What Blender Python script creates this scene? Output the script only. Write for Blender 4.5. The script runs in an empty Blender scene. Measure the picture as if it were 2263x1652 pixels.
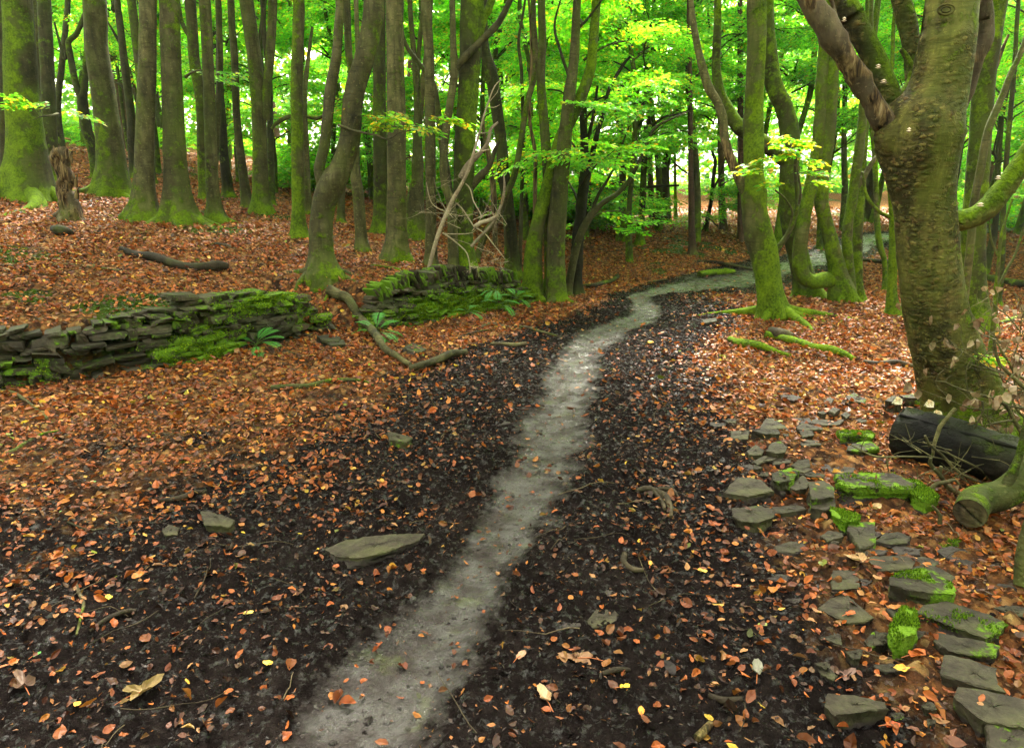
import bpy, math, random
import numpy as np
from mathutils import Vector

# ------------------------------------------------------------------ camera, world, sun, exposure
SC = bpy.context.scene
COL = SC.collection
R = math.radians
CAM_H = 1.55
PITCH = 14.71
FPX = 1508.0            # focal length in pixels of a 2262 px wide picture (24 mm on 36 mm)
cam_data = bpy.data.cameras.new('camera')
cam_data.lens = 24.0
cam_data.sensor_width = 36.0
cam_data.clip_start = 0.05
cam_data.clip_end = 1000
cam = bpy.data.objects.new('camera', cam_data)
COL.objects.link(cam)
cam.location = (0, 0, CAM_H)
cam.rotation_euler = (R(90 - PITCH), 0, 0)
SC.camera = cam

SUN_EL, SUN_AZ = 52.0, 6.0       # sun high, ahead of the camera behind the leaves, veiled
world = bpy.data.worlds.new("World")
SC.world = world
world.use_nodes = True
wt = world.node_tree
wt.nodes.clear()
sky = wt.nodes.new('ShaderNodeTexSky')
sky.sky_type = 'NISHITA'
sky.sun_disc = False
sky.sun_elevation = R(SUN_EL)
sky.sun_rotation = R(SUN_AZ)
sky.air_density = 1.6
sky.dust_density = 4.0
sky.ozone_density = 0.6
bg = wt.nodes.new('ShaderNodeBackground')
bg.inputs['Strength'].default_value = 0.15
wo = wt.nodes.new('ShaderNodeOutputWorld')
veil = wt.nodes.new('ShaderNodeHueSaturation')     # thin high cloud takes most of the blue out
veil.inputs['Saturation'].default_value = .12
warm = wt.nodes.new('ShaderNodeMix'); warm.data_type = 'RGBA'; warm.blend_type = 'MULTIPLY'; warm.inputs[0].default_value = 1.0; warm.inputs[7].default_value = (1.0, .94, .82, 1)
wt.links.new(sky.outputs[0], veil.inputs['Color'])
wt.links.new(veil.outputs[0], warm.inputs[6])
wt.links.new(warm.outputs[2], bg.inputs[0])
wt.links.new(bg.outputs[0], wo.inputs[0])
sun_data = bpy.data.lights.new('sun', 'SUN')
sun_data.energy = 5.0
sun_data.angle = R(14)
sun_data.color = (1.0, 0.95, 0.84)
sun = bpy.data.objects.new('sun', sun_data)
COL.objects.link(sun)
sun.rotation_euler = (-R(90 - SUN_EL), 0, -R(SUN_AZ))
SC.view_settings.view_transform = 'Standard'
SC.view_settings.look = 'None'
SC.view_settings.gamma = 1.0
SC.view_settings.use_curve_mapping = False
SC.view_settings.exposure = 3.12
SC.cycles.max_bounces = 7
SC.cycles.diffuse_bounces = 4
SC.cycles.transmission_bounces = 5
SC.cycles.glossy_bounces = 3
SC.cycles.use_denoising = True
SC.cycles.sample_clamp_indirect = 6.0

# ------------------------------------------------------------------ numeric helpers
rng = np.random.default_rng(7)
random.seed(7)

def hash3(ix, iy, iz, seed):
    h = (ix.astype(np.int64) * 374761393 + iy.astype(np.int64) * 668265263 + iz.astype(np.int64) * 1274126177 + seed * 9176117) & 0xffffffff
    h = ((h ^ (h >> 13)) * 1274126177) & 0xffffffff
    h = ((h ^ (h >> 16)) * 2246822519) & 0xffffffff
    return ((h ^ (h >> 15)) & 0xffffff) / float(0xffffff)

def vnoise3(p, seed=0):
    f = np.floor(p); t = p - f; t = t * t * t * (t * (t * 6 - 15) + 10)
    i = f.astype(np.int64); x, y, z = i[:, 0], i[:, 1], i[:, 2]
    out = 0
    for dx in (0, 1):
        wx = t[:, 0] if dx else 1 - t[:, 0]
        for dy in (0, 1):
            wy = t[:, 1] if dy else 1 - t[:, 1]
            for dz in (0, 1):
                wz = t[:, 2] if dz else 1 - t[:, 2]
                out = out + hash3(x + dx, y + dy, z + dz, seed) * wx * wy * wz
    return out * 2 - 1

def vnoise2(x, y, seed=0):
    fx = np.floor(x); fy = np.floor(y); tx = x - fx; ty = y - fy
    tx = tx * tx * tx * (tx * (tx * 6 - 15) + 10); ty = ty * ty * ty * (ty * (ty * 6 - 15) + 10)
    ix = fx.astype(np.int64); iy = fy.astype(np.int64); z = np.zeros_like(ix)
    a = hash3(ix, iy, z, seed); b = hash3(ix + 1, iy, z, seed)
    c = hash3(ix, iy + 1, z, seed); d = hash3(ix + 1, iy + 1, z, seed)
    return ((a * (1 - tx) + b * tx) * (1 - ty) + (c * (1 - tx) + d * tx) * ty) * 2 - 1

def fbm2(x, y, f, octv, seed=0, gain=.5):
    o = 0; a = 1; s = 0
    for k in range(octv):
        o = o + a * vnoise2(x * f + 13.7 * k, y * f - 7.3 * k, seed + k); s += a; a *= gain; f *= 2.03
    return o / s

def fbm3(p, f, octv, seed=0, gain=.5):
    o = 0; a = 1; s = 0
    for k in range(octv):
        o = o + a * vnoise3(p * f + 11.3 * k, seed + k); s += a; a *= gain; f = f * 2.03
    return o / s

def sstep(a, b, x):
    t = np.clip((x - a) / (b - a), 0, 1)
    return t * t * (3 - 2 * t)

CP, SP = math.cos(R(PITCH)), math.sin(R(PITCH))
def rdir(u, v):
    a = (u - 1131) / FPX; b = (826 - v) / FPX
    return np.array([a, CP + b * SP, -SP + b * CP])
def px(u, v, Y):                 # where the sight line through a photo pixel meets the vertical plane y = Y
    d = rdir(u, v); return np.array([0, 0, CAM_H]) + d * (Y / d[1])
def pz(u, v, z):                 # ... meets the level z
    d = rdir(u, v); return np.array([0, 0, CAM_H]) + d * ((z - CAM_H) / d[2])

# ------------------------------------------------------------------ the lie of the land
FARC = [px(1420, 535, 17), px(1530, 566, 15.2), px(1440, 500, 21), px(1560, 512, 20), px(1300, 470, 26), px(1700, 470, 26),
        px(1930, 478, 25), px(2230, 530, 17), px(2350, 560, 15), px(1131, 425, 50), px(2000, 430, 50), px(1600, 420, 50),
        (60, 40, 2), (60, 120, 4), (0, 120, 4), (-60, 120, 9), (0, 220, 5), (120, 220, 6), (60, 0, -1), (30, 8, -.3), (8, -12, 0), (-8, -12, .1)]
LOWC = FARC + [(-5, 0, .02), (-4, 3, .02), (-2, 2, 0), (0, 2, 0), (2, 2, 0.02), (-2, 5, 0), (0, 5, 0), (0, 8, -.02), (1, 11, 0), (2, 5, 0), (3, 8, 0.03),
        (4, 11, -.02), (-1, 7, 0), (-4, 5, 0.03), (3, 3, .03), (5, 4, -.05), (5, 7, -.12), (8, 8, -.2), (7, 11, -.15), (2.5, 13, 0), (10, 14, 0),
        (6.2, 14.5, 0), (-8, 6, .05), (-14, 8, .3), (-20, 20, 1.5), (-6, 12, .3), (-60, 40, 5), (-30, -5, 0), (4.4, 9.3, .14)]
HIGHC = FARC + [(-12, 3, .9), (-7, 3.5, .55), px(-30, 765, 5.3), px(150, 728, 5.7), px(400, 678, 6.4), px(690, 672, 7.4), px(820, 640, 7.9), px(1000, 612, 8.8), px(1170, 632, 9.9),
         px(62, 436, 11), px(250, 432, 12.5), px(318, 490, 10.4), px(392, 490, 10.4), px(476, 492, 11), px(577, 470, 12.6), px(662, 523, 10),
         px(715, 608, 8.4), px(800, 556, 10.2), px(840, 516, 12.6), px(876, 577, 9.8), px(952, 592, 9.6), px(1025, 603, 9.5), px(1130, 574, 11.2),
         px(1178, 600, 10.4), px(1229, 610, 10.4), px(0, 358, 19), px(150, 332, 24), px(430, 345, 25), px(650, 400, 22), px(900, 440, 22), px(1100, 490, 17),
         px(300, 300, 45), px(-300, 330, 25), px(-400, 420, 12), (-60, 40, 9), (3, 13.3, .02), (5, 12, 0), (2.2, 11.6, .06), (10, 8, 0)]

class TPS:
    def __init__(s, pts):
        P = np.array([tuple(p) for p in pts], float); s.c = P[:, :2] / 10; n = len(P)
        d2 = ((s.c[:, None] - s.c[None]) ** 2).sum(-1)
        K = np.where(d2 > 0, .5 * d2 * np.log(d2 + 1e-20), 0) + np.eye(n) * 2e-3
        A = np.zeros((n + 3, n + 3)); A[:n, :n] = K; A[:n, n] = 1; A[:n, n + 1:] = s.c; A[n, :n] = 1; A[n + 1:, :n] = s.c.T
        b = np.zeros(n + 3); b[:n] = P[:, 2]; s.w = np.linalg.solve(A, b)
    def __call__(s, x, y):
        x = np.asarray(x, float) / 10; y = np.asarray(y, float) / 10; n = len(s.c)
        o = s.w[n] + s.w[n + 1] * x + s.w[n + 2] * y
        for i in range(n):
            d2 = (x - s.c[i, 0]) ** 2 + (y - s.c[i, 1]) ** 2
            o = o + s.w[i] * .5 * d2 * np.log(d2 + 1e-20)
        return o
LOW, HIGH = TPS(LOWC), TPS(HIGHC)

def polydist(x, y, P):           # signed distance (+ left of travel), arc fraction index
    best = np.full(x.shape, 1e9); sg = np.ones(x.shape); par = np.zeros(x.shape)
    for i in range(len(P) - 1):
        ax, ay = P[i][0], P[i][1]; bx, by = P[i + 1][0], P[i + 1][1]
        dx, dy = bx - ax, by - ay; L = dx * dx + dy * dy
        t = np.clip(((x - ax) * dx + (y - ay) * dy) / L, 0, 1)
        qx, qy = ax + t * dx, ay + t * dy
        d = np.hypot(x - qx, y - qy); m = d < best
        best = np.where(m, d, best)
        sg = np.where(m, np.sign(dx * (y - ay) - dy * (x - ax)), sg); par = np.where(m, i + t, par)
    return best * sg, par

WB = [(-16, 2.4), (-8, 4.2)] + [tuple(pz(u, v, 0)[:2]) for u, v in ((-60, 876), (80, 860), (300, 830), (440, 806), (600, 770), (690, 745), (820, 737), (900, 724), (1000, 701), (1100, 684), (1170, 672), (1262, 640))] + [(2.6, 12.6), (6, 16), (12, 22), (40, 40)]
WW = np.array([.5, .3, .16, .16, .16, .16, .16, .5, .25, .16, .16, .16, .35, 1.2, 3, 3, 3, 3])
PATH = [(-3.4, -6, .45), (-1.6, -1, .4)]
for v, l, r_ in ((1652, 610, 930), (1500, 745, 1015), (1400, 835, 1065), (1300, 935, 1115), (1200, 1005, 1190), (1100, 1080, 1235), (1000, 1115, 1290), (900, 1165, 1312), (800, 1212, 1325),
                 (760, 1240, 1338), (730, 1295, 1400), (710, 1360, 1452), (690, 1398, 1466), (670, 1396, 1448), (655, 1384, 1430), (640, 1420, 1500), (620, 1500, 1640), (603, 1620, 1745), (592, 1720, 1800), (576, 1810, 1890), (562, 1880, 1970)):
    a, b = pz(l, v, 0), pz(r_, v, 0); PATH.append(((a[0] + b[0]) / 2, (a[1] + b[1]) / 2, min(np.hypot(*(a - b)[:2]) / 2, .75)))
PATH.append((20, 21, .7))
PHW = np.array([p[2] for p in PATH])

def hmacro(x, y):
    x = np.asarray(x, float); y = np.asarray(y, float)
    d, par = polydist(x, y, WB)
    w = np.interp(par, np.arange(len(WB)), WW)
    k = sstep(.10, .10 + w * 1.6, d)
    return LOW(x, y) * (1 - k) + HIGH(x, y) * k
def masks(x, y):
    dp, pp = polydist(x, y, PATH); dp = np.abs(dp); hw = np.interp(pp, np.arange(len(PATH)), PHW)
    e = dp / hw + .75 * fbm2(x, y, 2.8, 6, 5, .68)
    path = (1 - sstep(.28, 1.35, e)) * (1 - .45 * sstep(11.5, 14, y))
    db, _ = polydist(x, y, WB)
    out = dp - hw
    big = fbm2(x, y, .55, 3, 21); med = fbm2(x, y, 1.9, 3, 31)
    cov = .15 + .50 * sstep(.1, 2.2, out)
    left = (x < 0) | (db > -3)
    near = 1 - sstep(3.5, 7.5, y)
    cov = cov + .45 * (1 - near) * sstep(.5, 1.3, out)
    cov = np.where(x > 0.3, cov + .28 * sstep(.9, 1.5, out) , cov)
    cov = cov + .8 * sstep(-1.5, -.35, db) * sstep(.1, .5, out)
    cov = cov + .25 * sstep(-3.2, -1.2, db) * sstep(.6, 1.6, out)
    cov = cov * (1 + .5 * big + .4 * med)
    cov = np.where(db > 0, .93 + .14 * big, cov)
    far = sstep(12, 15, y); cov = np.maximum(cov, far * (.8 + .2 * big) * sstep(.0, .5, out))
    cov = cov * (.25 + .75 * sstep(-.1, .4, out)) * sstep(-.25, .0, out) + .055
    # mossy bare patches on the bank
    mossp = sstep(.10, .45, fbm2(x + 3, y, .8, 4, 77) + .35 * np.exp(-((x + 3.6) ** 2 / 1.6 + (y - 6.4) ** 2 / .3)) * 2 - .12) * (db > .2)
    cov = cov - .5 * mossp
    return np.clip(path, 0, 1), np.clip(cov, 0.02, 1), np.clip(mossp, 0, 1), out
def hmicro(x, y, path=None):
    if path is None: path = masks(x, y)[0]
    n1 = fbm2(x, y, 3.1, 3, 3); n2 = fbm2(x, y, 15, 4, 9, .65); n3 = np.abs(fbm2(x, y, 7, 4, 15, .6)); n4 = np.abs(fbm2(x + .04 * n2, y, 21, 2, 25, .7))
    rough = .030 * n1 + .026 * n2 - .036 * n3 + .018 * n4 + .004
    return rough * (1 - .86 * np.clip(path * 1.5, 0, 1)) - .026 * path
def ground(x, y):
    x = np.atleast_1d(np.asarray(x, float)); y = np.atleast_1d(np.asarray(y, float))
    return hmacro(x, y) + hmicro(x, y)
def gz(x, y): return float(ground([x], [y])[0])
_YS = np.concatenate([np.linspace(1.2, 12, 1500), np.linspace(12, 60, 1500)])
def ghit(u, v):
    d = rdir(u, v); X = d[0] / d[1] * _YS; Z = CAM_H + d[2] / d[1] * _YS
    h = hmacro(X, _YS); k = np.argmax(Z < h)
    if not (Z < h).any(): k = len(_YS) - 1
    return np.array([X[k], _YS[k], h[k]])

# ------------------------------------------------------------------ mesh collector
class MB:
    def __init__(s): s.v = []; s.f = {}; s.c = []; s.n = 0
    def add(s, V, F, C=None):
        V = np.asarray(V, float)
        for fa in (F if isinstance(F, list) else [F]):
            fa = np.asarray(fa, np.int64)
            if len(fa): s.f.setdefault(fa.shape[1], []).append(fa + s.n)
        s.v.append(V)
        if C is None: C = np.zeros((len(V), 4))
        C = np.asarray(C, float)
        if C.ndim == 1: C = np.tile(C, (len(V), 1))
        s.c.append(C); s.n += len(V)
    def mesh(s, name, mat, smooth=True):
        me = bpy.data.meshes.new(name)
        V = np.concatenate(s.v); C = np.concatenate(s.c)
        me.vertices.add(len(V)); me.vertices.foreach_set('co', V.astype(np.float32).ravel())
        loops = []; starts = []; tot = []; p = 0
        for k, fl in s.f.items():
            fa = np.concatenate(fl); loops.append(fa.ravel()); starts.append(p + np.arange(len(fa)) * k); tot.append(np.full(len(fa), k)); p += fa.size
        loops = np.concatenate(loops); starts = np.concatenate(starts); tot = np.concatenate(tot)
        me.loops.add(len(loops)); me.loops.foreach_set('vertex_index', loops.astype(np.int32))
        me.polygons.add(len(starts)); me.polygons.foreach_set('loop_start', starts.astype(np.int32)); me.polygons.foreach_set('loop_total', tot.astype(np.int32))
        me.polygons.foreach_set('use_smooth', np.full(len(starts), smooth))
        me.update(calc_edges=True); me.validate()
        at = me.color_attributes.new('col', 'FLOAT_COLOR', 'POINT'); at.data.foreach_set('color', C.astype(np.float32).ravel())
        me.materials.append(mat)
        return me
    def build(s, name, mat, parent=None, smooth=True):
        if not s.n: return None
        if parent is not None:
            off = np.array(parent.location); s.v = [a - off for a in s.v]
        o = bpy.data.objects.new(name, s.mesh(name, mat, smooth)); COL.objects.link(o)
        if parent is not None: o.parent = parent
        return o

def tag(o, label=None, cat=None, group=None, kind=None):
    if label: o['label'] = label
    if cat: o['category'] = cat
    if group: o['group'] = group
    if kind: o['kind'] = kind
    return o
def thing(name, loc, label, cat, group=None):
    o = bpy.data.objects.new(name, None); COL.objects.link(o); o.location = tuple(float(a) for a in loc); o.empty_display_size = .1
    return tag(o, label, cat, group)
def single(mb, name, mat, label, cat, group=None, smooth=True, kind=None):   # one-mesh thing with its origin at its base
    V = np.concatenate(mb.v); c = (V.min(0) + V.max(0)) / 2; c[2] = V[:, 2].min()
    mb.v = [a - c for a in mb.v]
    o = mb.build(name, mat, None, smooth); o.location = c
    return tag(o, label, cat, group, kind)

def crom(P, n):                  # Catmull-Rom resample of rows
    P = np.asarray(P, float)
    if len(P) < 3:
        t = np.linspace(0, 1, n)[:, None]; return P[0] * (1 - t) + P[-1] * t
    Q = np.vstack([2 * P[0] - P[1], P, 2 * P[-1] - P[-2]])
    seg = np.linalg.norm(np.diff(P[:, :3], axis=0), axis=1); cum = np.r_[0, np.cumsum(seg)]
    s = np.linspace(0, cum[-1], n); i = np.clip(np.searchsorted(cum, s, 'right') - 1, 0, len(seg) - 1); t = ((s - cum[i]) / seg[i])[:, None]
    a, b, c, d = Q[i], Q[i + 1], Q[i + 2], Q[i + 3]
    return .5 * ((2 * b) + (-a + c) * t + (2 * a - 5 * b + 4 * c - d) * t ** 2 + (-a + 3 * b - 3 * c + d) * t ** 3)

def tube(mb, P, rad, nseg=12, step=None, lump=.06, lf=3., fine=0., seed=0, col=None, colfn=None, cap0=True, cap1=True, shapefn=None, capcol=None):
    P = np.asarray(P, float); rad = np.asarray(rad, float)
    Q = np.column_stack([P, rad]); L = np.linalg.norm(np.diff(P, axis=0), axis=1).sum()
    if step is None: step = max(.012, float(rad.mean()) * .9)
    n = int(max(len(P) + 1, min(400, L / step))) + 1
    Q = crom(Q, n); C = Q[:, :3]; rr = np.maximum(Q[:, 3], 1e-4)
    T = np.gradient(C, axis=0); T /= np.linalg.norm(T, axis=1)[:, None] + 1e-12
    ref = np.array([1., 0, 0]) if abs(T[0][0]) < .8 else np.array([0, 1., 0])
    A = np.zeros_like(C); a = ref - T[0] * ref.dot(T[0]); A[0] = a / np.linalg.norm(a)
    for i in range(1, n):
        a = A[i - 1] - T[i] * A[i - 1].dot(T[i]); A[i] = a / (np.linalg.norm(a) + 1e-12)
    B = np.cross(T, A)
    th = np.arange(nseg) * 2 * np.pi / nseg
    N = A[:, None] * np.cos(th)[None, :, None] + B[:, None] * np.sin(th)[None, :, None]
    r = rr[:, None] * np.ones(nseg)[None]
    s = np.linspace(0, L, n)
    if shapefn is not None: r = r * shapefn(s[:, None], th[None], N)
    V = C[:, None] + N * r[..., None]
    if lump or fine:
        F = V.reshape(-1, 3); rm = float(rr.mean())
        d = lump * fbm3(F + seed * 3.3, lf, 3, seed).reshape(n, nseg)
        if fine: d = d + fine * fbm3(F * np.array([1, 1, 1.6]) + seed, 14, 3, seed + 5).reshape(n, nseg)
        V = V + N * (r * d)[..., None]
    V = V.reshape(-1, 3)
    if colfn is not None: cc = colfn(V, N.reshape(-1, 3), np.repeat(s, nseg), np.repeat(rr, nseg))
    else: cc = np.tile(np.array(col if col is not None else (0, .5, 0, 1), float), (len(V), 1))
    idx = np.arange(n * nseg).reshape(n, nseg); nx = np.roll(idx, -1, axis=1)
    F = np.stack([idx[:-1], nx[:-1], nx[1:], idx[1:]], -1).reshape(-1, 4)
    mb.add(V, F, cc)
    for on, ring, ctr, t, sgn in ((cap0, 0, C[0], T[0], -1), (cap1, n - 1, C[-1], T[-1], 1)):
        if not on: continue
        rv = V[ring * nseg:(ring + 1) * nseg]; cv = np.vstack([rv, ctr + sgn * t * rr[ring] * .15])
        i = np.arange(nseg); j = (i + 1) % nseg
        f = np.stack([i, j, np.full(nseg, nseg)], -1) if sgn > 0 else np.stack([j, i, np.full(nseg, nseg)], -1)
        c2 = np.vstack([cc[ring * nseg:(ring + 1) * nseg], cc[ring * nseg]])
        if capcol is not None: c2[:] = capcol
        mb.add(cv, f, c2)
    return C

def wiggle(P, amp, seed, n=8):
    r = np.random.default_rng(seed); Q = crom(P, n); L = np.linalg.norm(Q[-1] - Q[0])
    w = np.cumsum(r.normal(0, amp * L / n, Q.shape), 0); w -= np.linspace(0, 1, n)[:, None] * w[-1]
    return Q + w

# ------------------------------------------------------------------ materials
class NT:
    def __init__(s, name):
        s.m = bpy.data.materials.new(name); s.m.use_nodes = True; s.t = s.m.node_tree; s.t.nodes.clear()
        s.out = s.n('ShaderNodeOutputMaterial')
    def n(s, ty, **k):
        x = s.t.nodes.new(ty)
        for a, b in k.items(): setattr(x, a, b)
        return x
    def l(s, a, b): s.t.links.new(a, b)
    def sock(s, node, name, val):
        i = node.inputs[name]
        if hasattr(val, 'is_linked') or isinstance(val, bpy.types.NodeSocket): s.l(val, i)
        elif isinstance(val, (tuple, list)) and len(val) == 3 and i.type == 'RGBA': i.default_value = (*val, 1)
        else: i.default_value = val
    def obj(s, scale=(1, 1, 1)):
        c = s.n('ShaderNodeTexCoord'); m = s.n('ShaderNodeMapping'); s.l(c.outputs['Object'], m.inputs[0]); m.inputs['Scale'].default_value = scale
        return m.outputs[0]
    def noise(s, vec, scale, detail=4, rough=.55, dist=0.):
        x = s.n('ShaderNodeTexNoise'); s.l(vec, x.inputs['Vector']); x.inputs['Scale'].default_value = scale
        x.inputs['Detail'].default_value = detail; x.inputs['Roughness'].default_value = rough; x.inputs['Distortion'].default_value = dist
        return x.outputs['Fac']
    def vor(s, vec, scale, feat='F1'):
        x = s.n('ShaderNodeTexVoronoi'); x.feature = feat; s.l(vec, x.inputs['Vector']); x.inputs['Scale'].default_value = scale; return x
    def ramp(s, fac, stops, interp='LINEAR'):
        x = s.n('ShaderNodeValToRGB'); s.l(fac, x.inputs[0]); cr = x.color_ramp; cr.interpolation = interp
        while len(cr.elements) < len(stops): cr.elements.new(.5)
        for e, (p, c) in zip(cr.elements, stops):
            e.position = p; e.color = (*c, 1) if isinstance(c, (tuple, list)) else (c, c, c, 1)
        return x.outputs[0]
    def mix(s, fac, a, b, mode='MIX'):
        x = s.n('ShaderNodeMix', data_type='RGBA', blend_type=mode)
        for i, val in ((0, fac), (6, a), (7, b)):
            if isinstance(val, bpy.types.NodeSocket): s.l(val, x.inputs[i])
            elif isinstance(val, (tuple, list)): x.inputs[i].default_value = (*val, 1)
            else: x.inputs[i].default_value = val if i == 0 else (val, val, val, 1)
        return x.outputs[2]
    def math(s, op, a, b=0., c=None, clamp=False):
        x = s.n('ShaderNodeMath', operation=op, use_clamp=clamp)
        for i, val in ((0, a), (1, b), (2, c)):
            if val is None: continue
            if isinstance(val, bpy.types.NodeSocket): s.l(val, x.inputs[i])
            else: x.inputs[i].default_value = val
        return x.outputs[0]
    def attr(s):
        a = s.n('ShaderNodeAttribute'); a.attribute_name = 'col'; s.at = a
        sp = s.n('ShaderNodeSeparateColor'); s.l(a.outputs['Color'], sp.inputs[0])
        return a.outputs['Color'], sp.outputs[0], sp.outputs[1], sp.outputs[2]
    def bump(s, h, strength, dist):
        b = s.n('ShaderNodeBump'); s.l(h, b.inputs['Height']); b.inputs['Strength'].default_value = strength; b.inputs['Distance'].default_value = dist
        return b.outputs[0]
    def done(s, color, rough=.8, normal=None, spec=.5, shader=None):
        p = s.n('ShaderNodeBsdfPrincipled')
        for k, v in (('Base Color', color), ('Roughness', rough), ('Specular IOR Level', spec)): s.sock(p, k, v)
        if normal is not None: s.l(normal, p.inputs['Normal'])
        s.l(p.outputs[0], s.out.inputs[0]); s.p = p
        return s.m

def mat_bark(name, pale, mid, dark, moss=(.062, .135, .005), ring=.6, flake=0):
    # col: R moss cover, G lightness of the bark, B bare rotten wood
    s = NT(name); o = s.obj(); a, mo, tone, rot = s.attr()
    big = s.noise(s.obj((1, 1, .35)), 2.6, 5, .6); med = s.noise(s.obj((1, 1, .6)), 9, 5, .6); hor = s.noise(s.obj((1.3, 1.3, 7)), 5, 4, .55, .4); fine = s.noise(o, 60, 3, .6)
    streak = s.noise(s.obj((7, 7, .6)), 3, 4, .6)
    c = s.ramp(s.math('ADD', s.math('MULTIPLY', big, .55), s.math('MULTIPLY', med, .45)), [(.34, dark), (.5, mid), (.66, pale)])
    c = s.mix(s.math('MULTIPLY', s.ramp(streak, [(.5, 0.), (.68, 1.)]), .55), c, dark)
    c = s.mix(s.math('MULTIPLY', s.ramp(s.noise(o, 34, 3, .7), [(.60, 0.), (.66, 1.)]), .35), c, tuple(min(1, x * 1.9) for x in pale))
    c = s.mix(s.math('MULTIPLY', s.ramp(hor, [(.36, 1.), (.44, 0.)]), ring * .7), c, tuple(x * .5 for x in dark))
    tn = s.math('MULTIPLY_ADD', s.math('POWER', tone, 1.35), 1.25, .16)
    c = s.mix(1., c, s.ramp(tn, [(0., 0.), (1., 1.)]), 'MULTIPLY')
    if flake:      # plates of bark lifting off in patches
        wv = s.mix(.22, s.obj((1, 1, 1.9)), s.noise(o, 7, 5, .7)); vf = s.vor(wv, 26); sf = s.n('ShaderNodeSeparateColor'); s.l(vf.outputs['Color'], sf.inputs[0])
        fm = s.ramp(s.noise(s.obj((2.2, 2.2, .8)), 2.0, 4, .6), [(.44, 0.), (.56, 1.)])
        c = s.mix(s.math('MULTIPLY', fm, s.ramp(sf.outputs[0], [(.3, 0.), (.9, .9)])), c, (.20, .155, .045))
        c = s.mix(s.math('MULTIPLY', fm, s.ramp(sf.outputs[1], [(.6, 0.), (.95, .8)])), c, (.10, .048, .018))
        c = s.mix(s.math('MULTIPLY', fm, s.ramp(vf.outputs['Distance'], [(.30, 0.), (.50, .85)])), c, dark)
        fh = s.math('MULTIPLY', fm, s.math('MULTIPLY', s.ramp(vf.outputs['Distance'], [(.1, 1.), (.6, 0.)]), 1.0))
    # bare, rotten wood
    grain = s.noise(s.obj((16, 16, 1.6)), 2.2, 5, .65, .6)
    rc = s.ramp(grain, [(.36, (.005, .004, .003)), (.47, (.050, .030, .012)), (.58, (.155, .105, .045)), (.72, (.27, .21, .11))])
    c = s.mix(s.ramp(s.math('ADD', rot, s.math('MULTIPLY', s.math('SUBTRACT', med, .5), .9)), [(.45, 0.), (.55, 1.)]), c, rc)
    # thin algae film, then cushions of moss
    mn = s.noise(o, 7, 6, .68)
    film = s.ramp(s.math('ADD', mo, s.math('MULTIPLY', s.math('SUBTRACT', s.noise(s.obj((1, 1, .5)), 3.2, 5, .6), .5), 1.5)), [(.20, 0.), (.78, 1.)])
    c = s.mix(s.math('MULTIPLY', film, .8), c, s.mix(.72, c, (moss[0] * 1.05, moss[1] * .75, moss[2])))
    mf = s.ramp(s.math('ADD', mo, s.math('MULTIPLY', s.math('SUBTRACT', mn, .5), 2.4)), [(.50, 0.), (.78, 1.)])
    mc = s.mix(s.ramp(s.math('ADD', s.math('MULTIPLY', s.noise(o, 38, 4, .7), .6), s.math('MULTIPLY', s.noise(o, 4.5, 4, .6), .4)), [(.36, 0.), (.64, 1.)]), tuple(x * .32 for x in moss), (moss[0] * 2.4, moss[1] * 1.75, moss[2]))
    c = s.mix(mf, c, mc)
    h = s.math('ADD', s.math('MULTIPLY', hor, ring), s.math('ADD', s.math('MULTIPLY', med, .5), s.math('MULTIPLY', fine, .22)))
    h = s.math('ADD', h, s.math('MULTIPLY', mf, s.math('ADD', .3, s.math('MULTIPLY', s.noise(o, 90, 2, .7), 1.2))))
    h = s.math('ADD', h, s.math('MULTIPLY', rot, s.math('MULTIPLY', grain, 1.5)))
    if flake: h = s.math('ADD', h, fh)
    return s.done(c, s.math('MULTIPLY_ADD', mf, .2, .75), s.bump(h, .85, .022), .14)

M_BEECH = mat_bark('beech_bark', (.165, .145, .060), (.070, .063, .024), (.015, .0145, .006))
M_BIGBEECH = mat_bark('old_beech_bark', (.19, .175, .038), (.080, .076, .014), (.017, .016, .004), ring=.55, flake=1)
M_PINE = mat_bark('pine_bark', (.20, .11, .07), (.10, .05, .03), (.03, .018, .012), ring=.9)
M_PALEWOOD = mat_bark('pale_dead_wood', (.42, .34, .24), (.27, .21, .14), (.10, .075, .05), ring=.3)
M_DEADWOOD = mat_bark('dead_wood', (.15, .115, .065), (.07, .052, .028), (.018, .013, .008), ring=.3)
M_BLACKLOG = mat_bark('blackened_bark', (.018, .015, .009), (.0055, .005, .0035), (.002, .002, .0015), moss=(.018, .035, .006), ring=.3)

def mat_leafstuff(name, trans=.45, rough=.5, spec=.35, tint=(1, 1, 1), bump=True):
    s = NT(name); a, *_ = s.attr(); o = s.obj()
    c = s.mix(s.math('MULTIPLY', s.ramp(s.noise(o, 70, 3, .7), [(.5, 0.), (.7, 1.)]), .4), a, s.mix(1., a, (.35, .28, .25), 'MULTIPLY'))
    p = s.n('ShaderNodeBsdfPrincipled'); s.sock(p, 'Base Color', c); p.inputs['Roughness'].default_value = rough; p.inputs['Specular IOR Level'].default_value = spec
    if trans > 0:
        tr = s.n('ShaderNodeBsdfTranslucent'); s.l(s.mix(1., a, tint, 'MULTIPLY'), tr.inputs[0])
        mx = s.n('ShaderNodeMixShader'); mx.inputs[0].default_value = trans; s.l(p.outputs[0], mx.inputs[1]); s.l(tr.outputs[0], mx.inputs[2]); s.l(mx.outputs[0], s.out.inputs[0])
    else: s.l(p.outputs[0], s.out.inputs[0])
    return s.m
M_LEAF = mat_leafstuff('green_leaf', .6, .5, .35, (1.75, 1.75, .9))
M_DRYLEAF = mat_leafstuff('fallen_leaf', .15, .5, .28)
M_MOSS = mat_leafstuff('moss_tufts', .4, .9, .1, (1.3, 1.2, 1.))
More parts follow.
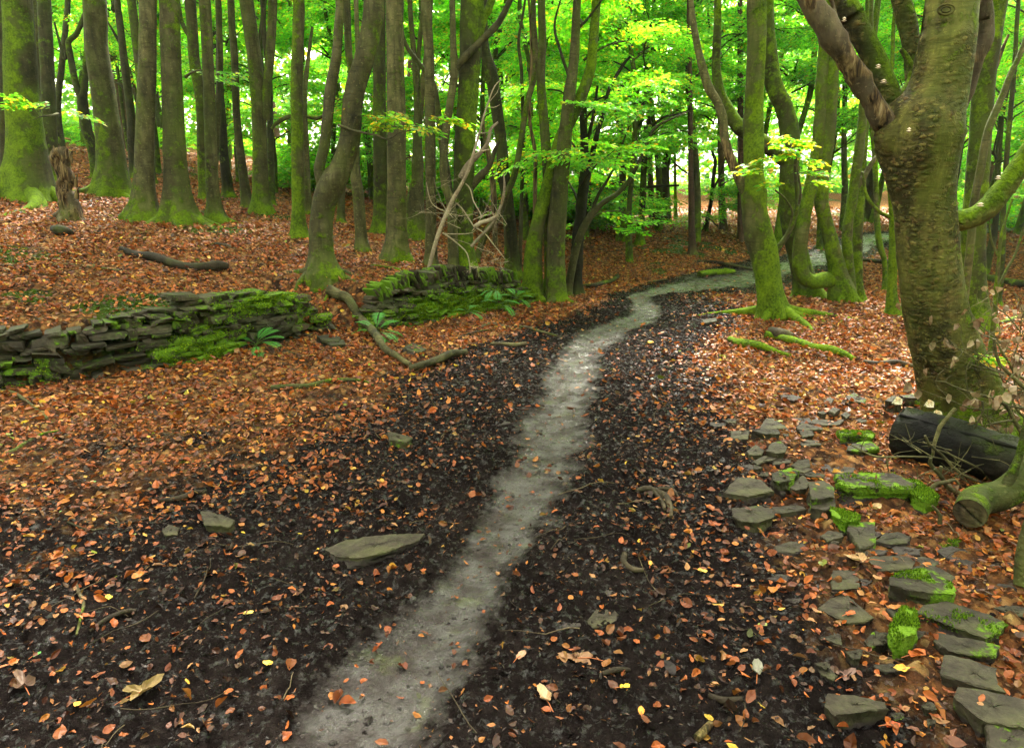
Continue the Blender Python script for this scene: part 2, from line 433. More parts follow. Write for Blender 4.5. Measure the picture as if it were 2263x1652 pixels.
M_FUNGUS = mat_leafstuff('bracket_fungus', 0, .7, .2)

def mat_stone():
    # col: R moss cover, G lightness, B wet mud cover and painted side shade
    s = NT('sandstone_slab'); o = s.obj(); a, mo, tone, mud = s.attr()
    n1 = s.noise(o, 5, 6, .6); n2 = s.noise(o, 32, 5, .65); lay = s.noise(s.obj((1, 1, 9)), 6, 4, .6)
    c = s.ramp(s.math('ADD', s.math('MULTIPLY', n1, .6), s.math('MULTIPLY', n2, .4)), [(.32, (.010, .0078, .005)), (.48, (.034, .0275, .018)), (.6, (.062, .051, .033)), (.74, (.13, .105, .066))])
    c = s.mix(s.ramp(s.noise(o, 3.3, 4, .6), [(.5, 0.), (.72, .55)]), c, (.065, .04, .018))
    c = s.mix(1., c, s.ramp(s.math('MULTIPLY_ADD', tone, 1.15, .25), [(0., 0.), (1., 1.)]), 'MULTIPLY')
    c = s.mix(s.ramp(s.noise(o, 4.2, 5, .6), [(.42, 0.), (.68, .55)]), c, (.030, .044, .009))
    mn = s.noise(o, 9, 6, .7)
    mf = s.ramp(s.math('ADD', mo, s.math('MULTIPLY', s.math('SUBTRACT', mn, .5), 1.8)), [(.48, 0.), (.62, 1.)])
    c = s.mix(mf, c, s.mix(s.noise(o, 70, 3, .7), (.035, .085, .004), (.14, .25, .012)))
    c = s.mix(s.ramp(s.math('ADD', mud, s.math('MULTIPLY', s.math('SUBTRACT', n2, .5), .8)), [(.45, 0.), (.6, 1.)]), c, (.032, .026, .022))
    h = s.math('ADD', s.math('MULTIPLY', n2, .9), s.math('ADD', s.math('MULTIPLY', lay, .3), s.math('MULTIPLY', n1, .5)))
    h = s.math('ADD', h, s.math('MULTIPLY', mf, s.noise(o, 110, 2, .7)))
    return s.done(c, s.math('MULTIPLY_ADD', mf, .2, .7), s.bump(h, .9, .012), .14)
M_STONE = mat_stone()

def mat_ground():
    # col: R path, G leaf litter cover, B moss
    s = NT('forest_floor'); o = s.obj(); a, path, lit, mo = s.attr()
    n1 = s.noise(o, 2.2, 5, .6); n2 = s.noise(o, 22, 6, .68); n3 = s.noise(o, 95, 4, .7); n4 = s.noise(o, 260, 2, .7)
    mud = s.ramp(s.math('ADD', s.math('MULTIPLY', n1, .4), s.math('MULTIPLY', n2, .6)), [(.3, (.004, .003, .0028)), (.5, (.0115, .0088, .0082)), (.7, (.028, .0215, .019))])
    gravel = s.ramp(s.math('ADD', s.math('MULTIPLY', n3, .5), s.math('MULTIPLY', n2, .5)), [(.32, (.022, .018, .017)), (.5, (.055, .047, .044)), (.66, (.125, .11, .105))])
    gravel = s.mix(s.ramp(n1, [(.45, 0.), (.7, .5)]), gravel, (.045, .037, .028))
    gravel = s.mix(s.ramp(s.math('ADD', s.at.outputs['Alpha'], s.math('MULTIPLY', s.math('SUBTRACT', n2, .5), .8)), [(.15, 0.), (.95, .92)]), gravel, s.ramp(n3, [(.35, (.018, .0135, .0125)), (.65, (.042, .0335, .0310))]))
    gravel = s.mix(s.ramp(s.noise(o, 5.5, 5, .65), [(.58, 0.), (.70, .6)]), gravel, (.055, .065, .014))
    pf = s.ramp(s.math('ADD', path, s.math('MULTIPLY', s.math('SUBTRACT', n2, .5), 1.3)), [(.22, 0.), (.9, 1.)])
    c = s.mix(pf, mud, gravel)
    # broken leaf litter too small to be leaves of their own
    v1 = s.vor(s.mix(.06, o, s.n('ShaderNodeTexNoise').outputs['Color']), 17); v2 = s.vor(s.obj((1.2, .9, 1)), 31)
    sp = s.n('ShaderNodeSeparateColor'); s.l(v1.outputs['Color'], sp.inputs[0]); sp2 = s.n('ShaderNodeSeparateColor'); s.l(v2.outputs['Color'], sp2.inputs[0])
    stops = [(0., (.085, .038, .018)), (.25, (.15, .062, .024)), (.45, (.22, .095, .034)), (.65, (.31, .135, .042)), (.82, (.36, .20, .08)), (.95, (.40, .27, .10))]
    lc = s.mix(.5, s.ramp(sp.outputs[0], stops, 'CONSTANT'), s.ramp(sp2.outputs[1], stops, 'CONSTANT'))
    lc = s.mix(s.ramp(v1.outputs['Distance'], [(.3, 0.), (.75, .8)]), lc, (.05, .026, .015))
    lf = s.ramp(s.math('ADD', s.math('MULTIPLY', lit, 1.), s.math('MULTIPLY', s.math('SUBTRACT', s.noise(o, 6, 5, .7), .5), .9)), [(.52, 0.), (.9, 1.)])
    c = s.mix(s.math('MULTIPLY', lf, s.ramp(sp.outputs[1], [(.12, .25), (.4, 1.)])), c, lc)
    mf = s.ramp(s.math('ADD', mo, s.math('MULTIPLY', s.math('SUBTRACT', s.noise(o, 12, 6, .7), .5), 1.4)), [(.42, 0.), (.62, 1.)])
    c = s.mix(s.math('MULTIPLY', mf, .7), c, s.mix(s.ramp(n2, [(.35, 0.), (.65, 1.)]), (.008, .02, .002), (.06, .12, .006)))
    wet = s.ramp(s.noise(o, 3.5, 4, .6), [(.38, .2), (.62, .5)])
    rg = s.mix(lf, wet, .95); rg = s.mix(pf, rg, s.ramp(s.noise(o, 7, 4, .65), [(.45, .16), (.62, .5)]))
    h = s.math('ADD', s.math('MULTIPLY', n2, 1.3), s.math('ADD', s.math('MULTIPLY', n3, .75), s.math('MULTIPLY', n4, .22)))
    h = s.math('MULTIPLY', h, s.math('MULTIPLY_ADD', pf, -.55, 1.))
    m = s.done(c, rg, s.bump(h, 1., .03), s.math('MULTIPLY', s.math('SUBTRACT', 1., lf), s.math('MAXIMUM', s.ramp(s.noise(o, 30, 4, .7), [(.54, .0), (.66, .6)]), s.math('MULTIPLY', pf, s.ramp(s.noise(o, 6.3, 4, .6), [(.42, .15), (.58, .8)])))))
    return m
M_GROUND = mat_ground()

# ------------------------------------------------------------------ ground and path, one continuous sheet cut in two
def build_ground():
    th = np.concatenate([np.linspace(-85, -46, 60, endpoint=False), np.linspace(-46, 46, 760, endpoint=False), np.linspace(46, 85, 61)])
    rr = [1.2]
    while rr[-1] < 320:
        r0 = rr[-1]; k = .0034 if r0 < 8 else (.0042 if r0 < 16 else (.009 if r0 < 40 else .04)); rr.append(r0 * (1 + k) if r0 > 3 else r0 + .012)
    rr = np.array(rr); T, RR = np.meshgrid(np.radians(th), rr)
    X = (RR * np.sin(T)).ravel(); Y = (RR * np.cos(T) - 2.3).ravel()
    pth, cov, ms, out = masks(X, Y)
    Z = hmacro(X, Y) + hmicro(X, Y, pth)
    V = np.column_stack([X, Y, Z]); wetn = 1 - sstep(2.6, 8.5, Y + .8 * fbm2(X, Y, 1.3, 3, 51))
    C = np.column_stack([pth, cov, ms, wetn])
    nr, nt = len(rr), len(th); idx = np.arange(nr * nt).reshape(nr, nt)
    F = np.stack([idx[:-1, :-1], idx[:-1, 1:], idx[1:, 1:], idx[1:, :-1]], -1).reshape(-1, 4)
    on = pth[F].mean(1) > .45
    for name, sel in (('ground', ~on), ('path', on)):
        f = F[sel]; used = np.zeros(len(V), bool); used[f.ravel()] = True; re = np.cumsum(used) - 1
        mb = MB(); mb.add(V[used], re[f], C[used]); o = mb.build(name, M_GROUND)
        tag(o, {'ground': 'dark muddy forest floor rising to a leaf-strewn bank', 'path': 'narrow pale trodden path winding away through the mud'}[name], name, kind='structure')
build_ground()

# ------------------------------------------------------------------ foliage
GREENS = np.array([(.075, .25, .016), (.105, .32, .018), (.14, .38, .02), (.18, .41, .022), (.055, .19, .014), (.25, .43, .022), (.38, .36, .02), (.40, .22, .02)])
def leafcolors(n, r, yel=.05, bright=1.):
    w = np.array([.22, .25, .2, .12, .12, .07, yel, yel * .4]); w /= w.sum()
    c = GREENS[r.choice(len(GREENS), n, p=w)] * r.uniform(.8, 1.2, (n, 1)) * bright
    return np.column_stack([c, np.ones(n)])
def quads(mb, P, D, Nn, L, W, C, fold=.18):     # simple rhombic leaves: base, side, tip, side
    S = np.cross(Nn, D); S /= np.linalg.norm(S, axis=1)[:, None] + 1e-9
    L = L[:, None]; W = W[:, None]
    a = P; t = P + D * L; l = P + D * L * .45 + S * W * .5 + Nn * W * fold; r_ = P + D * L * .45 - S * W * .5 + Nn * W * fold
    V = np.stack([a, r_, t, l], 1).reshape(-1, 3); n = len(P)
    mb.add(V, np.arange(n * 4).reshape(n, 4), np.repeat(C, 4, axis=0))
def hexleaves(mb, P, D, Nn, L, W, C, curl=.12, jit=0., r=rng):       # fuller leaves with a midrib
    S = np.cross(Nn, D); S /= np.linalg.norm(S, axis=1)[:, None] + 1e-9
    tx = np.array([0, .26, .66, 1, .66, .26, .3, .68]); ty = np.array([0, -.5, -.40, 0, .40, .5, 0, 0]); tz = np.array([0, .55, .55, .2, .55, .55, 0, .05])
    n = len(P); L = L[:, None, None]; W = W[:, None, None]
    z = tz[None, :, None] * (np.asarray(curl).reshape(-1, 1, 1) if np.ndim(curl) else curl) * 1.0
    bend = (np.asarray(curl).reshape(-1, 1, 1) if np.ndim(curl) else curl) * -1.2 * (tx[None, :, None] - .5) ** 2 * 2
    if jit: z = z + r.normal(0, jit, (n, 8, 1)); tyj = ty[None, :, None] * (1 + r.normal(0, .12, (n, 8, 1)))
    else: tyj = ty[None, :, None]
    V = P[:, None] + D[:, None] * tx[None, :, None] * L + S[:, None] * tyj * W + Nn[:, None] * (z * W - bend * L * .5)
    base = (np.arange(n) * 8)[:, None]
    tri = np.array([(0, 1, 6), (0, 6, 5), (2, 3, 7), (7, 3, 4)]); qd = np.array([(1, 2, 7, 6), (6, 7, 4, 5)])
    mb.add(V.reshape(-1, 3), [(base[:, :, None] + tri[None]).reshape(-1, 3), (base[:, :, None] + qd[None]).reshape(-1, 4)], np.repeat(C, 8, axis=0))

_ft = np.array([0, .12, .3, .5, .7, .88, 1.]); _fw = np.array([0, .30, .47, .5, .38, .17, 0])
def fineleaves(mb, P, D, Nn, L, W, C, curl, r, wav=.05):      # rounded outline, midrib, wavy margin
    S = np.cross(Nn, D); S /= np.linalg.norm(S, axis=1)[:, None] + 1e-9; n = len(P)
    tx = np.r_[_ft, _ft[1:-1], _ft[1:-1]]; ty = np.r_[np.zeros(7), -_fw[1:-1], _fw[1:-1]]          # 0-6 midrib, 7-11 left, 12-16 right
    cu = np.asarray(curl)[:, None]; cu2 = r.normal(0, .35, (n, 1)) * np.abs(cu) + .05
    z = cu * (np.abs(ty)[None] * 2) ** 1.6 * .5 + cu2 * 1.6 * (tx[None] - .5) ** 2 + wav * r.normal(0, 1, (n, 17)) * (np.abs(ty)[None] > 0) + wav * np.sin(tx[None] * 14 + r.uniform(0, 6, (n, 1))) * (np.abs(ty)[None] > 0)
    tyj = ty[None] * (1 - .25 * np.clip(np.abs(cu), 0, 1)) * (1 + r.normal(0, .07, (n, 17)))
    bend = r.normal(0, .12, (n, 1)) * (tx[None] * (1 - tx[None])) * 2
    V = P[:, None] + D[:, None] * (tx[None, :, None] * L[:, None, None]) + S[:, None] * ((tyj + bend)[..., None] * W[:, None, None]) + Nn[:, None] * (z[..., None] * W[:, None, None])
    tri = [(0, 7, 1), (0, 1, 12), (5, 11, 6), (5, 6, 16)]; qd = []
    for i in range(1, 5): qd += [(i, 6 + i, 7 + i, i + 1), (i, i + 1, 12 + i, 11 + i)]
    base = (np.arange(n) * 17)[:, None, None]
    cc = np.repeat(C, 17, axis=0); rib = np.tile(np.where(ty == 0, .86, 1.0), n); cc[:, :3] *= (rib * r.uniform(.86, 1.1, n * 17))[:, None]
    mb.add(V.reshape(-1, 3), [(base + np.array(tri)[None]).reshape(-1, 3), (base + np.array(qd)[None]).reshape(-1, 4)], cc)

def make_spray(r, L=1.0, gap=.05):              # flat fan of twigs: leaf points, directions; twig polylines
    P = []; D = []; T = []
    ax = [(0, 0, 0)]; a = 0
    for i in range(8): a += r.normal(0, .12); ax.append((ax[-1][0] + L / 8 * math.cos(a), ax[-1][1] + L / 8 * math.sin(a), ax[-1][2] - .004 * i))
    ax = np.array(ax); T.append(ax)
    tw = [(ax, 0)]
    for i in range(1, 8):
        for sd in (-1, 1):
            if r.random() < .85:
                l = L * (.48 - .04 * i) * r.uniform(.7, 1.2); an = math.atan2(*(ax[i] - ax[i - 1])[1::-1]) + sd * r.uniform(.6, 1.0)
                q = np.linspace(0, 1, 5)[:, None] * np.array([math.cos(an), math.sin(an), r.normal(0, .08)]) * l + ax[i]; q[:, 2] -= np.linspace(0, 1, 5) ** 2 * l * .12
                T.append(q)
    for q in T:
        ll = np.linalg.norm(q[-1] - q[0]); n = max(2, int(ll / gap)); pts = crom(q, n + 1)
        for k in range(1, n + 1):
            d = pts[k] - pts[k - 1]; d /= np.linalg.norm(d) + 1e-9; sd = 1 if k % 2 else -1
            an = sd * r.uniform(.5, 1.1) if k < n else 0
            P.append(pts[k]); D.append((d[0] * math.cos(an) - d[1] * math.sin(an), d[0] * math.sin(an) + d[1] * math.cos(an), d[2] - r.uniform(0, .25)))
    D = np.array(D); D /= np.linalg.norm(D, axis=1)[:, None]
    return np.array(P), D, T
_sr = np.random.default_rng(3)
SPRAYS = [make_spray(_sr) for _ in range(7)]
SPRAYS_FINE = [make_spray(_sr, 1.0, .038) for _ in range(4)]

def add_sprays(mb, pos, yaw, pitch, scale, r, leaf=.075, yel=.05, bright=1., fine=False, roll=.2, twig_mb=None, tilt=.35, keep=1.):
    for i in range(len(pos)):
        P, D, T = (SPRAYS_FINE if fine else SPRAYS)[r.integers(4 if fine else 7)]
        if keep < 1: m = r.random(len(P)) < keep; P, D = P[m], D[m]
        cy, sy = math.cos(yaw[i]), math.sin(yaw[i]); cp, sp = math.cos(pitch[i]), math.sin(pitch[i]); ro = r.normal(0, roll)
        Rx = np.array([[1, 0, 0], [0, math.cos(ro), -math.sin(ro)], [0, math.sin(ro), math.cos(ro)]]); Ry = np.array([[cp, 0, -sp], [0, 1, 0], [sp, 0, cp]]); Rz = np.array([[cy, -sy, 0], [sy, cy, 0], [0, 0, 1]])
        M = Rz @ Ry @ Rx; n = len(P)
        PP = (P * scale[i] + r.normal(0, .012, P.shape)) @ M.T + pos[i]; DD = D @ M.T
        N = np.array([0, 0, 1.]) @ M.T + r.normal(0, tilt, (n, 3)); N -= DD * (N * DD).sum(1)[:, None]; N /= np.linalg.norm(N, axis=1)[:, None]
        ls = leaf * r.uniform(.75, 1.2, n); col = leafcolors(n, r, yel, bright * r.uniform(.8, 1.2))
        (hexleaves if fine else quads)(mb, PP, DD, N, ls, ls * r.uniform(.55, .68, n), col)
        if twig_mb is not None:
            for q in T:
                Q = (q * scale[i]) @ M.T + pos[i]; tube(twig_mb, Q, np.linspace(.006, .0015, len(Q)) * scale[i], 4, step=.2, lump=0, cap0=False, cap1=False, col=(.1, .35, 0, 1))

def crown_mesh(name, seed, rad, height, n, low=0., leaf=.085, yel=.05, bright=1., shape='dome', keep=.9):
    """leaves in tiers of flat sprays round a set of boughs, with gaps between the boughs"""
    r = np.random.default_rng(seed); mb = MB(); boughs = []
    nb = max(6, n // 14)
    for b in range(nb):
        z = low + height * r.uniform(0, 1) ; t = (z - low) / height
        rr_ = rad * (math.sqrt(max(.05, 1 - (t - .35) ** 2 / .5)) if shape == 'dome' else 1) * r.uniform(.5, 1.05); a = r.uniform(0, 2 * math.pi)
        boughs.append((a, rr_, z, r.uniform(-.05, .35)))
    pos = []; yaw = []; pit = []; sc = []
    for i in range(n):
        a, rr_, z, sl = boughs[r.integers(nb)]; q = r.uniform(.15, 1)
        an = a + r.normal(0, .28) / (q + .3); d = q * rr_
        pos.append((d * math.cos(an), d * math.sin(an), z + sl * d - .12 * d * d / max(rad, 1) + r.normal(0, .06))); yaw.append(an + r.normal(0, .6)); pit.append(r.normal(-.08, .2)); sc.append(r.uniform(.6, 1.15))
    add_sprays(mb, np.array(pos), yaw, pit, sc, r, leaf, yel, bright, keep=keep)
    me = mb.mesh(name, M_LEAF, False)
    tw = MB()
    for a, rr_, z, sl in boughs:
        P = [(0, 0, z - .25 * rr_), (.35 * rr_ * math.cos(a), .35 * rr_ * math.sin(a), z - .05 * rr_), (rr_ * math.cos(a), rr_ * math.sin(a), z + sl * rr_ - .12 * rr_ * rr_ / max(rad, 1))]
        tube(tw, wiggle(P, .12, seed + int(a * 100), 9), np.linspace(.028, .004, 9), 5, step=.25, lump=0, col=(.3, .2, 0, 1), cap0=False, cap1=False)
    return me, tw.mesh(name + '_boughs', M_BEECH)
CR = {}
CR['low1'] = crown_mesh('young_crown', 11, 2.3, 5.2, 210, .6, .095, .05, 1.25)
CR['low2'] = crown_mesh('young_crown', 12, 2.0, 4.4, 170, .9, .095, .10, 1.25)
CR['low3'] = crown_mesh('young_crown', 13, 2.6, 6.5, 260, 1.2, .10, .05, 1.25)
CR['bush'] = crown_mesh('bush_crown', 14, 1.3, 1.9, 90, .15, .08, .06)
CR['high1'] = crown_mesh('tall_crown', 15, 4.2, 7.0, 105, 0, .13, .06)
CR['high2'] = crown_mesh('tall_crown', 16, 3.6, 6.0, 85, 0, .13, .09)
CR['far1'] = crown_mesh('far_crown', 17, 4.0, 9.0, 300, 1.2, .16, .07, 1.35)
CR['far2'] = crown_mesh('far_crown', 18, 3.6, 8.0, 260, 1., .16, .12, 1.35)
def put_crown(root, kind, z=0., s=1., rot=None, off=(0, 0)):
    me, tw = CR[kind]
    o = bpy.data.objects.new('crown', me); COL.objects.link(o); o.parent = root
    o.location = (off[0], off[1], z); o.rotation_euler = (0, 0, random.uniform(0, 6.28) if rot is None else rot); o.scale = (s, s, s * random.uniform(.92, 1.1))
    b = bpy.data.objects.new('bough', tw); COL.objects.link(b); b.parent = root; b.location = o.location; b.rotation_euler = o.rotation_euler; b.scale = o.scale
    return o

# ------------------------------------------------------------------ trees
def bark_col(base_z, moss, tone, side, seed, mossh=.5, rotfn=None):
    side = np.array(side, float)
    def f(V, N, s, rr):
        h = V[:, 2] - base_z
        m = moss * .72 + .45 * np.exp(-np.maximum(h, 0) / .16) * min(1, moss * 2.5) + .22 * np.exp(-np.maximum(h, 0) / mossh) * min(1, moss * 2 + .1) + .42 * moss * (N @ side) + (.16 + .55 * moss) * fbm3(V, 2.1, 4, seed, .6)
        up = np.clip(N[:, 2], 0, 1) * .5 * moss
        rot = rotfn(V, N, h) if rotfn else np.zeros(len(V))
        return np.column_stack([np.clip(m + up, 0, 1), np.full(len(V), tone), rot, np.ones(len(V))])
    return f

TREES = []
def tree(name, label, stems, Y=None, moss=.5, tone=.5, side=(-.8, -.2, .3), roots=5, flare=1.0, limbs=(), crown=None, group=None, mat=None, cat='tree', seg=18,
         dents=(), mossh=.5, cs=1., lump=.07, fine=.02, top=None, rotfn=None, rootlen=1., cz=None, rootdirs=None):
    """stems: lists of (u, v, width in px[, dy]) read off the photo from the base up; the first one owns the roots"""
    seed = len(TREES) * 7 + 3
    mat = mat or M_BEECH; u0, v0 = stems[0][0][:2]
    g = ghit(u0, v0)
    if Y is None: Y = g[1]
    b = px(u0, v0, Y); zb = float(hmacro([b[0]], [b[1]])[0]); b[2] = zb
    root = thing(name, b, label, cat, group)
    mb = MB(); cf = bark_col(zb, moss, tone, side, seed, mossh, rotfn)
    rr = np.random.default_rng(seed); r_base = None; topz = None
    for si, st in enumerate(stems):
        P = []; W = []
        for q in st:
            dy = q[3] if len(q) > 3 else 0
            p = px(q[0], q[1], Y + dy); P.append(p); W.append(q[2] / 2 / FPX * (Y + dy) / rdir(q[0], q[1])[1])
        if si == 0:
            P[0][2] = zb; P.insert(0, P[0] + np.array([0, 0, -.18])); W.insert(0, W[0] * 1.05); r_base = W[2]
        if st[-1][1] <= 6:      # the stem leaves the picture at the top: let it grow on
            d = P[-1] - P[-2]; d /= np.linalg.norm(d); d = d * .8 + np.array([0, 0, .35]); d /= np.linalg.norm(d)
            ext = (top or 2.2 + Y * .10)
            P.append(P[-1] + d * ext * .5 + rr.normal(0, .05, 3)); W.append(W[-1] * .8)
            P.append(P[-1] + d * ext * .5 + rr.normal(0, .1, 3)); W.append(W[-1] * .5)
        if si == 0 or topz is None: topz = P[-1].copy()
        ph = rr.uniform(0, 6.28); k1 = rr.integers(3, 6)
        def shp(s, th, N, ph=ph, k1=k1, W0=W[1] if si == 0 else W[0], first=(si == 0)):
            o = 1 + .035 * np.sin(2 * th + ph)
            for (hd, xd, sz, dp) in dents:
                o = o - dp * np.exp(-((s - .18 - hd) / sz) ** 2 - ((N[..., 0] - xd) / .30) ** 2) * (N[..., 1] < 0)
            if first:
                e = np.exp(-np.maximum(s - .18, 0) / (W0 * 1.3)); o = o + flare * e * (.26 + .42 * np.abs(np.sin(k1 * th / 2 + ph)) ** 1.5) + .05 * np.exp(-s / (W0 * 6)) * np.sin(k1 * th + ph)
            return o
        tube(mb, P, W, seg if si == 0 else max(10, seg - 6), step=max(.035, W[0] * .32), lump=lump, lf=2.2 / max(.12, W[0] * 3), fine=fine, seed=seed + si, colfn=cf, shapefn=shp, cap0=False)
    mb.build('trunk', mat, root)
    if roots:
        rm = MB()
        ph = rr.uniform(0, 6.28)
        for k in range(roots):
            a = (rootdirs[k] if rootdirs else ph + k * 2 * math.pi / roots + rr.normal(0, .25)); L = r_base * rr.uniform(2.4, 4.2) * rootlen; P = []
            L *= rr.uniform(.55, 1.25); bw = rr.uniform(-.9, .9)
            for t in np.linspace(0, 1, 7):
                d = r_base * .55 + t * L; aa = a + bw * t * t + .15 * math.sin(t * 4 + k) ; x = b[0] + d * math.cos(aa); y = b[1] + d * math.sin(aa)
                gzz = float(hmacro([x], [y])[0]); P.append((x, y, gzz + r_base * (.75 * math.exp(-t * 5)) - .004 - .10 * r_base * t - .05 * t ** 2))
            tube(rm, P, r_base * np.array([.50, .42, .31, .22, .15, .10, .05]), 9, step=.035, lump=.16, lf=5, seed=seed + k, colfn=bark_col(zb - .05, moss * .8, tone, side, seed, .22))
        rm.build('roots', mat, root)
    for li, lb in enumerate(limbs):     # dict(pts=[(u,v,w,dy)], name, mat, moss, tone, rot)
        lm = MB(); P = [px(q[0], q[1], Y + (q[3] if len(q) > 3 else 0)) for q in lb['pts']]; W = [q[2] / 2 / FPX * Y for q in lb['pts']]
        if lb.get('ext'): d = P[-1] - P[-2]; d /= np.linalg.norm(d); P.append(P[-1] + d * lb['ext']); W.append(W[-1] * .6)
        rf = (lambda V, N, h, k=lb.get('rot', 0): np.full(len(V), k)) if not callable(lb.get('rot', 0)) else lb['rot']
        big = max(W) > .05
        tube(lm, P, W, 16 if big else 8, step=max(.03, W[0] * .6), lump=lb.get('lump', .12), lf=1.2 / max(.1, W[0] * 3) + 1.5, fine=lb.get('fine', .03), seed=seed + 50 + li, cap0=False,
             colfn=bark_col(-9, lb.get('moss', moss), lb.get('tone', tone), lb.get('side', (0, -.1, 1)), seed + li, .5, rf))
        for tw in lb.get('twigs', ()):
            tube(lm, [px(q[0], q[1], Y + (q[3] if len(q) > 3 else 0)) for q in tw], [q[2] / 2 / FPX * Y for q in tw], 6, lump=.1, seed=seed + li, colfn=bark_col(-9, lb.get('moss', moss), tone, (0, 0, 1), seed, .5, rf))
        o = lm.build(lb.get('name', 'limb'), lb.get('mat', mat), root)
        if lb.get('label'): o['label'] = lb['label']
    if crown:
        z = max(topz[2] - zb - 1.4, (CAM_H + .30 * Y - zb)) if cz is None else cz
        o = put_crown(root, crown, z, cs, off=(topz[0] - b[0], topz[1] - b[1]))
    TREES.append((root, b, Y)); return root
# ---- left bank
tree('beech_tree', 'widest trunk at the far left edge, coated in green moss to its splayed roots', [[(62, 440, 88), (62, 400, 84), (60, 321, 72), (48, 193, 66), (38, 0, 60)]], Y=11, moss=.95, tone=.35, roots=7, flare=1.25, seg=28, crown='high1', mossh=.9, rootlen=1.4)
tree('beech_tree', 'dark trunk cut by the left edge of the photo, behind the widest mossy trunk', [[(12, 372, 28), (14, 320, 25), (8, 160, 24), (4, 0, 22)]], Y=14, moss=.25, tone=.25, roots=4)
tree('beech_tree', 'thin straight brown trunk close behind the widest mossy trunk', [[(98, 378, 20), (90, 300, 17), (85, 160, 16), (74, 0, 15)]], Y=15, moss=.25, tone=.45, roots=4)
tree('beech_tree', 'dim olive trunk standing behind the top of the rotten stump', [[(122, 382, 34), (112, 321, 29), (105, 160, 27), (97, 0, 27)]], Y=14.5, moss=.5, tone=.3, roots=5, crown='high2')
tree('beech_tree', 'thin dark trunk forking into two crooked arms, right of the rotten stump', [[(216, 384, 24), (206, 330, 23), (192, 288, 22), (182, 225, 21), (186, 200, 14), (191, 130, 13), (196, 60, 12), (200, 0, 11)], [(182, 228, 16), (166, 180, 14), (154, 115, 13), (152, 92, 12), (168, 76, 11), (184, 40, 10), (190, 0, 9)]], Y=16, moss=.5, tone=.2, roots=4,
     limbs=[dict(pts=[(150, 95, 8), (142, 130, 6), (120, 50, 4)], moss=.2, tone=.2)])
tree('beech_tree', 'slim leaning dark stem just above the rotten stump', [[(140, 342, 16), (128, 250, 14), (137, 140, 13), (148, 30, 12), (150, 0, 11)]], Y=18, moss=.4, tone=.2, roots=3)
tree('beech_tree', 'thick grey-olive trunk leaning left, its mossy foot right of the rotten stump', [[(250, 434, 66), (249, 400, 60), (243, 321, 54), (226, 193, 49), (212, 96, 47), (208, 0, 47)]], Y=12.5, moss=.55, tone=.5, roots=6, seg=26, flare=1.2, crown='high1', mossh=.45, rootlen=1.2)
tree('beech_tree', 'thin dark trunk seen between two thick trunks, with side twigs', [[(298, 395, 20), (292, 330, 18), (290, 260, 18), (277, 160, 17), (268, 80, 15), (258, 0, 14)]], Y=17, moss=.3, tone=.25, roots=3,
     limbs=[dict(pts=[(270, 105, 7), (250, 70, 5), (232, 40, 3)], tone=.2, moss=.1), dict(pts=[(285, 205, 6), (260, 185, 4), (235, 178, 3)], tone=.2, moss=.1)])
tree('beech_tree', 'mossy green stem leaning left, half hidden by the pale straight trunk', [[(330, 380, 22), (318, 240, 20), (306, 128, 19), (296, 50, 18), (290, 0, 18)]], Y=16, moss=.6, tone=.35, roots=0)
tree('beech_tree', 'straight smooth trunk with a dark knot, third thick one from the left edge', [[(317, 488, 64), (318, 460, 50), (319, 400, 42), (320, 321, 40), (324, 193, 38), (326, 96, 37), (327, 0, 36)]], Y=10.4, moss=.42, tone=.6, roots=6, seg=26, flare=1.15, mossh=.4, crown='high2', rootlen=1.1)
tree('beech_tree', 'thick grey trunk beside the straight knotted one, long green roots running right', [[(397, 488, 66), (393, 450, 54), (388, 385, 46), (385, 321, 44), (380, 193, 42), (375, 60, 41), (374, 0, 41)]], Y=10.4, moss=.4, tone=.45, roots=6, seg=26, flare=1.2, mossh=.5, rootlen=1.9, side=(.8, -.2, .2))
tree('beech_tree', 'dark green slim trunk bowing right behind the pair of thick grey trunks', [[(452, 425, 26), (449, 353, 25), (444, 225, 24), (430, 140, 24), (424, 50, 24), (420, 0, 24)]], Y=13.5, moss=.6, tone=.35, roots=4, crown='high1',
     limbs=[dict(pts=[(424, 90, 11), (402, 50, 9), (393, 0, 8)], ext=1, tone=.3)])
tree('beech_tree', 'slim olive trunk with a claw-like mossy foot, right of the two thick grey trunks', [[(478, 492, 40), (474, 460, 32), (468, 385, 27), (464, 257, 26), (459, 128, 25), (452, 0, 25)]], Y=11, moss=.45, tone=.55, roots=6, flare=1.3, mossh=.35, rootlen=1.7)
tree('beech_tree', 'thin grey stem rising behind the claw-footed olive trunk', [[(470, 420, 15), (478, 300, 15), (483, 225, 14), (486, 128, 14), (482, 0, 13)]], Y=14, moss=.3, tone=.45, roots=0)
tree('beech_tree', 'blackish slim trunk with pale roots, between two olive trunks', [[(505, 425, 24), (495, 350, 20), (490, 260, 18), (486, 200, 16), (484, 60, 13), (482, 0, 12)]], Y=14.5, moss=.25, tone=.12, roots=4)
tree('beech_tree', 'slender smooth trunk with a slight wave, left of the thick olive pair', [[(545, 434, 24), (530, 330, 18), (522, 240, 16), (518, 128, 16), (510, 0, 15)]], Y=13, moss=.35, tone=.4, roots=4, crown='high2')
tree('beech_tree', 'broad olive trunk joined by a second stem from the right', [[(577, 470, 40), (575, 385, 33), (572, 257, 32), (562, 128, 31), (544, 0, 31)], [(584, 265, 22), (590, 193, 20), (596, 128, 20), (602, 0, 20)]], Y=12.6, moss=.6, tone=.5, roots=5, flare=1.2, mossh=.5, crown='high1')
tree('beech_tree', 'thin dark stem just right of the two-stemmed olive trunk', [[(598, 425, 16), (597, 300, 14), (595, 180, 13), (582, 60, 12), (580, 0, 12)]], Y=14, moss=.4, tone=.25, roots=3)
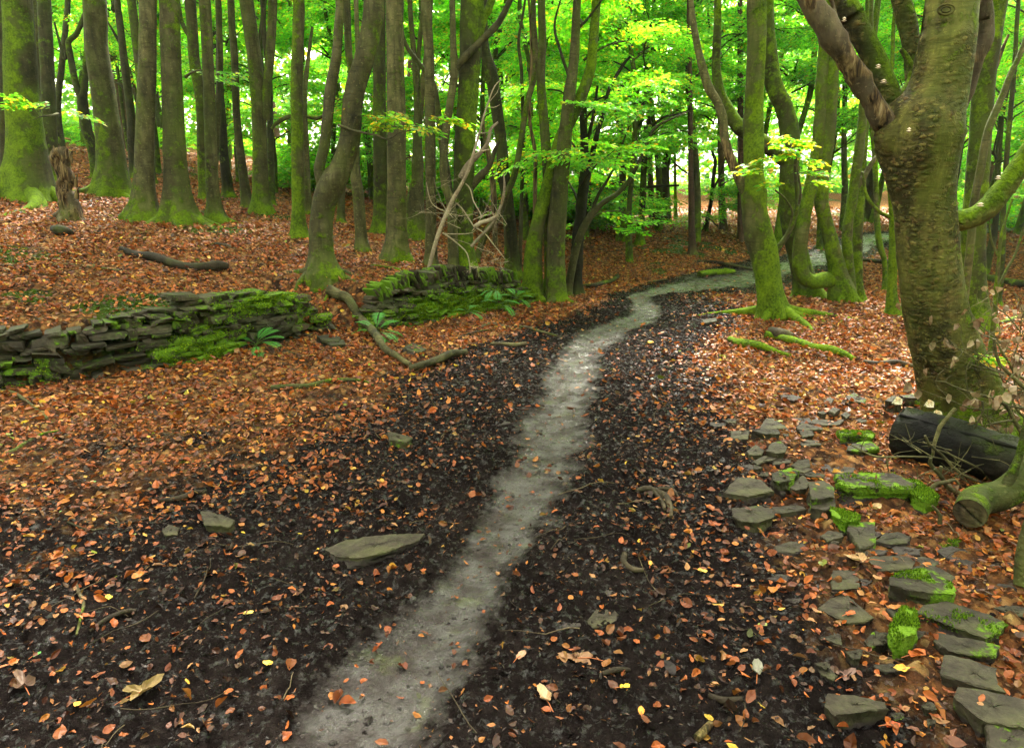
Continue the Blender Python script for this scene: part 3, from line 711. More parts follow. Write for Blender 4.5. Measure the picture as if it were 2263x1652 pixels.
tree('beech_tree', 'straight slim trunk with vivid green moss on its lower half, standing alone', [[(662, 523, 34), (659, 470, 28), (658, 385, 27), (656, 289, 26), (656, 160, 26), (660, 0, 25)]], Y=10, moss=.85, tone=.45, roots=5, flare=1.0, mossh=.8, crown='high2')
tree('beech_tree', 'thin pale trunk half hidden behind the lone mossy one, with a level branch', [[(680, 440, 14), (676, 330, 13), (672, 220, 12), (682, 120, 8), (690, 60, 6)]], Y=13.5, moss=.3, tone=.65, roots=0,
     limbs=[dict(pts=[(676, 258, 7), (640, 258, 9), (612, 272, 8), (600, 285, 6)], tone=.75, moss=.4), dict(pts=[(676, 258, 7), (700, 262, 7), (716, 255, 5)], tone=.7, moss=.4)])
tree('beech_tree', 'forked trunk with a sweeping S bend, a wavy second stem and bare gripping roots', [
     [(714, 604, 60), (711, 560, 48), (709, 500, 47), (716, 450, 50), (733, 405, 56), (752, 375, 46), (770, 321, 45), (777, 257, 43), (786, 193, 43), (806, 128, 44), (820, 64, 43), (826, 0, 44)],
     [(718, 425, 26), (708, 395, 24), (706, 369, 24), (717, 321, 24), (724, 257, 24), (731, 193, 26), (743, 128, 22), (748, 60, 20), (751, 0, 20)]], Y=8.4, moss=.28, tone=.5, roots=7, seg=30, flare=1.0, rootlen=1.5, mossh=.3, lump=.13, side=(.9, -.2, 0),
     limbs=[dict(pts=[(770, 270, 10), (784, 240, 6), (790, 205, 4)], rot=.9, moss=0)])
tree('beech_tree', 'slim grey trunk behind the S-bent forked trunk', [[(752, 470, 18), (755, 380, 17), (764, 260, 17), (776, 170, 17), (770, 110, 16), (766, 0, 16)]], Y=13, moss=.35, tone=.45, roots=0)
tree('beech_tree', 'short pale crooked trunk right of the S-bent forked trunk, knobbed at mid height', [[(800, 556, 28), (797, 513, 25), (791, 433, 24), (784, 372, 23), (788, 300, 14), (794, 220, 12), (790, 100, 11), (786, 0, 10)]], Y=10.2, moss=.3, tone=.75, roots=0)
tree('beech_tree', 'dark straight trunk close behind the pale ringed one', [[(841, 516, 38), (840, 450, 31), (839, 289, 30), (838, 160, 28), (838, 0, 28)]], Y=12.6, moss=.45, tone=.28, roots=5, flare=1.1, crown='high1', side=(-.2, -.4, .2))
tree('beech_tree', 'pale straight trunk with dark eye-shaped knots and a green foot', [[(876, 577, 56), (877, 540, 47), (876, 481, 43), (876, 321, 41), (874, 160, 39), (872, 0, 38)]], Y=9.8, moss=.3, tone=.85, roots=4, seg=26, flare=.8, mossh=.3, rootlen=.7, side=(.6, -.3, 0))
tree('beech_tree', 'burled trunk with a hollow base dividing into two slim forked stems', [[(918, 505, 46), (918, 440, 38), (922, 400, 30), (922, 289, 19), (921, 225, 14), (915, 128, 13), (908, 50, 12), (905, 0, 11)], [(924, 300, 13), (930, 240, 12), (936, 160, 12), (946, 90, 10), (952, 0, 9)], [(921, 240, 10), (925, 120, 10), (932, 40, 9), (934, 0, 9)]], Y=12.6, moss=.4, tone=.5, roots=5, lump=.2)
tree('beech_tree', 'slim straight grey trunk right of the burled hollow one', [[(952, 592, 30), (952, 513, 24), (951, 385, 23), (950, 257, 23), (948, 128, 22), (941, 0, 22)]], Y=9.6, moss=.22, tone=.7, roots=4, flare=.9)
tree('beech_tree', 'curving pale stem with a long branch sweeping up to the right', [[(1000, 530, 24), (997, 460, 20), (983, 410, 18), (980, 350, 17), (988, 270, 17), (1000, 193, 17), (1004, 154, 18), (1001, 96, 14), (999, 0, 12)]], Y=9.4, moss=.25, tone=.65, roots=3,
     limbs=[dict(pts=[(1004, 156, 15), (1026, 128, 15), (1058, 96, 14), (1092, 62, 14), (1108, 40, 12), (1128, 0, 11)], ext=1.2, tone=.3, moss=.2)])
tree('beech_tree', 'dark bent stem merging low behind the curving pale stem', [[(1004, 500, 18), (990, 410, 17), (977, 321, 15), (965, 230, 14), (955, 180, 11), (925, 140, 10), (893, 90, 9), (880, 0, 8)]], Y=11, moss=.3, tone=.35, roots=0)
tree('beech_tree', 'massive dark mossy trunk behind the leaning dead branches, widest in the centre', [[(1024, 603, 56), (1023, 560, 48), (1022, 481, 46), (1027, 321, 47), (1037, 160, 48), (1044, 0, 52)], [(1046, 140, 24), (1054, 90, 22), (1070, 34, 20), (1086, 0, 18)]], Y=9.6, moss=.65, tone=.22, roots=5, seg=28, flare=.8, crown='high1', side=(.7, -.3, 0),
     limbs=[dict(pts=[(1035, 420, 17), (1058, 392, 17), (1080, 368, 12), (1094, 330, 8), (1104, 312, 4)], rot=.2, tone=.35, moss=.1)])
tree('beech_tree', 'dark trunk leaning left above the tangle of dead twigs', [[(1134, 572, 34), (1122, 450, 28), (1112, 385, 28), (1108, 321, 26), (1097, 240, 27), (1084, 160, 28), (1070, 100, 22), (1066, 0, 20)]], Y=11.2, moss=.35, tone=.2, roots=4, crown='high2')
tree('beech_tree', 'snapped pale sapling trunk right of the massive dark trunk', [[(1094, 500, 12), (1090, 420, 14), (1080, 345, 12), (1070, 300, 8), (1066, 255, 6)]], Y=13, moss=.1, tone=.7, roots=0, rotfn=lambda V, N, h: np.full(len(V), .5))
tree('beech_tree', 'slim mossy stem bowing from the dead twigs up to the left of the trunk pair', [[(1050, 528, 15), (1075, 512, 14), (1100, 480, 15), (1118, 430, 15), (1134, 395, 14), (1146, 340, 13), (1163, 235, 13), (1181, 165, 13), (1182, 100, 13), (1178, 0, 12)]], Y=10.6, moss=.4, tone=.6, roots=0)
tree('beech_tree', 'very thin upright sapling stem right of the leaning dark trunk', [[(1148, 560, 10), (1152, 440, 9), (1156, 310, 9), (1152, 160, 8), (1146, 90, 7), (1160, 0, 5)]], Y=11.5, moss=.2, tone=.5, roots=0)
tree('dead_sapling', 'barkless reddish dead stem standing between the bowing stem and the trunk pair', [[(1180, 480, 9), (1182, 420, 9), (1182, 340, 9), (1172, 280, 7), (1170, 235, 7), (1174, 120, 6), (1168, 0, 5)]], Y=10.6, moss=.05, tone=.5, roots=0, rotfn=lambda V, N, h: np.full(len(V), .75), cat='dead tree')
tree('beech_tree', 'straight slim mossy trunk at the left of the trunk pair beside the path', [[(1219, 606, 30), (1214, 530, 26), (1211, 410, 24), (1203, 287, 22), (1195, 184, 20), (1198, 90, 18), (1196, 0, 17)]], Y=10.5, moss=.5, tone=.5, roots=0)
tree('beech_tree', 'leaning green trunk crossing in front of the pair', [[(1177, 600, 42), (1177, 570, 38), (1188, 495, 30), (1211, 410, 29), (1240, 307, 29), (1278, 228, 26), (1302, 160, 23), (1309, 110, 21), (1318, 0, 19)]], Y=10.3, moss=.8, tone=.5, roots=6, flare=.9, seg=22, rootlen=1.4, side=(-.6, -.5, .4))
tree('beech_tree', 'stout straight trunk of the pair with a bright green streak at its foot', [[(1229, 611, 44), (1227, 574, 40), (1233, 460, 38), (1246, 328, 31), (1256, 225, 27), (1267, 143, 22), (1272, 60, 19), (1275, 0, 17)]], Y=10.2, moss=.42, tone=.5, roots=4, flare=.5, seg=22, side=(.8, -.5, 0), crown='high1',
     limbs=[dict(pts=[(1262, 185, 7), (1240, 120, 6), (1225, 60, 5), (1238, 0, 3)], tone=.2, moss=.1), dict(pts=[(1270, 70, 7), (1300, 40, 5), (1330, 0, 4)], tone=.2, moss=.1)])
tree('beech_tree', 'black gnarled trunk just right of the trunk pair', [[(1271, 614, 28), (1276, 540, 25), (1285, 450, 23), (1292, 370, 20), (1290, 307, 18), (1284, 240, 9)], [(1287, 440, 14), (1300, 380, 13), (1318, 300, 11), (1330, 262, 9), (1345, 200, 8), (1374, 148, 7), (1392, 125, 5)], [(1290, 340, 9), (1310, 260, 8), (1320, 190, 6)]], Y=11, moss=.15, tone=.02, roots=4, lump=.25, cz=1.1, crown='low2', cs=.75)
tree('beech_tree', 'long thin trunk arching from the path edge up to the right under the bright leaves', [[(1254, 586, 20), (1275, 540, 18), (1300, 484, 17), (1330, 450, 13), (1366, 426, 11), (1398, 385, 9), (1428, 320, 8), (1450, 280, 6), (1518, 248, 3)]], Y=10.8, moss=.2, tone=.45, roots=3,
     limbs=[dict(pts=[(1302, 482, 7), (1322, 430, 7), (1352, 380, 5), (1378, 310, 4), (1390, 280, 3)], tone=.3)])
# ---- far slope in the middle
tree('beech_tree', 'small dark tree with level black limbs on the slope behind the bend of the path', [[(1413, 536, 20), (1416, 500, 16), (1420, 430, 15), (1424, 330, 13), (1426, 280, 8)]], Y=16.5, moss=.45, tone=.02, roots=4, cz=1.5, crown='low1', cs=.8,
     limbs=[dict(pts=[(1420, 420, 7), (1390, 412, 7), (1360, 404, 6), (1335, 418, 5), (1318, 430, 3)], tone=0, moss=.1), dict(pts=[(1422, 415, 7), (1450, 412, 6), (1500, 410, 4)], tone=0, moss=.1),
            dict(pts=[(1424, 330, 7), (1440, 285, 6), (1465, 260, 5), (1500, 252, 4), (1530, 240, 3)], tone=0, moss=.1), dict(pts=[(1430, 310, 5), (1460, 330, 4), (1500, 370, 4), (1530, 390, 3)], tone=0, moss=.1)])
tree('pine_tree', 'reddish straight trunk right of the small dark tree on the far slope', [[(1441, 500, 15), (1438, 420, 13), (1434, 340, 12), (1432, 200, 11), (1430, 0, 10)]], Y=21, moss=.08, tone=.55, roots=2, mat=M_PINE, crown='high2')
tree('pine_tree', 'rough grey-brown pole of a trunk standing alone at the foot of the far slope', [[(1529, 568, 18), (1528, 500, 15), (1527, 420, 14), (1526, 380, 12), (1524, 200, 11), (1522, 0, 10)]], Y=15.4, moss=.15, tone=.3, roots=3, mat=M_PINE)
tree('beech_tree', 'thin dark leaning stem with a forked top, right of the lone pole-like trunk', [[(1557, 514, 12), (1566, 470, 9), (1573, 430, 9), (1576, 390, 8), (1580, 356, 7), (1572, 335, 4)], [(1574, 420, 5), (1590, 390, 5), (1602, 350, 3)]], Y=20, moss=.2, tone=.05, roots=2, cz=2.2, crown='bush')
tree('pine_tree', 'tall reddish trunk behind the glossy holly bush', [[(1598, 508, 18), (1594, 420, 15), (1592, 300, 14), (1590, 150, 12), (1588, 0, 11)]], Y=20.5, moss=.05, tone=.5, roots=3, mat=M_PINE)
tree('pine_tree', 'reddish trunk mostly hidden by the big mossy trunk beside the path', [[(1638, 528, 18), (1637, 420, 15), (1636, 300, 14), (1635, 0, 11)]], Y=18, moss=.05, tone=.45, roots=0, mat=M_PINE)
tree('beech_tree', 'thin bright green mossy stem high on the far slope', [[(1492, 490, 9), (1492, 440, 7), (1491, 380, 6), (1490, 250, 5)]], Y=24, moss=.9, tone=.4, roots=0)
tree('pine_tree', 'pair-forming reddish trunk nearest the pale gap, left on the far slope', [[(1395, 452, 13), (1393, 380, 11), (1390, 250, 10), (1388, 0, 9)]], Y=27, moss=.05, tone=.6, roots=0, mat=M_PINE)
# ---- right side
tree('beech_tree', 'big moss-covered trunk right of the path, one pale bare branch curving off to the left', [
     [(1709, 698, 58), (1704, 660, 52), (1698, 620, 50), (1693, 590, 52), (1684, 545, 58), (1674, 510, 60), (1668, 470, 54), (1664, 430, 54), (1662, 390, 46), (1665, 346, 42), (1665, 244, 40), (1668, 177, 38), (1672, 80, 39), (1671, 0, 41)]], Y=8.5, moss=.92, tone=.55, roots=6, seg=34, flare=.7, crown='high2', rootlen=2.2, lump=.11, side=(.4, -.5, .3), mossh=1.,
     rootdirs=[-.35, -.05, -.9, 2.6, -2.2, 1.2],
     limbs=[dict(pts=[(1652, 430, 26), (1640, 408, 24), (1622, 370, 21), (1608, 335, 19), (1600, 300, 18), (1596, 261, 18), (1584, 225, 18), (1568, 200, 18), (1556, 165, 18), (1540, 100, 14), (1530, 40, 12), (1526, 0, 11)], ext=1, name='branch', moss=.32, tone=.75, rot=lambda V, N, h: np.clip(.62 - .5 * np.abs(V[:, 2] - 1.95), 0, 1), lump=.15),
            dict(pts=[(1698, 584, 18), (1708, 570, 15), (1722, 545, 13), (1740, 518, 11), (1756, 480, 9), (1761, 440, 8), (1756, 370, 6), (1762, 330, 4)], name='branch', moss=.45, tone=.3, twigs=[[(1742, 512, 6), (1750, 470, 5), (1735, 440, 4), (1712, 420, 4)]])])
tree('beech_tree', 'dark trunk whose thick green arm passes behind the big mossy trunk', [
     [(1784, 662, 58), (1780, 630, 50), (1768, 583, 42), (1754, 520, 44), (1745, 450, 44), (1745, 346, 42), (1744, 290, 42), (1733, 240, 38), (1716, 205, 38), (1704, 165, 38), (1700, 120, 34), (1692, 0, 32)],
     [(1738, 360, 30), (1712, 335, 34), (1690, 318, 34), (1664, 302, 33), (1636, 285, 32), (1618, 261, 30), (1604, 235, 26), (1590, 205, 24), (1582, 150, 20), (1585, 60, 18), (1586, 0, 17)]], Y=9.9, moss=.75, tone=.25, roots=5, seg=26, crown='high1', side=(.2, 0, .9))
tree('beech_tree', 'clump of green stems from one gnarled foot, the leftmost bending out in an elbow', [
     [(1862, 655, 52), (1858, 630, 50), (1852, 600, 40), (1842, 560, 34), (1830, 510, 30), (1815, 450, 30), (1818, 380, 31), (1824, 330, 32), (1832, 260, 32), (1836, 177, 31), (1842, 80, 29), (1846, 0, 27)],
     [(1850, 622, 34), (1822, 618, 34), (1796, 622, 32), (1777, 612, 32), (1768, 590, 32), (1767, 549, 31), (1777, 481, 29), (1791, 414, 29), (1804, 346, 29), (1812, 260, 27), (1816, 177, 27), (1822, 80, 24), (1826, 0, 23)],
     [(1880, 660, 26), (1876, 610, 24), (1871, 549, 23), (1873, 500, 22), (1881, 450, 22), (1890, 390, 22), (1898, 329, 21), (1905, 261, 18), (1908, 180, 12), (1922, 100, 10), (1925, 0, 9)]], Y=9.4, moss=.7, tone=.6, roots=5, seg=26, flare=.5, lump=.13, crown='high2', side=(-.6, -.2, .1),
     limbs=[dict(pts=[(1892, 416, 12), (1908, 392, 12), (1926, 360, 10), (1944, 338, 7)], name='branch', moss=.2, tone=.7)])
tree('beech_tree', 'mossy upright stem directly behind the clump of green stems', [[(1892, 678, 26), (1892, 620, 24), (1893, 515, 23), (1901, 414, 21), (1906, 330, 18), (1916, 220, 16), (1926, 120, 15), (1940, 0, 13)]], Y=9.7, moss=.75, tone=.3, roots=3)
tree('beech_tree', 'thin curved mossy stem right of the clump, bowing out low over fallen poles', [[(1960, 594, 10), (1954, 580, 11), (1944, 545, 13), (1938, 500, 13), (1936, 440, 12), (1932, 350, 11), (1924, 250, 10), (1918, 150, 9), (1916, 0, 8)]], Y=12.5, moss=.85, tone=.6, roots=2, side=(.7, 0, .3))
tree('beech_tree', 'straight bright-mossed stem left of the old forked beech', [[(1972, 702, 30), (1970, 650, 22), (1973, 560, 19), (1974, 471, 20), (1968, 410, 17), (1955, 360, 14), (1950, 310, 13), (1955, 250, 10), (1970, 150, 9), (1980, 0, 8)]], Y=8.7, moss=.95, tone=.35, roots=4, rootlen=.8, mossh=1.2,
     limbs=[dict(pts=[(1966, 480, 9), (1945, 470, 8), (1925, 450, 8), (1912, 425, 7), (1905, 380, 5)], name='branch', moss=.8)])
tree('beech_tree', 'dark mossy trunk behind and right of the old forked beech', [[(2150, 712, 60), (2148, 670, 52), (2147, 600, 49), (2150, 520, 47), (2156, 430, 44), (2164, 321, 42), (2173, 192, 42), (2188, 96, 40), (2205, 0, 38)]], Y=8.3, moss=.6, tone=.22, roots=4, seg=26, crown='high1')
tree('beech_tree', 'thin yellow-lichened dead trunk leaning right above the mossy low bough', [[(2140, 640, 16), (2144, 540, 16), (2150, 460, 16), (2167, 369, 16), (2183, 289, 16), (2212, 218, 14), (2232, 165, 12), (2250, 128, 11), (2275, 60, 9)]], Y=7.2, moss=.35, tone=.95, roots=2, rotfn=lambda V, N, h: np.where(h > 3.2, .7, .25))
tree('dead_sapling', 'short reddish barkless stem left of the yellow-lichened leaning trunk', [[(2168, 640, 10), (2172, 400, 10), (2180, 208, 9), (2202, 144, 9), (2214, 110, 8), (2228, 77, 5)]], Y=9.5, moss=.1, tone=.6, roots=0, rotfn=lambda V, N, h: np.full(len(V), .7), cat='dead tree')
tree('beech_tree', 'slim green sapling fork at the right edge above the bare twigs', [[(2192, 760, 10), (2196, 700, 10), (2200, 640, 9), (2206, 580, 7), (2212, 520, 6), (2236, 440, 4)], [(2200, 650, 6), (2222, 600, 6), (2244, 560, 5), (2262, 500, 4)], [(2207, 570, 5), (2190, 530, 4), (2185, 480, 3)]], Y=6.5, moss=.55, tone=.6, roots=0)
tree('beech_tree', 'dark thin trunk at the right edge rooted on the brown bank', [[(2210, 640, 14), (2214, 560, 12), (2216, 470, 11), (2225, 330, 10), (2240, 160, 9), (2250, 0, 8)]], Y=11, moss=.4, tone=.15, roots=3)

# ---- the old beech in the right foreground
def bigbeech():
    fork_scar = lambda V, N, h: np.zeros(len(V))
    t = tree('beech_tree', 'old forked beech in the right foreground with flaking bark and dead limbs', [
        [(2148, 960, 160), (2140, 930, 150), (2126, 880, 140), (2106, 820, 132), (2088, 760, 124), (2071, 700, 120), (2060, 650, 118), (2052, 600, 118), (2047, 550, 118), (2044, 481, 117), (2040, 430, 121), (2036, 385, 134), (2032, 345, 150), (2030, 305, 168), (2040, 265, 160), (2062, 225, 126), (2076, 180, 112), (2086, 128, 112), (2096, 64, 107), (2102, 0, 104)],
        [(2010, 345, 100), (1988, 315, 90), (1972, 292, 78), (1962, 276, 64), (1958, 270, 50)],
        ], Y=4.35, moss=.36, tone=.62, roots=5, seg=90, flare=.35, mossh=.7, mat=M_BIGBEECH, lump=.09, fine=.035, rootlen=.55, side=(.7, -.1, .3), rotfn=None, crown='high1', cs=.8, cz=5.5,
        limbs=[dict(pts=[(1975, 290, 52), (1952, 262, 52), (1930, 226, 46), (1902, 180, 44), (1878, 142, 42), (1852, 105, 42), (1826, 62, 44), (1802, 25, 42), (1786, 0, 42)], ext=1, name='dead_limb', label='rotten barkless limb with pale and black streaks', mat=M_DEADWOOD, moss=0., tone=.7, rot=lambda V, N, h: .5 + .7 * fbm3(V * np.array([1, 1, .5]), 5, 3, 4), lump=.42, fine=.22,
                    twigs=[[(1912, 196, 13), (1926, 190, 11), (1933, 195, 5)], [(1858, 108, 12), (1850, 60, 10), (1845, 30, 8), (1838, 0, 5)]]),
               dict(pts=[(1990, 262, 40, .12), (1976, 238, 45, .14), (1956, 190, 46, .16), (1936, 140, 46, .18), (1908, 85, 46, .2), (1884, 40, 48, .22), (1862, 0, 46, .24)], ext=1, name='limb', label='limb with green moss along its upper side', moss=.75, tone=.08, side=(.8, -.1, .5), lump=.1),
               dict(pts=[(2046, 260, 40, .3), (2028, 215, 38, .35), (2020, 170, 36, .38), (2016, 120, 38, .4), (2006, 60, 40, .42), (1990, 0, 40, .44)], ext=1, name='limb', moss=.6, tone=.05, side=(.8, -.1, .5)),
               dict(pts=[(2090, 300, 34, .3), (2118, 245, 28, .3), (2142, 190, 28, .3), (2156, 130, 32, .3), (2174, 90, 36, .3), (2178, 50, 34, .3), (2172, 0, 32, .3)], ext=1, name='dead_limb', label='red-rotted limb behind the main stem', mat=M_DEADWOOD, moss=0, tone=.55, rot=lambda V, N, h: .42 + .6 * fbm3(V, 5, 2, 9), lump=.2, fine=.06),
               dict(pts=[(2084, 482, 40), (2110, 488, 46), (2150, 480, 46), (2182, 460, 45), (2206, 432, 44), (2232, 398, 42), (2262, 352, 40), (2300, 300, 38)], ext=.8, name='limb', label='low mossy bough curving out to the right', moss=1.0, tone=.6, side=(-.1, 0, 1.)),
               dict(pts=[(1975, 215, 14, .2), (2000, 200, 20, .25), (2016, 170, 20, .28), (2004, 130, 14, .3), (1990, 110, 9, .3)], name='limb', moss=.6, tone=.2)])
    # knots and old branch scars
    kb = MB()
    for (u, v, r0) in ((2042, 602, 9), (2006, 662, 8), (2018, 690, 8), (2076, 452, 10), (2032, 798, 14), (2024, 330, 9), (2090, 22, 12), (2066, 548, 7)):
        # nearest front surface of the trunk: march down the sight line
        Yc = 4.35; ctr = {602: 2052, 662: 2062, 690: 2069, 452: 2042, 798: 2100, 330: 2031, 22: 2100, 548: 2047}[v]; wd = {602: 62, 662: 62, 690: 62, 452: 62, 798: 66, 330: 80, 22: 53, 548: 62}[v]
        off = (u - ctr) / wd; dep = math.sqrt(max(.05, 1 - off * off)) * wd / FPX * Yc
        c = px(u, v, Yc - dep * .985); R0 = r0 / FPX * Yc
        nrm = np.array([off * .9, -math.sqrt(max(.05, 1 - off * off)), 0])
        a = np.linspace(0, 2 * math.pi, 20)
        S = np.cross([0, 0, 1.], nrm); S /= np.linalg.norm(S)
        for k, (q, rd) in enumerate(((1., .16), (.55, .13))):
            ring = np.array([c + S * math.cos(t) * R0 * q * 1.25 + np.array([0, 0, 1]) * math.sin(t) * R0 * q * .75 for t in a[:-1]]); ring = np.vstack([ring, ring[:1]])
            tube(kb, ring, np.full(len(ring), R0 * rd), 6, step=.008, lump=.3, lf=20, seed=k, col=(.2, .35 - .2 * k, 0, 1), cap0=False, cap1=False)
    kb.build('bark_scars', M_BIGBEECH, t)
    return t
BIG = bigbeech()

# ------------------------------------------------------------------ trees further back, built once per kind and copied
def back_trunk(seed, H, r0, mat, moss, tone, fork=False):
    r = np.random.default_rng(seed); mb = MB()
    x = np.cumsum(r.normal(0, .16, 8)); y = np.cumsum(r.normal(0, .12, 8)); z = np.linspace(-.2, H, 8)
    P = np.column_stack([x - x[0], y - y[0], z]); W = r0 * np.linspace(1, .42, 8); W[0] *= 1.5
    cf = bark_col(0, moss, tone, (-.7, -.3, .2), seed, .6)
    tube(mb, P, W, 10, step=.5, lump=.15, seed=seed, colfn=cf, cap0=False)
    for k in range(7):
        i = r.integers(2, 7); a = r.uniform(0, 6.28); L = r.uniform(1.0, 2.6)
        Q = [P[i], P[i] + np.array([math.cos(a) * L * .5, math.sin(a) * L * .5, L * .35]), P[i] + np.array([math.cos(a) * L, math.sin(a) * L, L * .55])]
        tube(mb, wiggle(Q, .2, seed + k, 7), np.linspace(r0 * .3, r0 * .06, 7), 6, step=.25, lump=0, colfn=cf, cap0=False)
    return mb.mesh('trunk', mat)
BT = [back_trunk(31, 11, .13, M_BEECH, .5, .3), back_trunk(32, 12, .17, M_BEECH, .35, .5), back_trunk(33, 9, .07, M_BEECH, .5, .2), back_trunk(34, 14, .19, M_PINE, .08, .55), back_trunk(35, 10, .10, M_BEECH, .7, .4), back_trunk(36, 13, .15, M_PINE, .05, .7)]
ground_at = lambda x, y: float(hmacro([x], [y])[0])
def back_tree(name, u, Y, ti, crowns, label, group, s=1., z0=0.):
    x = (u - 1131) / FPX * Y / (CP - .12); z = ground_at(x, Y)
    root = thing(name, (x, Y, z), label, 'tree', group)
    o = bpy.data.objects.new('trunk', BT[ti]); COL.objects.link(o); o.parent = root; o.scale = (s, s, s); o.rotation_euler = (0, 0, random.uniform(0, 6.28))
    for (k, zz, cs) in crowns: put_crown(root, k, zz, cs)
    return root
random.seed(21)
G1 = 'young beeches in full leaf among the trunks'
YB = [(-60, 22, 'low1', 1, 1.0), (60, 26, 'low2', 1, .6), (150, 29, 'low3', 1, .5), (170, 21, 'low2', .8, 2.4), (285, 24, 'low1', .9, 1.8), (370, 30, 'low3', 1, .6), (450, 24, 'low2', .9, 2.0), (540, 27, 'low1', 1., .8),
                       (495, 19, 'low2', .8, 2.2), (640, 19, 'low1', .85, .6), (625, 26, 'low3', 1, .3), (700, 17, 'low2', .8, .5), (735, 25, 'low3', 1, .2), (815, 19, 'low1', .9, .2), (900, 22, 'low3', 1, .1), (905, 17, 'low2', .8, 1.0), (985, 18, 'low1', .9, .2),
                       (1010, 25, 'low3', 1, 0), (1075, 16.5, 'low2', .85, .2), (1120, 21, 'low1', 1, 0), (1160, 15, 'low2', .8, .0), (1160, 27, 'low3', 1.1, 0), (1265, 17, 'low1', .85, 0.1), (1255, 23, 'low3', 1, 0), (1345, 19, 'low2', 1, .9), (1350, 14.5, 'low2', .7, 1.6),
                       (1400, 25, 'low3', 1, .9), (1550, 26, 'low3', 1., 1.2), (1690, 26, 'low3', 1, .8), (1700, 17, 'low1', .8, 2.2), (1790, 22, 'low1', 1, 1.0), (1850, 15.5, 'low2', .7, 2.6), (1880, 27, 'low3', 1, .8),
                       (1935, 19, 'low2', .9, 1.7), (1990, 23, 'low1', 1, 1.2), (2080, 20, 'low3', 1, 1.), (2170, 16, 'low2', .9, 1.4), (2215, 12.5, 'low2', .7, 1.0), (2290, 15, 'low1', 1, .5), (2330, 20, 'low3', 1, .4), (2225, 22, 'low3', 1., .6), (2010, 14, 'low2', .7, 2.4), (1100, 18, 'low3', 1.1, 2.6), (1200, 20, 'low3', 1.2, 2.8), (1330, 17, 'low1', 1., 3.0), (1400, 20, 'low3', 1.2, 2.6), (1470, 17.5, 'low3', 1., 3.2), (1560, 21, 'low3', 1.2, 2.8), (1620, 17, 'low1', 1., 3.0), (1740, 20, 'low3', 1.1, 3.), (880, 19, 'low3', 1., 2.6), (760, 21, 'low3', 1.1, 2.6), (620, 22, 'low3', 1.1, 2.4), (480, 25, 'low3', 1.1, 2.4), (330, 25, 'low3', 1.1, 2.6), (150, 24, 'low3', 1.1, 2.8), (1850, 20, 'low3', 1.1, 2.6), (2060, 18, 'low3', 1, 2.6), (2200, 17, 'low3', 1., 2.)]
for u, Y, k, s, zz in YB:
    if u < 700 and zz < 2 and Y < 34: zz += 1.1
    if 1330 < u < 1960 and zz < 2: zz += .9
    lab = ('young beech thick with leaves on the left bank behind the big trunks' if u < 700 else 'young beech thick with bright leaves filling the middle of the wood' if u < 1300 else
           'young leafy beech on the far slope beyond the bend of the path' if u < 1800 else 'young beech leafing out behind the trunks on the right')
    back_tree('young_beech_tree', u, Y, 2 if s < .95 else 4, [(k, zz, s)], lab, G1 + (' on the left' if u < 700 else ' in the middle' if u < 1300 else ' beyond the bend' if u < 1800 else ' on the right'), .9)
G2 = 'distant trees'
for i in range(40):
    u = -150 + i * 65 + random.uniform(-18, 18); Y = random.uniform(29, 44) if i % 3 else random.uniform(22, 30)
    if 1180 < u < 1800 and i % 2: continue
    pine = (i % 4 == 1) or (1350 < u < 1650 and i % 2); low = 1.6 if Y > 29 else 3.2
    side = 'left' if u < 750 else 'centre' if u < 1400 else 'right'
    if pine: back_tree('distant_pine_tree', u, Y, 3 if i % 2 else 5, [('high1', 8.5, .9)], 'distant reddish pine trunk seen through the leaves, %s of the wood' % side, G2 + ' (pines), ' + side, random.uniform(.8, 1.2))
    else: back_tree('distant_beech_tree', u, Y, (0, 1, 4)[i % 3], [(('far1', 'far2')[i % 2], low, .95)], 'distant leafy beech at the back of the wood, %s part' % side, G2 + ' (beeches), ' + side, random.uniform(.8, 1.2))

def distant_foliage():
    r = np.random.default_rng(90); mb = MB(); n = 3000
    X = r.uniform(-62, 62, n); Y = r.uniform(44, 78, n); Z = r.uniform(-.5, 24, n) * (.35 + .65 * sstep(42, 52, Y)) + hmacro(X, Y)
    nb = 2600; a = r.uniform(R(62), R(298), nb); d = r.uniform(17, 32, nb); X = np.r_[X, d * np.sin(a)]; Y = np.r_[Y, d * np.cos(a)]; Z = np.r_[Z, r.uniform(-.5, 9, nb)]   # unseen leaf ring behind the viewer, added to block sky light from the rear
    m = fbm3(np.column_stack([X, Y, Z]), .16, 3, 5) > -.75; X, Y, Z = X[m], Y[m], Z[m]
    for i in range(len(X)):
        k = 52; P = r.normal(0, 1, (k, 3)) * np.array([.95, .95, .62]) + (X[i], Y[i], Z[i])
        D = r.normal(0, 1, (k, 3)) * np.array([1, 1, .35]); D /= np.linalg.norm(D, axis=1)[:, None]
        N = np.array([0, -.35, .6]) + r.normal(0, .8, (k, 3)); N -= D * (N * D).sum(1)[:, None]; N /= np.linalg.norm(N, axis=1)[:, None]
        L = r.uniform(.34, .60, k); quads(mb, P, D, N, L, L * .7, leafcolors(k, r, .08, .85 * r.uniform(.7, 1.2)))
    o = mb.build('distant_foliage', M_LEAF, None, False); tag(o, 'far mass of bright woodland leaves closing the view, plus an added unseen light-blocking ring behind', 'foliage', kind='stuff')
distant_foliage()

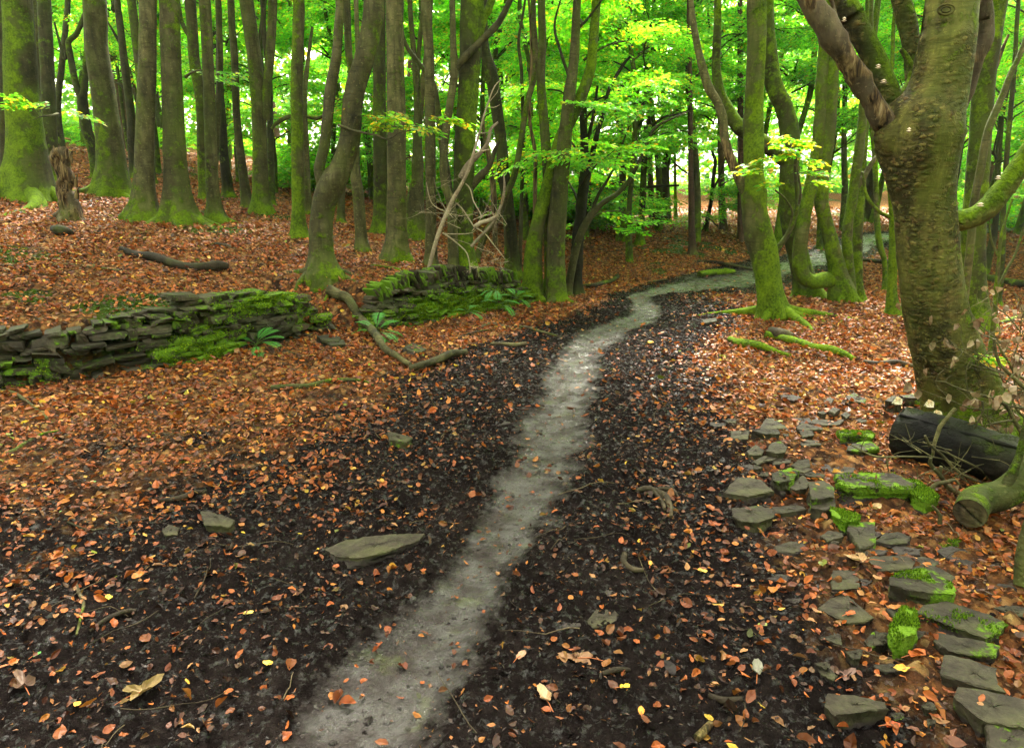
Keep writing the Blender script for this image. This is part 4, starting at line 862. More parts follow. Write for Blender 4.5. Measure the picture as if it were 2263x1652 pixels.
def undergrowth():                   # bracken and brambles too thick to count, far up the left bank and far slope
    r = np.random.default_rng(91); mb = MB()
    for (u0, u1, Y0, Y1, n, dens) in ((-50, 700, 28, 36, 200, .2), (700, 1300, 18, 30, 330, .2), (1130, 1330, 17.5, 26, 90, .2), (1950, 2400, 18, 30, 200, .2), (-200, 2500, 37, 50, 900, .2)):
        for i in range(n):
            Y = r.uniform(Y0, Y1); x = (r.uniform(u0, u1) - 1131) / FPX * Y / (CP - .1)
            if fbm2(np.array([x]), np.array([Y]), .35, 2, 44)[0] < -.05: continue
            z = ground_at(x, Y); k = 5
            add_sprays(mb, np.array([[x, Y, z + r.uniform(.15, .5)]] * k) + r.normal(0, .22, (k, 3)) * (1, 1, .4), r.uniform(0, 6.28, k), r.normal(.35, .25, k), r.uniform(.45, .8, k), r, .10, .04, 1.0)
    o = mb.build('undergrowth', M_LEAF, None, False); tag(o, 'low green bracken and brambles on the far ground', 'undergrowth', kind='stuff')
undergrowth()

# ------------------------------------------------------------------ near leafy sprays that stand out one by one
def leafy_branch(root_name, label, pts, Y, sprays, yel, leaf, bright=1.15, group=None, pitch=0., cat='branch', w=6, seed=1):
    base = px(*pts[0][:2], Y); root = thing(root_name, base, label, cat, group)
    tm = MB(); P = [px(q[0], q[1], Y + (q[2] if len(q) > 2 else 0)) for q in pts]
    tube(tm, wiggle(P, .04, seed, 14), np.linspace(w / 2 / FPX * Y, .0025, 14), 7, step=.04, lump=.1, col=(.15, .45, 0, 1))
    lm = MB(); r = np.random.default_rng(seed); Q = []; ya = []; 
    for (u, v, yaw, sc, dy) in sprays: Q.append(px(u, v, Y + dy)); ya.append(R(yaw))
    for q in Q:   # thin shoot joining every spray to the nearest point of the branch
        C = crom(P, 24); j = np.argmin(((C - q) ** 2).sum(1)); tube(tm, [C[j], (C[j] + q) / 2 + (0, 0, .01), q], [.004, .003, .0025], 5, step=.05, lump=0, col=(.15, .4, 0, 1))
    add_sprays(lm, np.array(Q), ya, list(r.normal(pitch, .12, len(Q))), [s_[3] for s_ in sprays], r, leaf, yel, bright, fine=True, twig_mb=tm, tilt=.35, keep=.62)
    tm.build('stem', M_BEECH, root); lm.build('leaves', M_LEAF, root, False)
leafy_branch('leafy_branch', 'thin branch with yellow-green leaves reaching right from the S-bent forked trunk', [(748, 278), (790, 292, -.1), (830, 300, -.2), (858, 310, -.25), (880, 296, -.3), (930, 282, -.3), (985, 262, -.3)], 8.3,
             [(790, 255, 10, .42, 0), (830, 262, -20, .45, -.1), (812, 285, 40, .4, -.2), (860, 282, 5, .45, -.2), (905, 275, -15, .42, -.3), (935, 262, 20, .42, -.3), (975, 262, 0, .35, -.3), (850, 248, 60, .35, 0), (890, 258, 160, .4, -.2), (780, 240, 120, .35, 0)], .35, .062, 1.05, seed=4)
leafy_branch('leafy_branch', 'spray of yellow and pale green leaves hanging beside the big mossy trunk', [(1765, 452), (1768, 420, 0), (1762, 380, 0), (1758, 345, 0), (1748, 320)], 8.0,
             [(1700, 322, 20, .4, 0), (1722, 345, 170, .42, 0), (1745, 310, 10, .35, .1), (1700, 378, 190, .4, 0), (1748, 385, -10, .42, .1), (1790, 405, 10, .4, 0), (1730, 300, 60, .4, .1), (1760, 350, 0, .38, 0), (1725, 410, 200, .35, 0), (1700, 350, 10, .35, .1)], .3, .062, 1.05, seed=5)
leafy_branch('leafy_branch', 'thin dark twig with small green leaves crossing the widest mossy trunk', [(128, 252), (110, 255, -.2), (90, 258, -.3), (70, 266, -.4)], 10.3,
             [(110, 238, 170, .5, -.2), (85, 235, 190, .5, -.3), (145, 240, 10, .5, -.2), (60, 228, 170, .4, -.3)], .25, .065, 1.0, seed=6)
leafy_branch('leafy_branch', 'green leafy spray across the dark slim trunks right of the thick grey trunks', [(410, 170), (430, 158, -.1), (455, 156, -.1), (480, 162, -.2)], 12.6,
             [(420, 156, 0, .7, 0), (445, 165, 10, .7, -.1), (405, 150, 180, .6, 0), (470, 160, 0, .6, -.1)], .05, .075, 1.0, seed=8)
leafy_branch('leafy_branch', 'low leafy beech branch spreading over the path bend below the far slope', [(1300, 484), (1330, 470), (1370, 468), (1410, 490)], 12.5,
             [(1320, 470, 0, .9, 0), (1350, 480, 20, .9, .2), (1290, 490, 180, .8, .2), (1380, 490, -10, .8, 0), (1410, 470, 0, .7, .3), (1340, 505, 10, .8, .3), (1300, 520, 200, .8, .5)], .04, .085, 1.15, seed=9)
leafy_branch('leafy_branch', 'single yellow leafy shoot in front of the foot of the old forked beech', [(2168, 840), (2155, 812), (2160, 790), (2172, 786)], 4.1,
             [(2160, 789, 0, .13, 0), (2185, 793, 10, .12, 0)],   .5, .03, 1.2, seed=10, w=3)

# the glossy holly bush on the far slope
hb = thing('holly_bush', px(1585, 512, 19), 'glossy grey-green holly bush below the reddish trunk on the far slope', 'bush')
hb.location.z = ground_at(hb.location.x, 19)
put_crown(hb, 'bush', 0, .9)
hb2 = thing('holly_bush', (px(1340, 440, 19)), 'bushy green shrub behind the thin arching trunk', 'bush'); hb2.location.z = ground_at(hb2.location.x, 19); put_crown(hb2, 'bush', 0, 1.2)

# ------------------------------------------------------------------ stones
def tufts(mb, P, N, r, size=.012, col0=(.03, .09, .003), col1=(.30, .46, .015)):
    n = len(P)
    for k in range(2):
        D = r.normal(0, 1, (n, 3)); D -= N * (D * N).sum(1)[:, None]; D /= np.linalg.norm(D, axis=1)[:, None] + 1e-9
        H = N * r.uniform(.5, 1.3, (n, 1)) * size + r.normal(0, size * .35, (n, 3)); Wd = D * size * r.uniform(.3, .6, (n, 1))
        V = np.stack([P - Wd, P + Wd, P + H], 1).reshape(-1, 3); t = r.uniform(0, 1, (n, 1)) ** 1.3
        C = np.column_stack([np.array(col0) * (1 - t) + np.array(col1) * t, np.ones(n)])
        mb.add(V, np.arange(n * 3).reshape(n, 3), np.repeat(C, 3, axis=0))

def _boxgrid(a, b, c):
    key = {}; V = []; F = []
    def vid(p):
        k = tuple(np.round(p, 5))
        if k not in key: key[k] = len(V); V.append(p)
        return key[k]
    for ax, (m, n) in ((0, (b, c)), (1, (c, a)), (2, (a, b))):
        i1, i2 = (ax + 1) % 3, (ax + 2) % 3
        for sg in (-1, 1):
            for i in range(m):
                for j in range(n):
                    q = []
                    for di, dj in ((0, 0), (1, 0), (1, 1), (0, 1)):
                        p = [0, 0, 0]; p[ax] = sg; p[i1] = -1 + 2 * (i + di) / m; p[i2] = -1 + 2 * (j + dj) / n; q.append(vid(tuple(float(x) for x in p)))
                    F.append(q if sg > 0 else q[::-1])
    return np.array(V), np.array(F)
BV, BF = _boxgrid(5, 3, 2)
BF2 = _boxgrid(9, 6, 3)
def rough_box(mb, c, X, Yv, Z, r, rough=.18, col=(.3, .5, 0, 1), fine=False):
    V, F = (BF2 if fine else (BV, BF))
    V = V.copy(); e = np.abs(V).copy()
    V = V * (1 - .04 * (e[:, [1, 2, 0]] > .99) - .04 * (e[:, [2, 0, 1]] > .99))
    k = r.normal(0, rough, (8, 3)); q = (V + 1) / 2
    for i in range(8):
        w = np.prod(np.where([(i >> j) & 1 for j in range(3)], q, 1 - q), axis=1); V = V + w[:, None] * k[i]
    V = V + r.normal(0, rough * .16, V.shape)
    W = np.asarray(c) + V[:, :1] * X + V[:, 1:2] * Yv + V[:, 2:] * Z
    mb.add(W, F, col); return W

def dry_wall(label, par0, par1, hprof, seed, coping=False, mossy=.5, broken=()):
    """courses of thin sandstone laid along the foot of the bank, a few gaps and slipped stones"""
    r = np.random.default_rng(seed); B = np.array(WB)
    seg = np.linalg.norm(np.diff(B, axis=0), axis=1); cum = np.r_[0, np.cumsum(seg)]
    s0, s1 = np.interp([par0, par1], np.arange(len(B)), cum)
    def at(s): return np.array([np.interp(s, cum, B[:, 0]), np.interp(s, cum, B[:, 1])])
    def hh(s): return np.interp((s - s0) / (s1 - s0), [h[0] for h in hprof], [h[1] for h in hprof])
    p0 = at((s0 + s1) / 2); root = thing('dry_stone_wall', (p0[0], p0[1], ground_at(*p0)), label, 'wall')
    mb = MB(); tf = MB(); z = -.06
    while z < .62:
        ch = r.choice([r.uniform(.022, .04), r.uniform(.04, .08)]); s = s0 + r.uniform(-.05, .05)
        while s < s1:
            L = r.uniform(.06, .27) * (1.3 if ch > .05 else 1); sm = s + L / 2; hmax = hh(sm) * (1 + .10 * vnoise2(np.array([sm * 3.1]), np.array([seed * 1.]), 2)[0])
            if z + ch * .6 < hmax and not any(a < (sm - s0) / (s1 - s0) < b and z0 < z < z1 for a, b, z0, z1 in broken) and r.random() > .03:
                p = at(sm); d = at(sm + .05) - at(sm - .05); d /= np.linalg.norm(d); nn = np.array([-d[1], d[0]])
                gzb = float(LOW([p[0]], [p[1]])[0]); out = .17 * (z / .5) * .55 + r.normal(0, .026) + .012
                sag = .02 * math.sin(sm * 2.1 + seed)
                if z > hmax - .10: out += r.uniform(0, .05)
                c = np.array([p[0] + nn[0] * (out + .13), p[1] + nn[1] * (out + .13), gzb + z + ch / 2 + sag])
                dz = r.normal(0, .10); ro = r.normal(0, .14)
                X = np.array([d[0] * math.cos(ro), d[1] * math.cos(ro), dz]) * (L / 2 * .97)
                Yv = np.array([nn[0], nn[1], 0]) * .13; Z = np.array([0, 0, 1.]) * ch / 2 * .98
                mo = mossy + .35 * vnoise2(np.array([sm * 1.3]), np.array([z * 5.]), seed)[0] + (.12 if z < .2 else -.05)
                W = rough_box(mb, c, X, Yv, Z * r.uniform(.8, 1.15), r, .22, (np.clip(mo, 0, 1), r.uniform(.3, 1.), 0, 1))
                if mo > .4:
                    k = int(110 * L / .2 * (mo - .3) * 2); cc = r.uniform(-1, 1, (k, 2)); top = r.random(k) < .35
                    P = c - Yv * np.where(top, r.uniform(-.3, 1, k), 1.04)[:, None] + X * cc[:, :1] + Z * np.where(top, 1.03, cc[:, 1])[:, None]
                    N = np.where(top[:, None], np.array([0, 0, 1.]), np.array([-nn[0], -nn[1], .15])); sel = fbm3(P, 7, 2, seed) > -.02 - (mo - .5) * 1.3
                    if sel.any(): tufts(tf, P[sel], N[sel], r, .016)
            s += L + r.uniform(.002, .012)
        z += ch
    mb.build('stones', M_STONE, root, False)
    if coping:
        cb = MB(); s = s0 + .3
        while s < s1 - .25:
            t = r.uniform(.022, .05); p = at(s); d = at(s + .05) - at(s - .05); d /= np.linalg.norm(d); nn = np.array([-d[1], d[0]]); h = r.uniform(.07, .13)
            gzb = float(LOW([p[0]], [p[1]])[0]) + hh(s) ; lean = .35 + r.normal(0, .14)
            c = np.array([p[0] + nn[0] * .25, p[1] + nn[1] * .25, gzb + h * .35]); X = np.array([d[0] * math.cos(lean), d[1] * math.cos(lean), math.sin(lean)]) * t / 2
            Z = np.array([-d[0] * math.sin(lean), -d[1] * math.sin(lean), math.cos(lean)]) * h
            rough_box(cb, c, Z, np.array([nn[0], nn[1], 0]) * r.uniform(.09, .15), X, r, .2, (np.clip(mossy - .05 + r.normal(0, .15), 0, 1), r.uniform(.4, .95), 0, 1)); s += t + r.uniform(.003, .03)
        cb.build('coping_stones', M_STONE, root, False)
    tf.build('moss', M_MOSS, root, False)
    return root
dry_wall('ruined dry stone wall at the left edge, dark slabs with patches of moss', 1.35, 7.06, [(0, .45), (.62, .50), (.68, .50), (.75, .56), (.84, .60), (.9, .54), (.96, .56), (1, .40)], 41, mossy=.50, broken=((.70, .72, .16, .3), (.60, .62, -.1, .16)))
dry_wall('mossy dry stone wall with upright coping, beside the path in the middle', 7.85, 12.05, [(0, .14), (.08, .34), (.2, .46), (.5, .50), (.75, .42), (.92, .36), (1, .18)], 42, coping=True, mossy=.64)
dry_wall('low mossy remnant of walling below the trunk pair', 12.5, 13.0, [(0, .10), (.5, .22), (1, .12)], 43, mossy=.6)

# ------------------------------------------------------------------ loose rocks
ROCKS = []
def rock(label, poly, top=.06, moss=.25, tone=.5, mud=0., slope=(0, 0), rough=1., group=None, tuft=None, name='stone_slab', bev=.006, flare=1.02):
    """poly: outline of the top face read off the photo; it is laid at its real height and given its thickness"""
    top = top * (.74 if top < .1 else .82); seed = len(ROCKS) + 100; r = np.random.default_rng(seed); n0 = len(poly)
    pts = np.array([pz(u, v, top + (0 if len(q) < 3 else q[2]))[:3] for q in poly for u, v in [q[:2]]])
    c = pts.mean(0); base = float(ground([c[0]], [c[1]])[0])
    per = np.linalg.norm(np.roll(pts, -1, 0) - pts, axis=1); tot = per.sum(); m = int(np.clip(tot / .014, 28, 90)); B = []
    for i in range(n0):
        k = max(2, int(round(m * per[i] / tot)))
        for t in np.arange(k) / k: B.append(pts[i] * (1 - t) + pts[(i + 1) % n0] * t)
    B = np.array(B); k = len(B); R0 = B - c; rad = np.linalg.norm(R0[:, :2], axis=1).mean()
    jag = 1 + .012 * rough * r.normal(0, 1, k) + .07 * rough * np.round(2 * fbm2(B[:, 0] * 1., B[:, 1] * 1., 15, 2, seed)) / 2 + .07
    R0 = R0 * jag[:, None]; H = c[2] - base + .05
    rings = []; cols = []
    bump = lambda P, a: a * fbm3(P, 9, 4, seed)
    for q in (0.001, .2, .4, .6, .78, .91): rings.append(c + R0 * q)
    rings[-1][:, 2] -= 0; e = c + R0 * .975; e[:, 2] -= bev * .35; rings.append(e); e = c + R0 * 1.0; e[:, 2] -= bev * 1.3; rings.append(e)
    nS = 5
    for j in range(1, nS + 1):
        t = j / nS; e = c + R0 * (1.0 + (flare - 1) * t + .02 * math.sin(j * 2.3 + seed)); e[:, 2] = e[:, 2] - bev * 1.3 - t * (e[:, 2] - bev * 1.3 - base + .05); rings.append(e)
    V = np.array(rings); sh = V.shape; F = V.reshape(-1, 3); top_w = np.repeat((np.arange(len(rings)) < 7).astype(float), k)
    F = F + np.column_stack([np.zeros(len(F)), np.zeros(len(F)), bump(F, .007 * rough) * top_w + .004 * rough * (fbm3(F * np.array([1, 1, .1]), 5, 2, seed + 3) > .1) * top_w])
    out = np.column_stack([np.tile(R0[:, :2] / np.linalg.norm(R0[:, :2], axis=1)[:, None], (len(rings), 1)), np.zeros(len(F))])
    sidew = (1 - top_w) * np.repeat(np.clip((np.arange(len(rings)) - 6) / 3, 0, 1), k)
    lay_ = np.round(3 * vnoise3(F * np.array([3., 3., 34.]), seed + 9)) / 3
    F = F + out * ((bump(F * np.array([.8, .8, 2.2]), .040 * rough * min(1, rad * 5 + .3)) + .008 * lay_ - .012) * sidew)[:, None] + r.normal(0, .0012, F.shape)
    idx = np.arange(len(rings) * k).reshape(len(rings), k); nx = np.roll(idx, -1, 1)
    Q = np.stack([idx[:-1], idx[1:], nx[1:], nx[:-1]], -1).reshape(-1, 4)
    # outline may run either way round: make the top face up
    a0 = V[6]; area = (a0[:, 0] * np.roll(a0[:, 1], -1) - a0[:, 1] * np.roll(a0[:, 0], -1)).sum()
    if area < 0: Q = Q[:, ::-1]
    mo = moss + .3 * fbm3(F, 5, 2, seed); mud_shade = np.clip(mud + (.30 + .5 * fbm3(F, 8, 2, seed + 7)) * (1 - top_w) * min(1, 12 * (1 - min(moss, 1)) * top) + 1.0 * np.exp(-(F[:, 2] - base) / .016) * (.55 if top > .03 else .9), 0, 1)  # mud smears and muddy foot; the side term paints shade onto the flanks
    C = np.column_stack([np.clip(mo, 0, 1), np.full(len(F), tone), mud_shade, np.ones(len(F))])
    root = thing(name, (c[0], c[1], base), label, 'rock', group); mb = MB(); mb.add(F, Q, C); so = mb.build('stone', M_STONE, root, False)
    if len(so.data.polygons) == len(Q): sm = np.zeros(len(Q), bool); sm[:5 * k] = True; so.data.polygons.foreach_set('use_smooth', sm)
    if moss > .42 or tuft:
        nT = int((tuft or 1) * 34000 * min(.14, rad * rad * 3 + rad * 2 * H)); fi = r.integers(0, len(Q), nT); w = r.dirichlet((1, 1, 1, 1), nT)
        P = (F[Q[fi]] * w[..., None]).sum(1); e1 = F[Q[fi, 2]] - F[Q[fi, 0]]; e2 = F[Q[fi, 3]] - F[Q[fi, 1]]; N = np.cross(e1, e2); N /= np.linalg.norm(N, axis=1)[:, None] + 1e-9
        s_ = (fbm3(P, 6, 3, seed + 1) > .50 - moss * .75) & (P[:, 2] > base - .01)
        if s_.any():
            tf = MB(); tufts(tf, P[s_], N[s_] * .7 + np.array([0, 0, .5]), r, .007, (.02, .055, .003), (.15, .27, .012)); tf.build('moss', M_MOSS, root, False)
    ROCKS.append((c, rad, top, pts)); return root
z3 = lambda L: [(1472.7 + x * .5005, 824.7 + y * .5005) for x, y in L]
def R3(label, poly, **k): return rock(label, z3(poly), **k)
R3('large thick block with flat green top, left of the black log', [(752, 442), (870, 436), (1000, 441), (1088, 482), (1075, 500), (930, 505), (798, 500), (768, 482)], top=.14, moss=.48, tone=.45, tuft=.8, flare=1.0)
R3('sloping shoulder of thick bright moss on the right end of the large green-topped block', [(1060, 470), (1110, 480), (1180, 520), (1200, 548), (1150, 560), (1085, 530)], top=.12, moss=.9, tone=.4, tuft=2, name='mossy_stone')
R3('upper slab of the stepped pile left of the large green-topped block', [(628, 478), (690, 474), (738, 500), (738, 540), (640, 552)], top=.12, moss=.42, tone=.55)
R3('lower slab of the stepped pile left of the large green-topped block', [(636, 560), (738, 548), (742, 590), (700, 600), (640, 592)], top=.085, moss=.3, tone=.5)
R3('faceted boulder with a pale ridge at the left end of the stone scatter', [(287, 590), (350, 588), (420, 586), (465, 600), (470, 635), (400, 655), (330, 650), (298, 632)], top=.085, moss=.2, tone=.5, rough=1.4)
R3('thin dark slab between the faceted boulder and the stepped pile', [(465, 592), (590, 582), (615, 598), (540, 612), (480, 618)], top=.05, moss=.1, tone=.5)
R3('pale triangular slab with flaked edge, muddy at its foot', [(325, 463), (410, 470), (472, 520), (360, 545), (258, 525), (285, 490)], top=.07, moss=.05, tone=.95)
R3('small flat slab just below the pale triangular one', [(330, 535), (370, 528), (420, 548), (385, 562), (335, 558)], top=.03, moss=.1, tone=.7)
R3('flat mud-smeared slab beside the bare mud', [(290, 430), (340, 390), (375, 400), (430, 435), (350, 445)], top=.02, moss=0, tone=.6, mud=.45)
R3('pale humped stone at the far left of the scatter', [(408, 240), (440, 199), (480, 201), (530, 240), (470, 248)], top=.05, moss=.05, tone=.8)
R3('low square slab leftmost in the scatter', [(287, 256), (365, 254), (356, 290), (282, 288)], top=.04, moss=.05, tone=.65)
R3('dark stone with leaf on top right of the low square slab', [(378, 256), (440, 244), (495, 250), (500, 266), (430, 268)], top=.07, moss=.1, tone=.3)
R3('small light cobble above the long pale slab', [(352, 345), (392, 316), (430, 338), (420, 358), (365, 362)], top=.05, moss=.05, tone=.75)
R3('green-tinged slab with a raised front corner', [(442, 340), (462, 308), (502, 296), (530, 328), (524, 345), (480, 352)], top=.08, moss=.35, tone=.55)
R3('long pale slab lying behind the flat muddy one', [(380, 392), (430, 362), (500, 358), (480, 378), (400, 402)], top=.04, moss=.1, tone=.75)
R3('short slab right of the long pale slab', [(465, 385), (490, 375), (550, 376), (545, 392), (470, 400)], top=.03, moss=.1, tone=.7)
R3('dark pointed rock with a mossy left flank', [(462, 440), (500, 428), (545, 418), (580, 432), (560, 470), (500, 482), (470, 470)], top=.10, moss=.4, tone=.25, rough=1.5)
R3('slanting brown rock behind the dark pointed one', [(550, 410), (580, 385), (628, 380), (632, 412), (590, 420)], top=.06, moss=.2, tone=.45)
R3('pointed grey wedge right of the dark pointed rock', [(545, 510), (580, 460), (598, 452), (628, 480), (618, 510), (570, 518)], top=.07, moss=.25, tone=.6)
R3('long thin rock spur under the leaves left of the green-topped block', [(560, 425), (640, 432), (700, 448), (690, 458), (620, 452), (570, 442)], top=.05, moss=.1, tone=.3)
R3('flat slab pair, left half, behind the scatter', [(552, 198), (630, 197), (642, 218), (585, 222)], top=.035, moss=.05, tone=.8)
R3('flat slab pair, right half, behind the scatter', [(645, 206), (778, 208), (760, 226), (700, 232), (640, 222)], top=.035, moss=.05, tone=.85)
R3('slab with a moss spot just below the flat pair', [(575, 232), (600, 222), (680, 236), (690, 248), (620, 252), (580, 248)], top=.05, moss=.35, tone=.6)
R3('brown chunk under the moss-spotted slab', [(586, 252), (640, 250), (650, 275), (600, 282)], top=.05, moss=.15, tone=.45)
R3('small oval slab in the middle of the scatter', [(590, 308), (620, 294), (670, 300), (680, 316), (640, 322), (600, 322)], top=.035, moss=.1, tone=.75)
R3('broad flat pavement-like slab behind the green-topped block', [(648, 366), (700, 352), (870, 350), (850, 380), (815, 402), (700, 425), (645, 402)], top=.02, moss=.08, tone=.6, rough=.5)
R3('flat greenish slab tucked against the back of the large block', [(700, 425), (770, 412), (835, 415), (825, 440), (752, 446)], top=.03, moss=.2, tone=.6)
R3('square slab with a thick bright moss rim near the black log', [(752, 258), (830, 250), (890, 252), (915, 268), (905, 285), (845, 275), (775, 278)], top=.09, moss=.62, tone=.45, tuft=1.4)
R3('sloping slab under the moss-rimmed square one', [(800, 318), (870, 300), (900, 296), (936, 330), (860, 345), (798, 342)], top=.06, moss=.5, tone=.5)
R3('chunk furred with moss in front of the green-topped block', [(725, 588), (770, 600), (850, 625), (848, 645), (790, 652), (730, 625)], top=.09, moss=.85, tone=.3, tuft=1.8, name='mossy_stone')
R3('squared block with a mossy left edge, below the furred chunk', [(805, 652), (915, 656), (922, 745), (852, 775), (822, 722), (800, 690)], top=.06, moss=.38, tone=.5)
R3('pointed dark stone with a leaf, right of the squared block', [(920, 740), (960, 706), (1020, 695), (1078, 718), (1060, 745), (990, 752)], top=.06, moss=.15, tone=.35)
R3('narrow slab edge under the squared block', [(850, 785), (900, 776), (972, 782), (960, 798), (880, 802)], top=.03, moss=.35, tone=.5)
R3('wide pale slab above the moss-capped rock', [(885, 812), (960, 804), (1062, 806), (1090, 828), (1080, 860), (1000, 868), (930, 864)], top=.05, moss=.15, tone=.85, rough=.6)
R3('rounded grey slab left of the wide pale one', [(725, 900), (735, 868), (830, 870), (848, 905), (850, 942), (730, 950)], top=.05, moss=.15, tone=.75)
R3('kite-shaped slab with a red leaf at its tip', [(785, 969), (832, 1012), (905, 1072), (880, 1090), (800, 1100), (670, 1040), (705, 1008)], top=.04, moss=.12, tone=.7, rough=.6)
R3('thick rock capped and edged in yellow-green moss', [(1035, 868), (1110, 862), (1180, 872), (1262, 930), (1265, 968), (1150, 962), (1050, 945), (985, 930), (990, 895)], top=.11, moss=.6, tone=.45, tuft=1.5)
R3('long dark slab passing under the moss-capped rock', [(1090, 850), (1180, 848), (1270, 900), (1262, 925), (1180, 900), (1090, 870)], top=.05, moss=.25, tone=.45)
R3('upright ridge of rock coated in moss on both flanks', [(1048, 1022), (1100, 1045), (1108, 1110), (1095, 1150), (1010, 1190), (985, 1130), (1010, 1070)], top=.11, moss=.75, tone=.35, tuft=1.5, rough=1.4, name='mossy_stone')
R3('big tilted slab with green left edge, right of the mossy ridge', [(1115, 1050), (1140, 1020), (1240, 1006), (1370, 1050), (1500, 1100), (1470, 1140), (1400, 1160), (1250, 1110)], top=.085, moss=.38, tone=.45, tuft=.7)
R3('layered slab under the big tilted one', [(1180, 1180), (1200, 1142), (1330, 1165), (1465, 1200), (1450, 1245), (1330, 1235), (1210, 1212)], top=.07, moss=.4, tone=.45)
R3('smooth pale green slab with a dark undercut front', [(1215, 1330), (1228, 1240), (1340, 1262), (1450, 1302), (1456, 1370), (1495, 1405), (1360, 1375)], top=.075, moss=.12, tone=.85, rough=.6)
R3('largest corner slab with mossy crumbling left edge', [(1270, 1425), (1292, 1382), (1430, 1405), (1600, 1445), (1600, 1560), (1500, 1548), (1400, 1530)], top=.08, moss=.22, tone=.85, rough=.6, tuft=.5)
R3('mossy slab filling the bottom right corner', [(1415, 1545), (1520, 1548), (1640, 1560), (1640, 1700), (1440, 1700), (1425, 1610)], top=.07, moss=.3, tone=.6, tuft=.6)
R3('flat-topped slab sunk in mud near the bottom, moss on its right corner', [(698, 1470), (716, 1416), (830, 1425), (958, 1450), (980, 1478), (860, 1492), (742, 1512)], top=.07, moss=.22, tone=.75, rough=.6)
R3('flat slab at the right edge under leaves', [(1440, 1036), (1500, 1020), (1600, 1040), (1600, 1080), (1510, 1062)], top=.05, moss=.3, tone=.55)
R3('shallow slab showing through the leaves left of the pale wide slab', [(475, 765), (540, 742), (600, 745), (625, 772), (560, 790), (490, 785)], top=.025, moss=.05, tone=.65, mud=.2)
R3('dark mud-stained slab left of the rounded grey one', [(440, 905), (500, 888), (560, 905), (520, 922)], top=.02, moss=0, tone=.45, mud=.3)
R3('brown flat stone left of the kite-shaped slab', [(495, 1008), (545, 990), (610, 998), (590, 1022), (520, 1024)], top=.02, moss=.05, tone=.5, mud=.2)
R3('half buried stone at the left of the leaf pile', [(655, 1278), (700, 1280), (752, 1335), (730, 1352), (680, 1330)], top=.03, moss=.2, tone=.5)
R3('long thin stone behind the leaf pile', [(915, 1288), (980, 1280), (1052, 1290), (1055, 1315), (960, 1315)], top=.04, moss=.2, tone=.4)
R3('dark slab under leaves below the sawn log', [(1195, 780), (1260, 768), (1320, 782), (1370, 830), (1340, 852), (1270, 842)], top=.03, moss=.3, tone=.4)
R3('brown-green slab left of the dark leaf-strewn one', [(1085, 815), (1130, 805), (1200, 828), (1190, 850), (1110, 846)], top=.03, moss=.25, tone=.5)
R3('low mossy stone sunk beside the mossy ridge', [(870, 1180), (910, 1140), (980, 1150), (975, 1190), (900, 1215)], top=.02, moss=.45, tone=.5)
R3('round furred pad of moss at the foot of the sawn log', [(1190, 735), (1240, 715), (1300, 735), (1290, 765), (1220, 768)], top=.03, moss=.95, tone=.4, tuft=2, name='mossy_stone')
R3('small dark stone in the leaves at the very bottom', [(985, 1500), (1040, 1490), (1062, 1515), (1010, 1528)], top=.03, moss=.4, tone=.4)
R3('back stone, brownish, first beyond the scatter', [(715, 165), (735, 148), (765, 155), (742, 178)], top=.05, moss=.1, tone=.7)
R3('back stone with a sharp peak near the old beech', [(795, 100), (830, 88), (880, 112), (870, 130), (810, 122)], top=.06, moss=.25, tone=.5)
R3('back stone, flat and grey, left of the peaked one', [(505, 98), (560, 95), (600, 108), (560, 120), (512, 115)], top=.03, moss=.05, tone=.55)
R3('back stone, small and dark, in front of the peaked one', [(768, 180), (790, 170), (812, 182), (795, 196)], top=.05, moss=.1, tone=.3)
R3('back stone, low slab left of the black log', [(832, 205), (860, 198), (884, 208), (862, 218)], top=.03, moss=.2, tone=.45)
R3('dark hump against the back of the black log', [(965, 118), (995, 98), (1030, 102), (1045, 118), (1000, 128)], top=.10, moss=.25, tone=.3)
R3('flat green-edged slab behind the black log', [(1035, 98), (1080, 90), (1130, 96), (1120, 108), (1050, 108)], top=.07, moss=.4, tone=.5)
R3('long pale flake lying behind the flat pair', [(695, 120), (720, 108), (738, 112), (722, 140), (700, 142)], top=.03, moss=.05, tone=.8)
rock('large flat tan slab lying alone in the mud left of the path', [(722, 1212), (765, 1192), (850, 1182), (934, 1178), (922, 1192), (892, 1204), (858, 1218), (800, 1232), (742, 1228)], top=.055, moss=.06, tone=.95, rough=.8)
rock('small wedge of stone alone in the leaves left of the path', [(856, 953), (872, 955), (912, 967), (896, 977), (860, 969)], top=.075, moss=.3, tone=.75)
rock('mossy split piece of stone in the mud at the left', [(442, 1128), (470, 1132), (518, 1150), (505, 1162), (452, 1158)], top=.05, moss=.3, tone=.75)
rock('flat brown stone among leaves at the left, near the bent sticks', [(357, 1172), (372, 1160), (396, 1165), (392, 1180), (364, 1182)], top=.02, moss=.0, tone=.7)
rock('worn tan slab flush with the mud right of the path', [(1296, 1372), (1318, 1348), (1352, 1346), (1364, 1358), (1350, 1384), (1310, 1386)], top=.02, moss=.1, tone=.9)
rock('buried tan stone edge just left of the worn slab', [(1235, 1378), (1262, 1362), (1290, 1366), (1282, 1382), (1248, 1388)], top=.012, moss=.05, tone=.9)
rock('dark slab lying in front of the mossy coped wall', [(892, 766), (912, 758), (940, 770), (930, 778), (902, 774)], top=.05, moss=.25, tone=.45)
rock('fallen block in the gap between the two walls', [(700, 742), (722, 738), (752, 745), (748, 754), (712, 752)], top=.09, moss=.15, tone=.25)
rock('second fallen block in the gap, lower and browner', [(722, 754), (758, 750), (762, 760), (730, 764)], top=.07, moss=.1, tone=.35)
rock('flat mossy stone near the right end of the coped wall', [(1100, 676), (1122, 672), (1130, 678), (1108, 682)], top=.06, moss=.5, tone=.7)
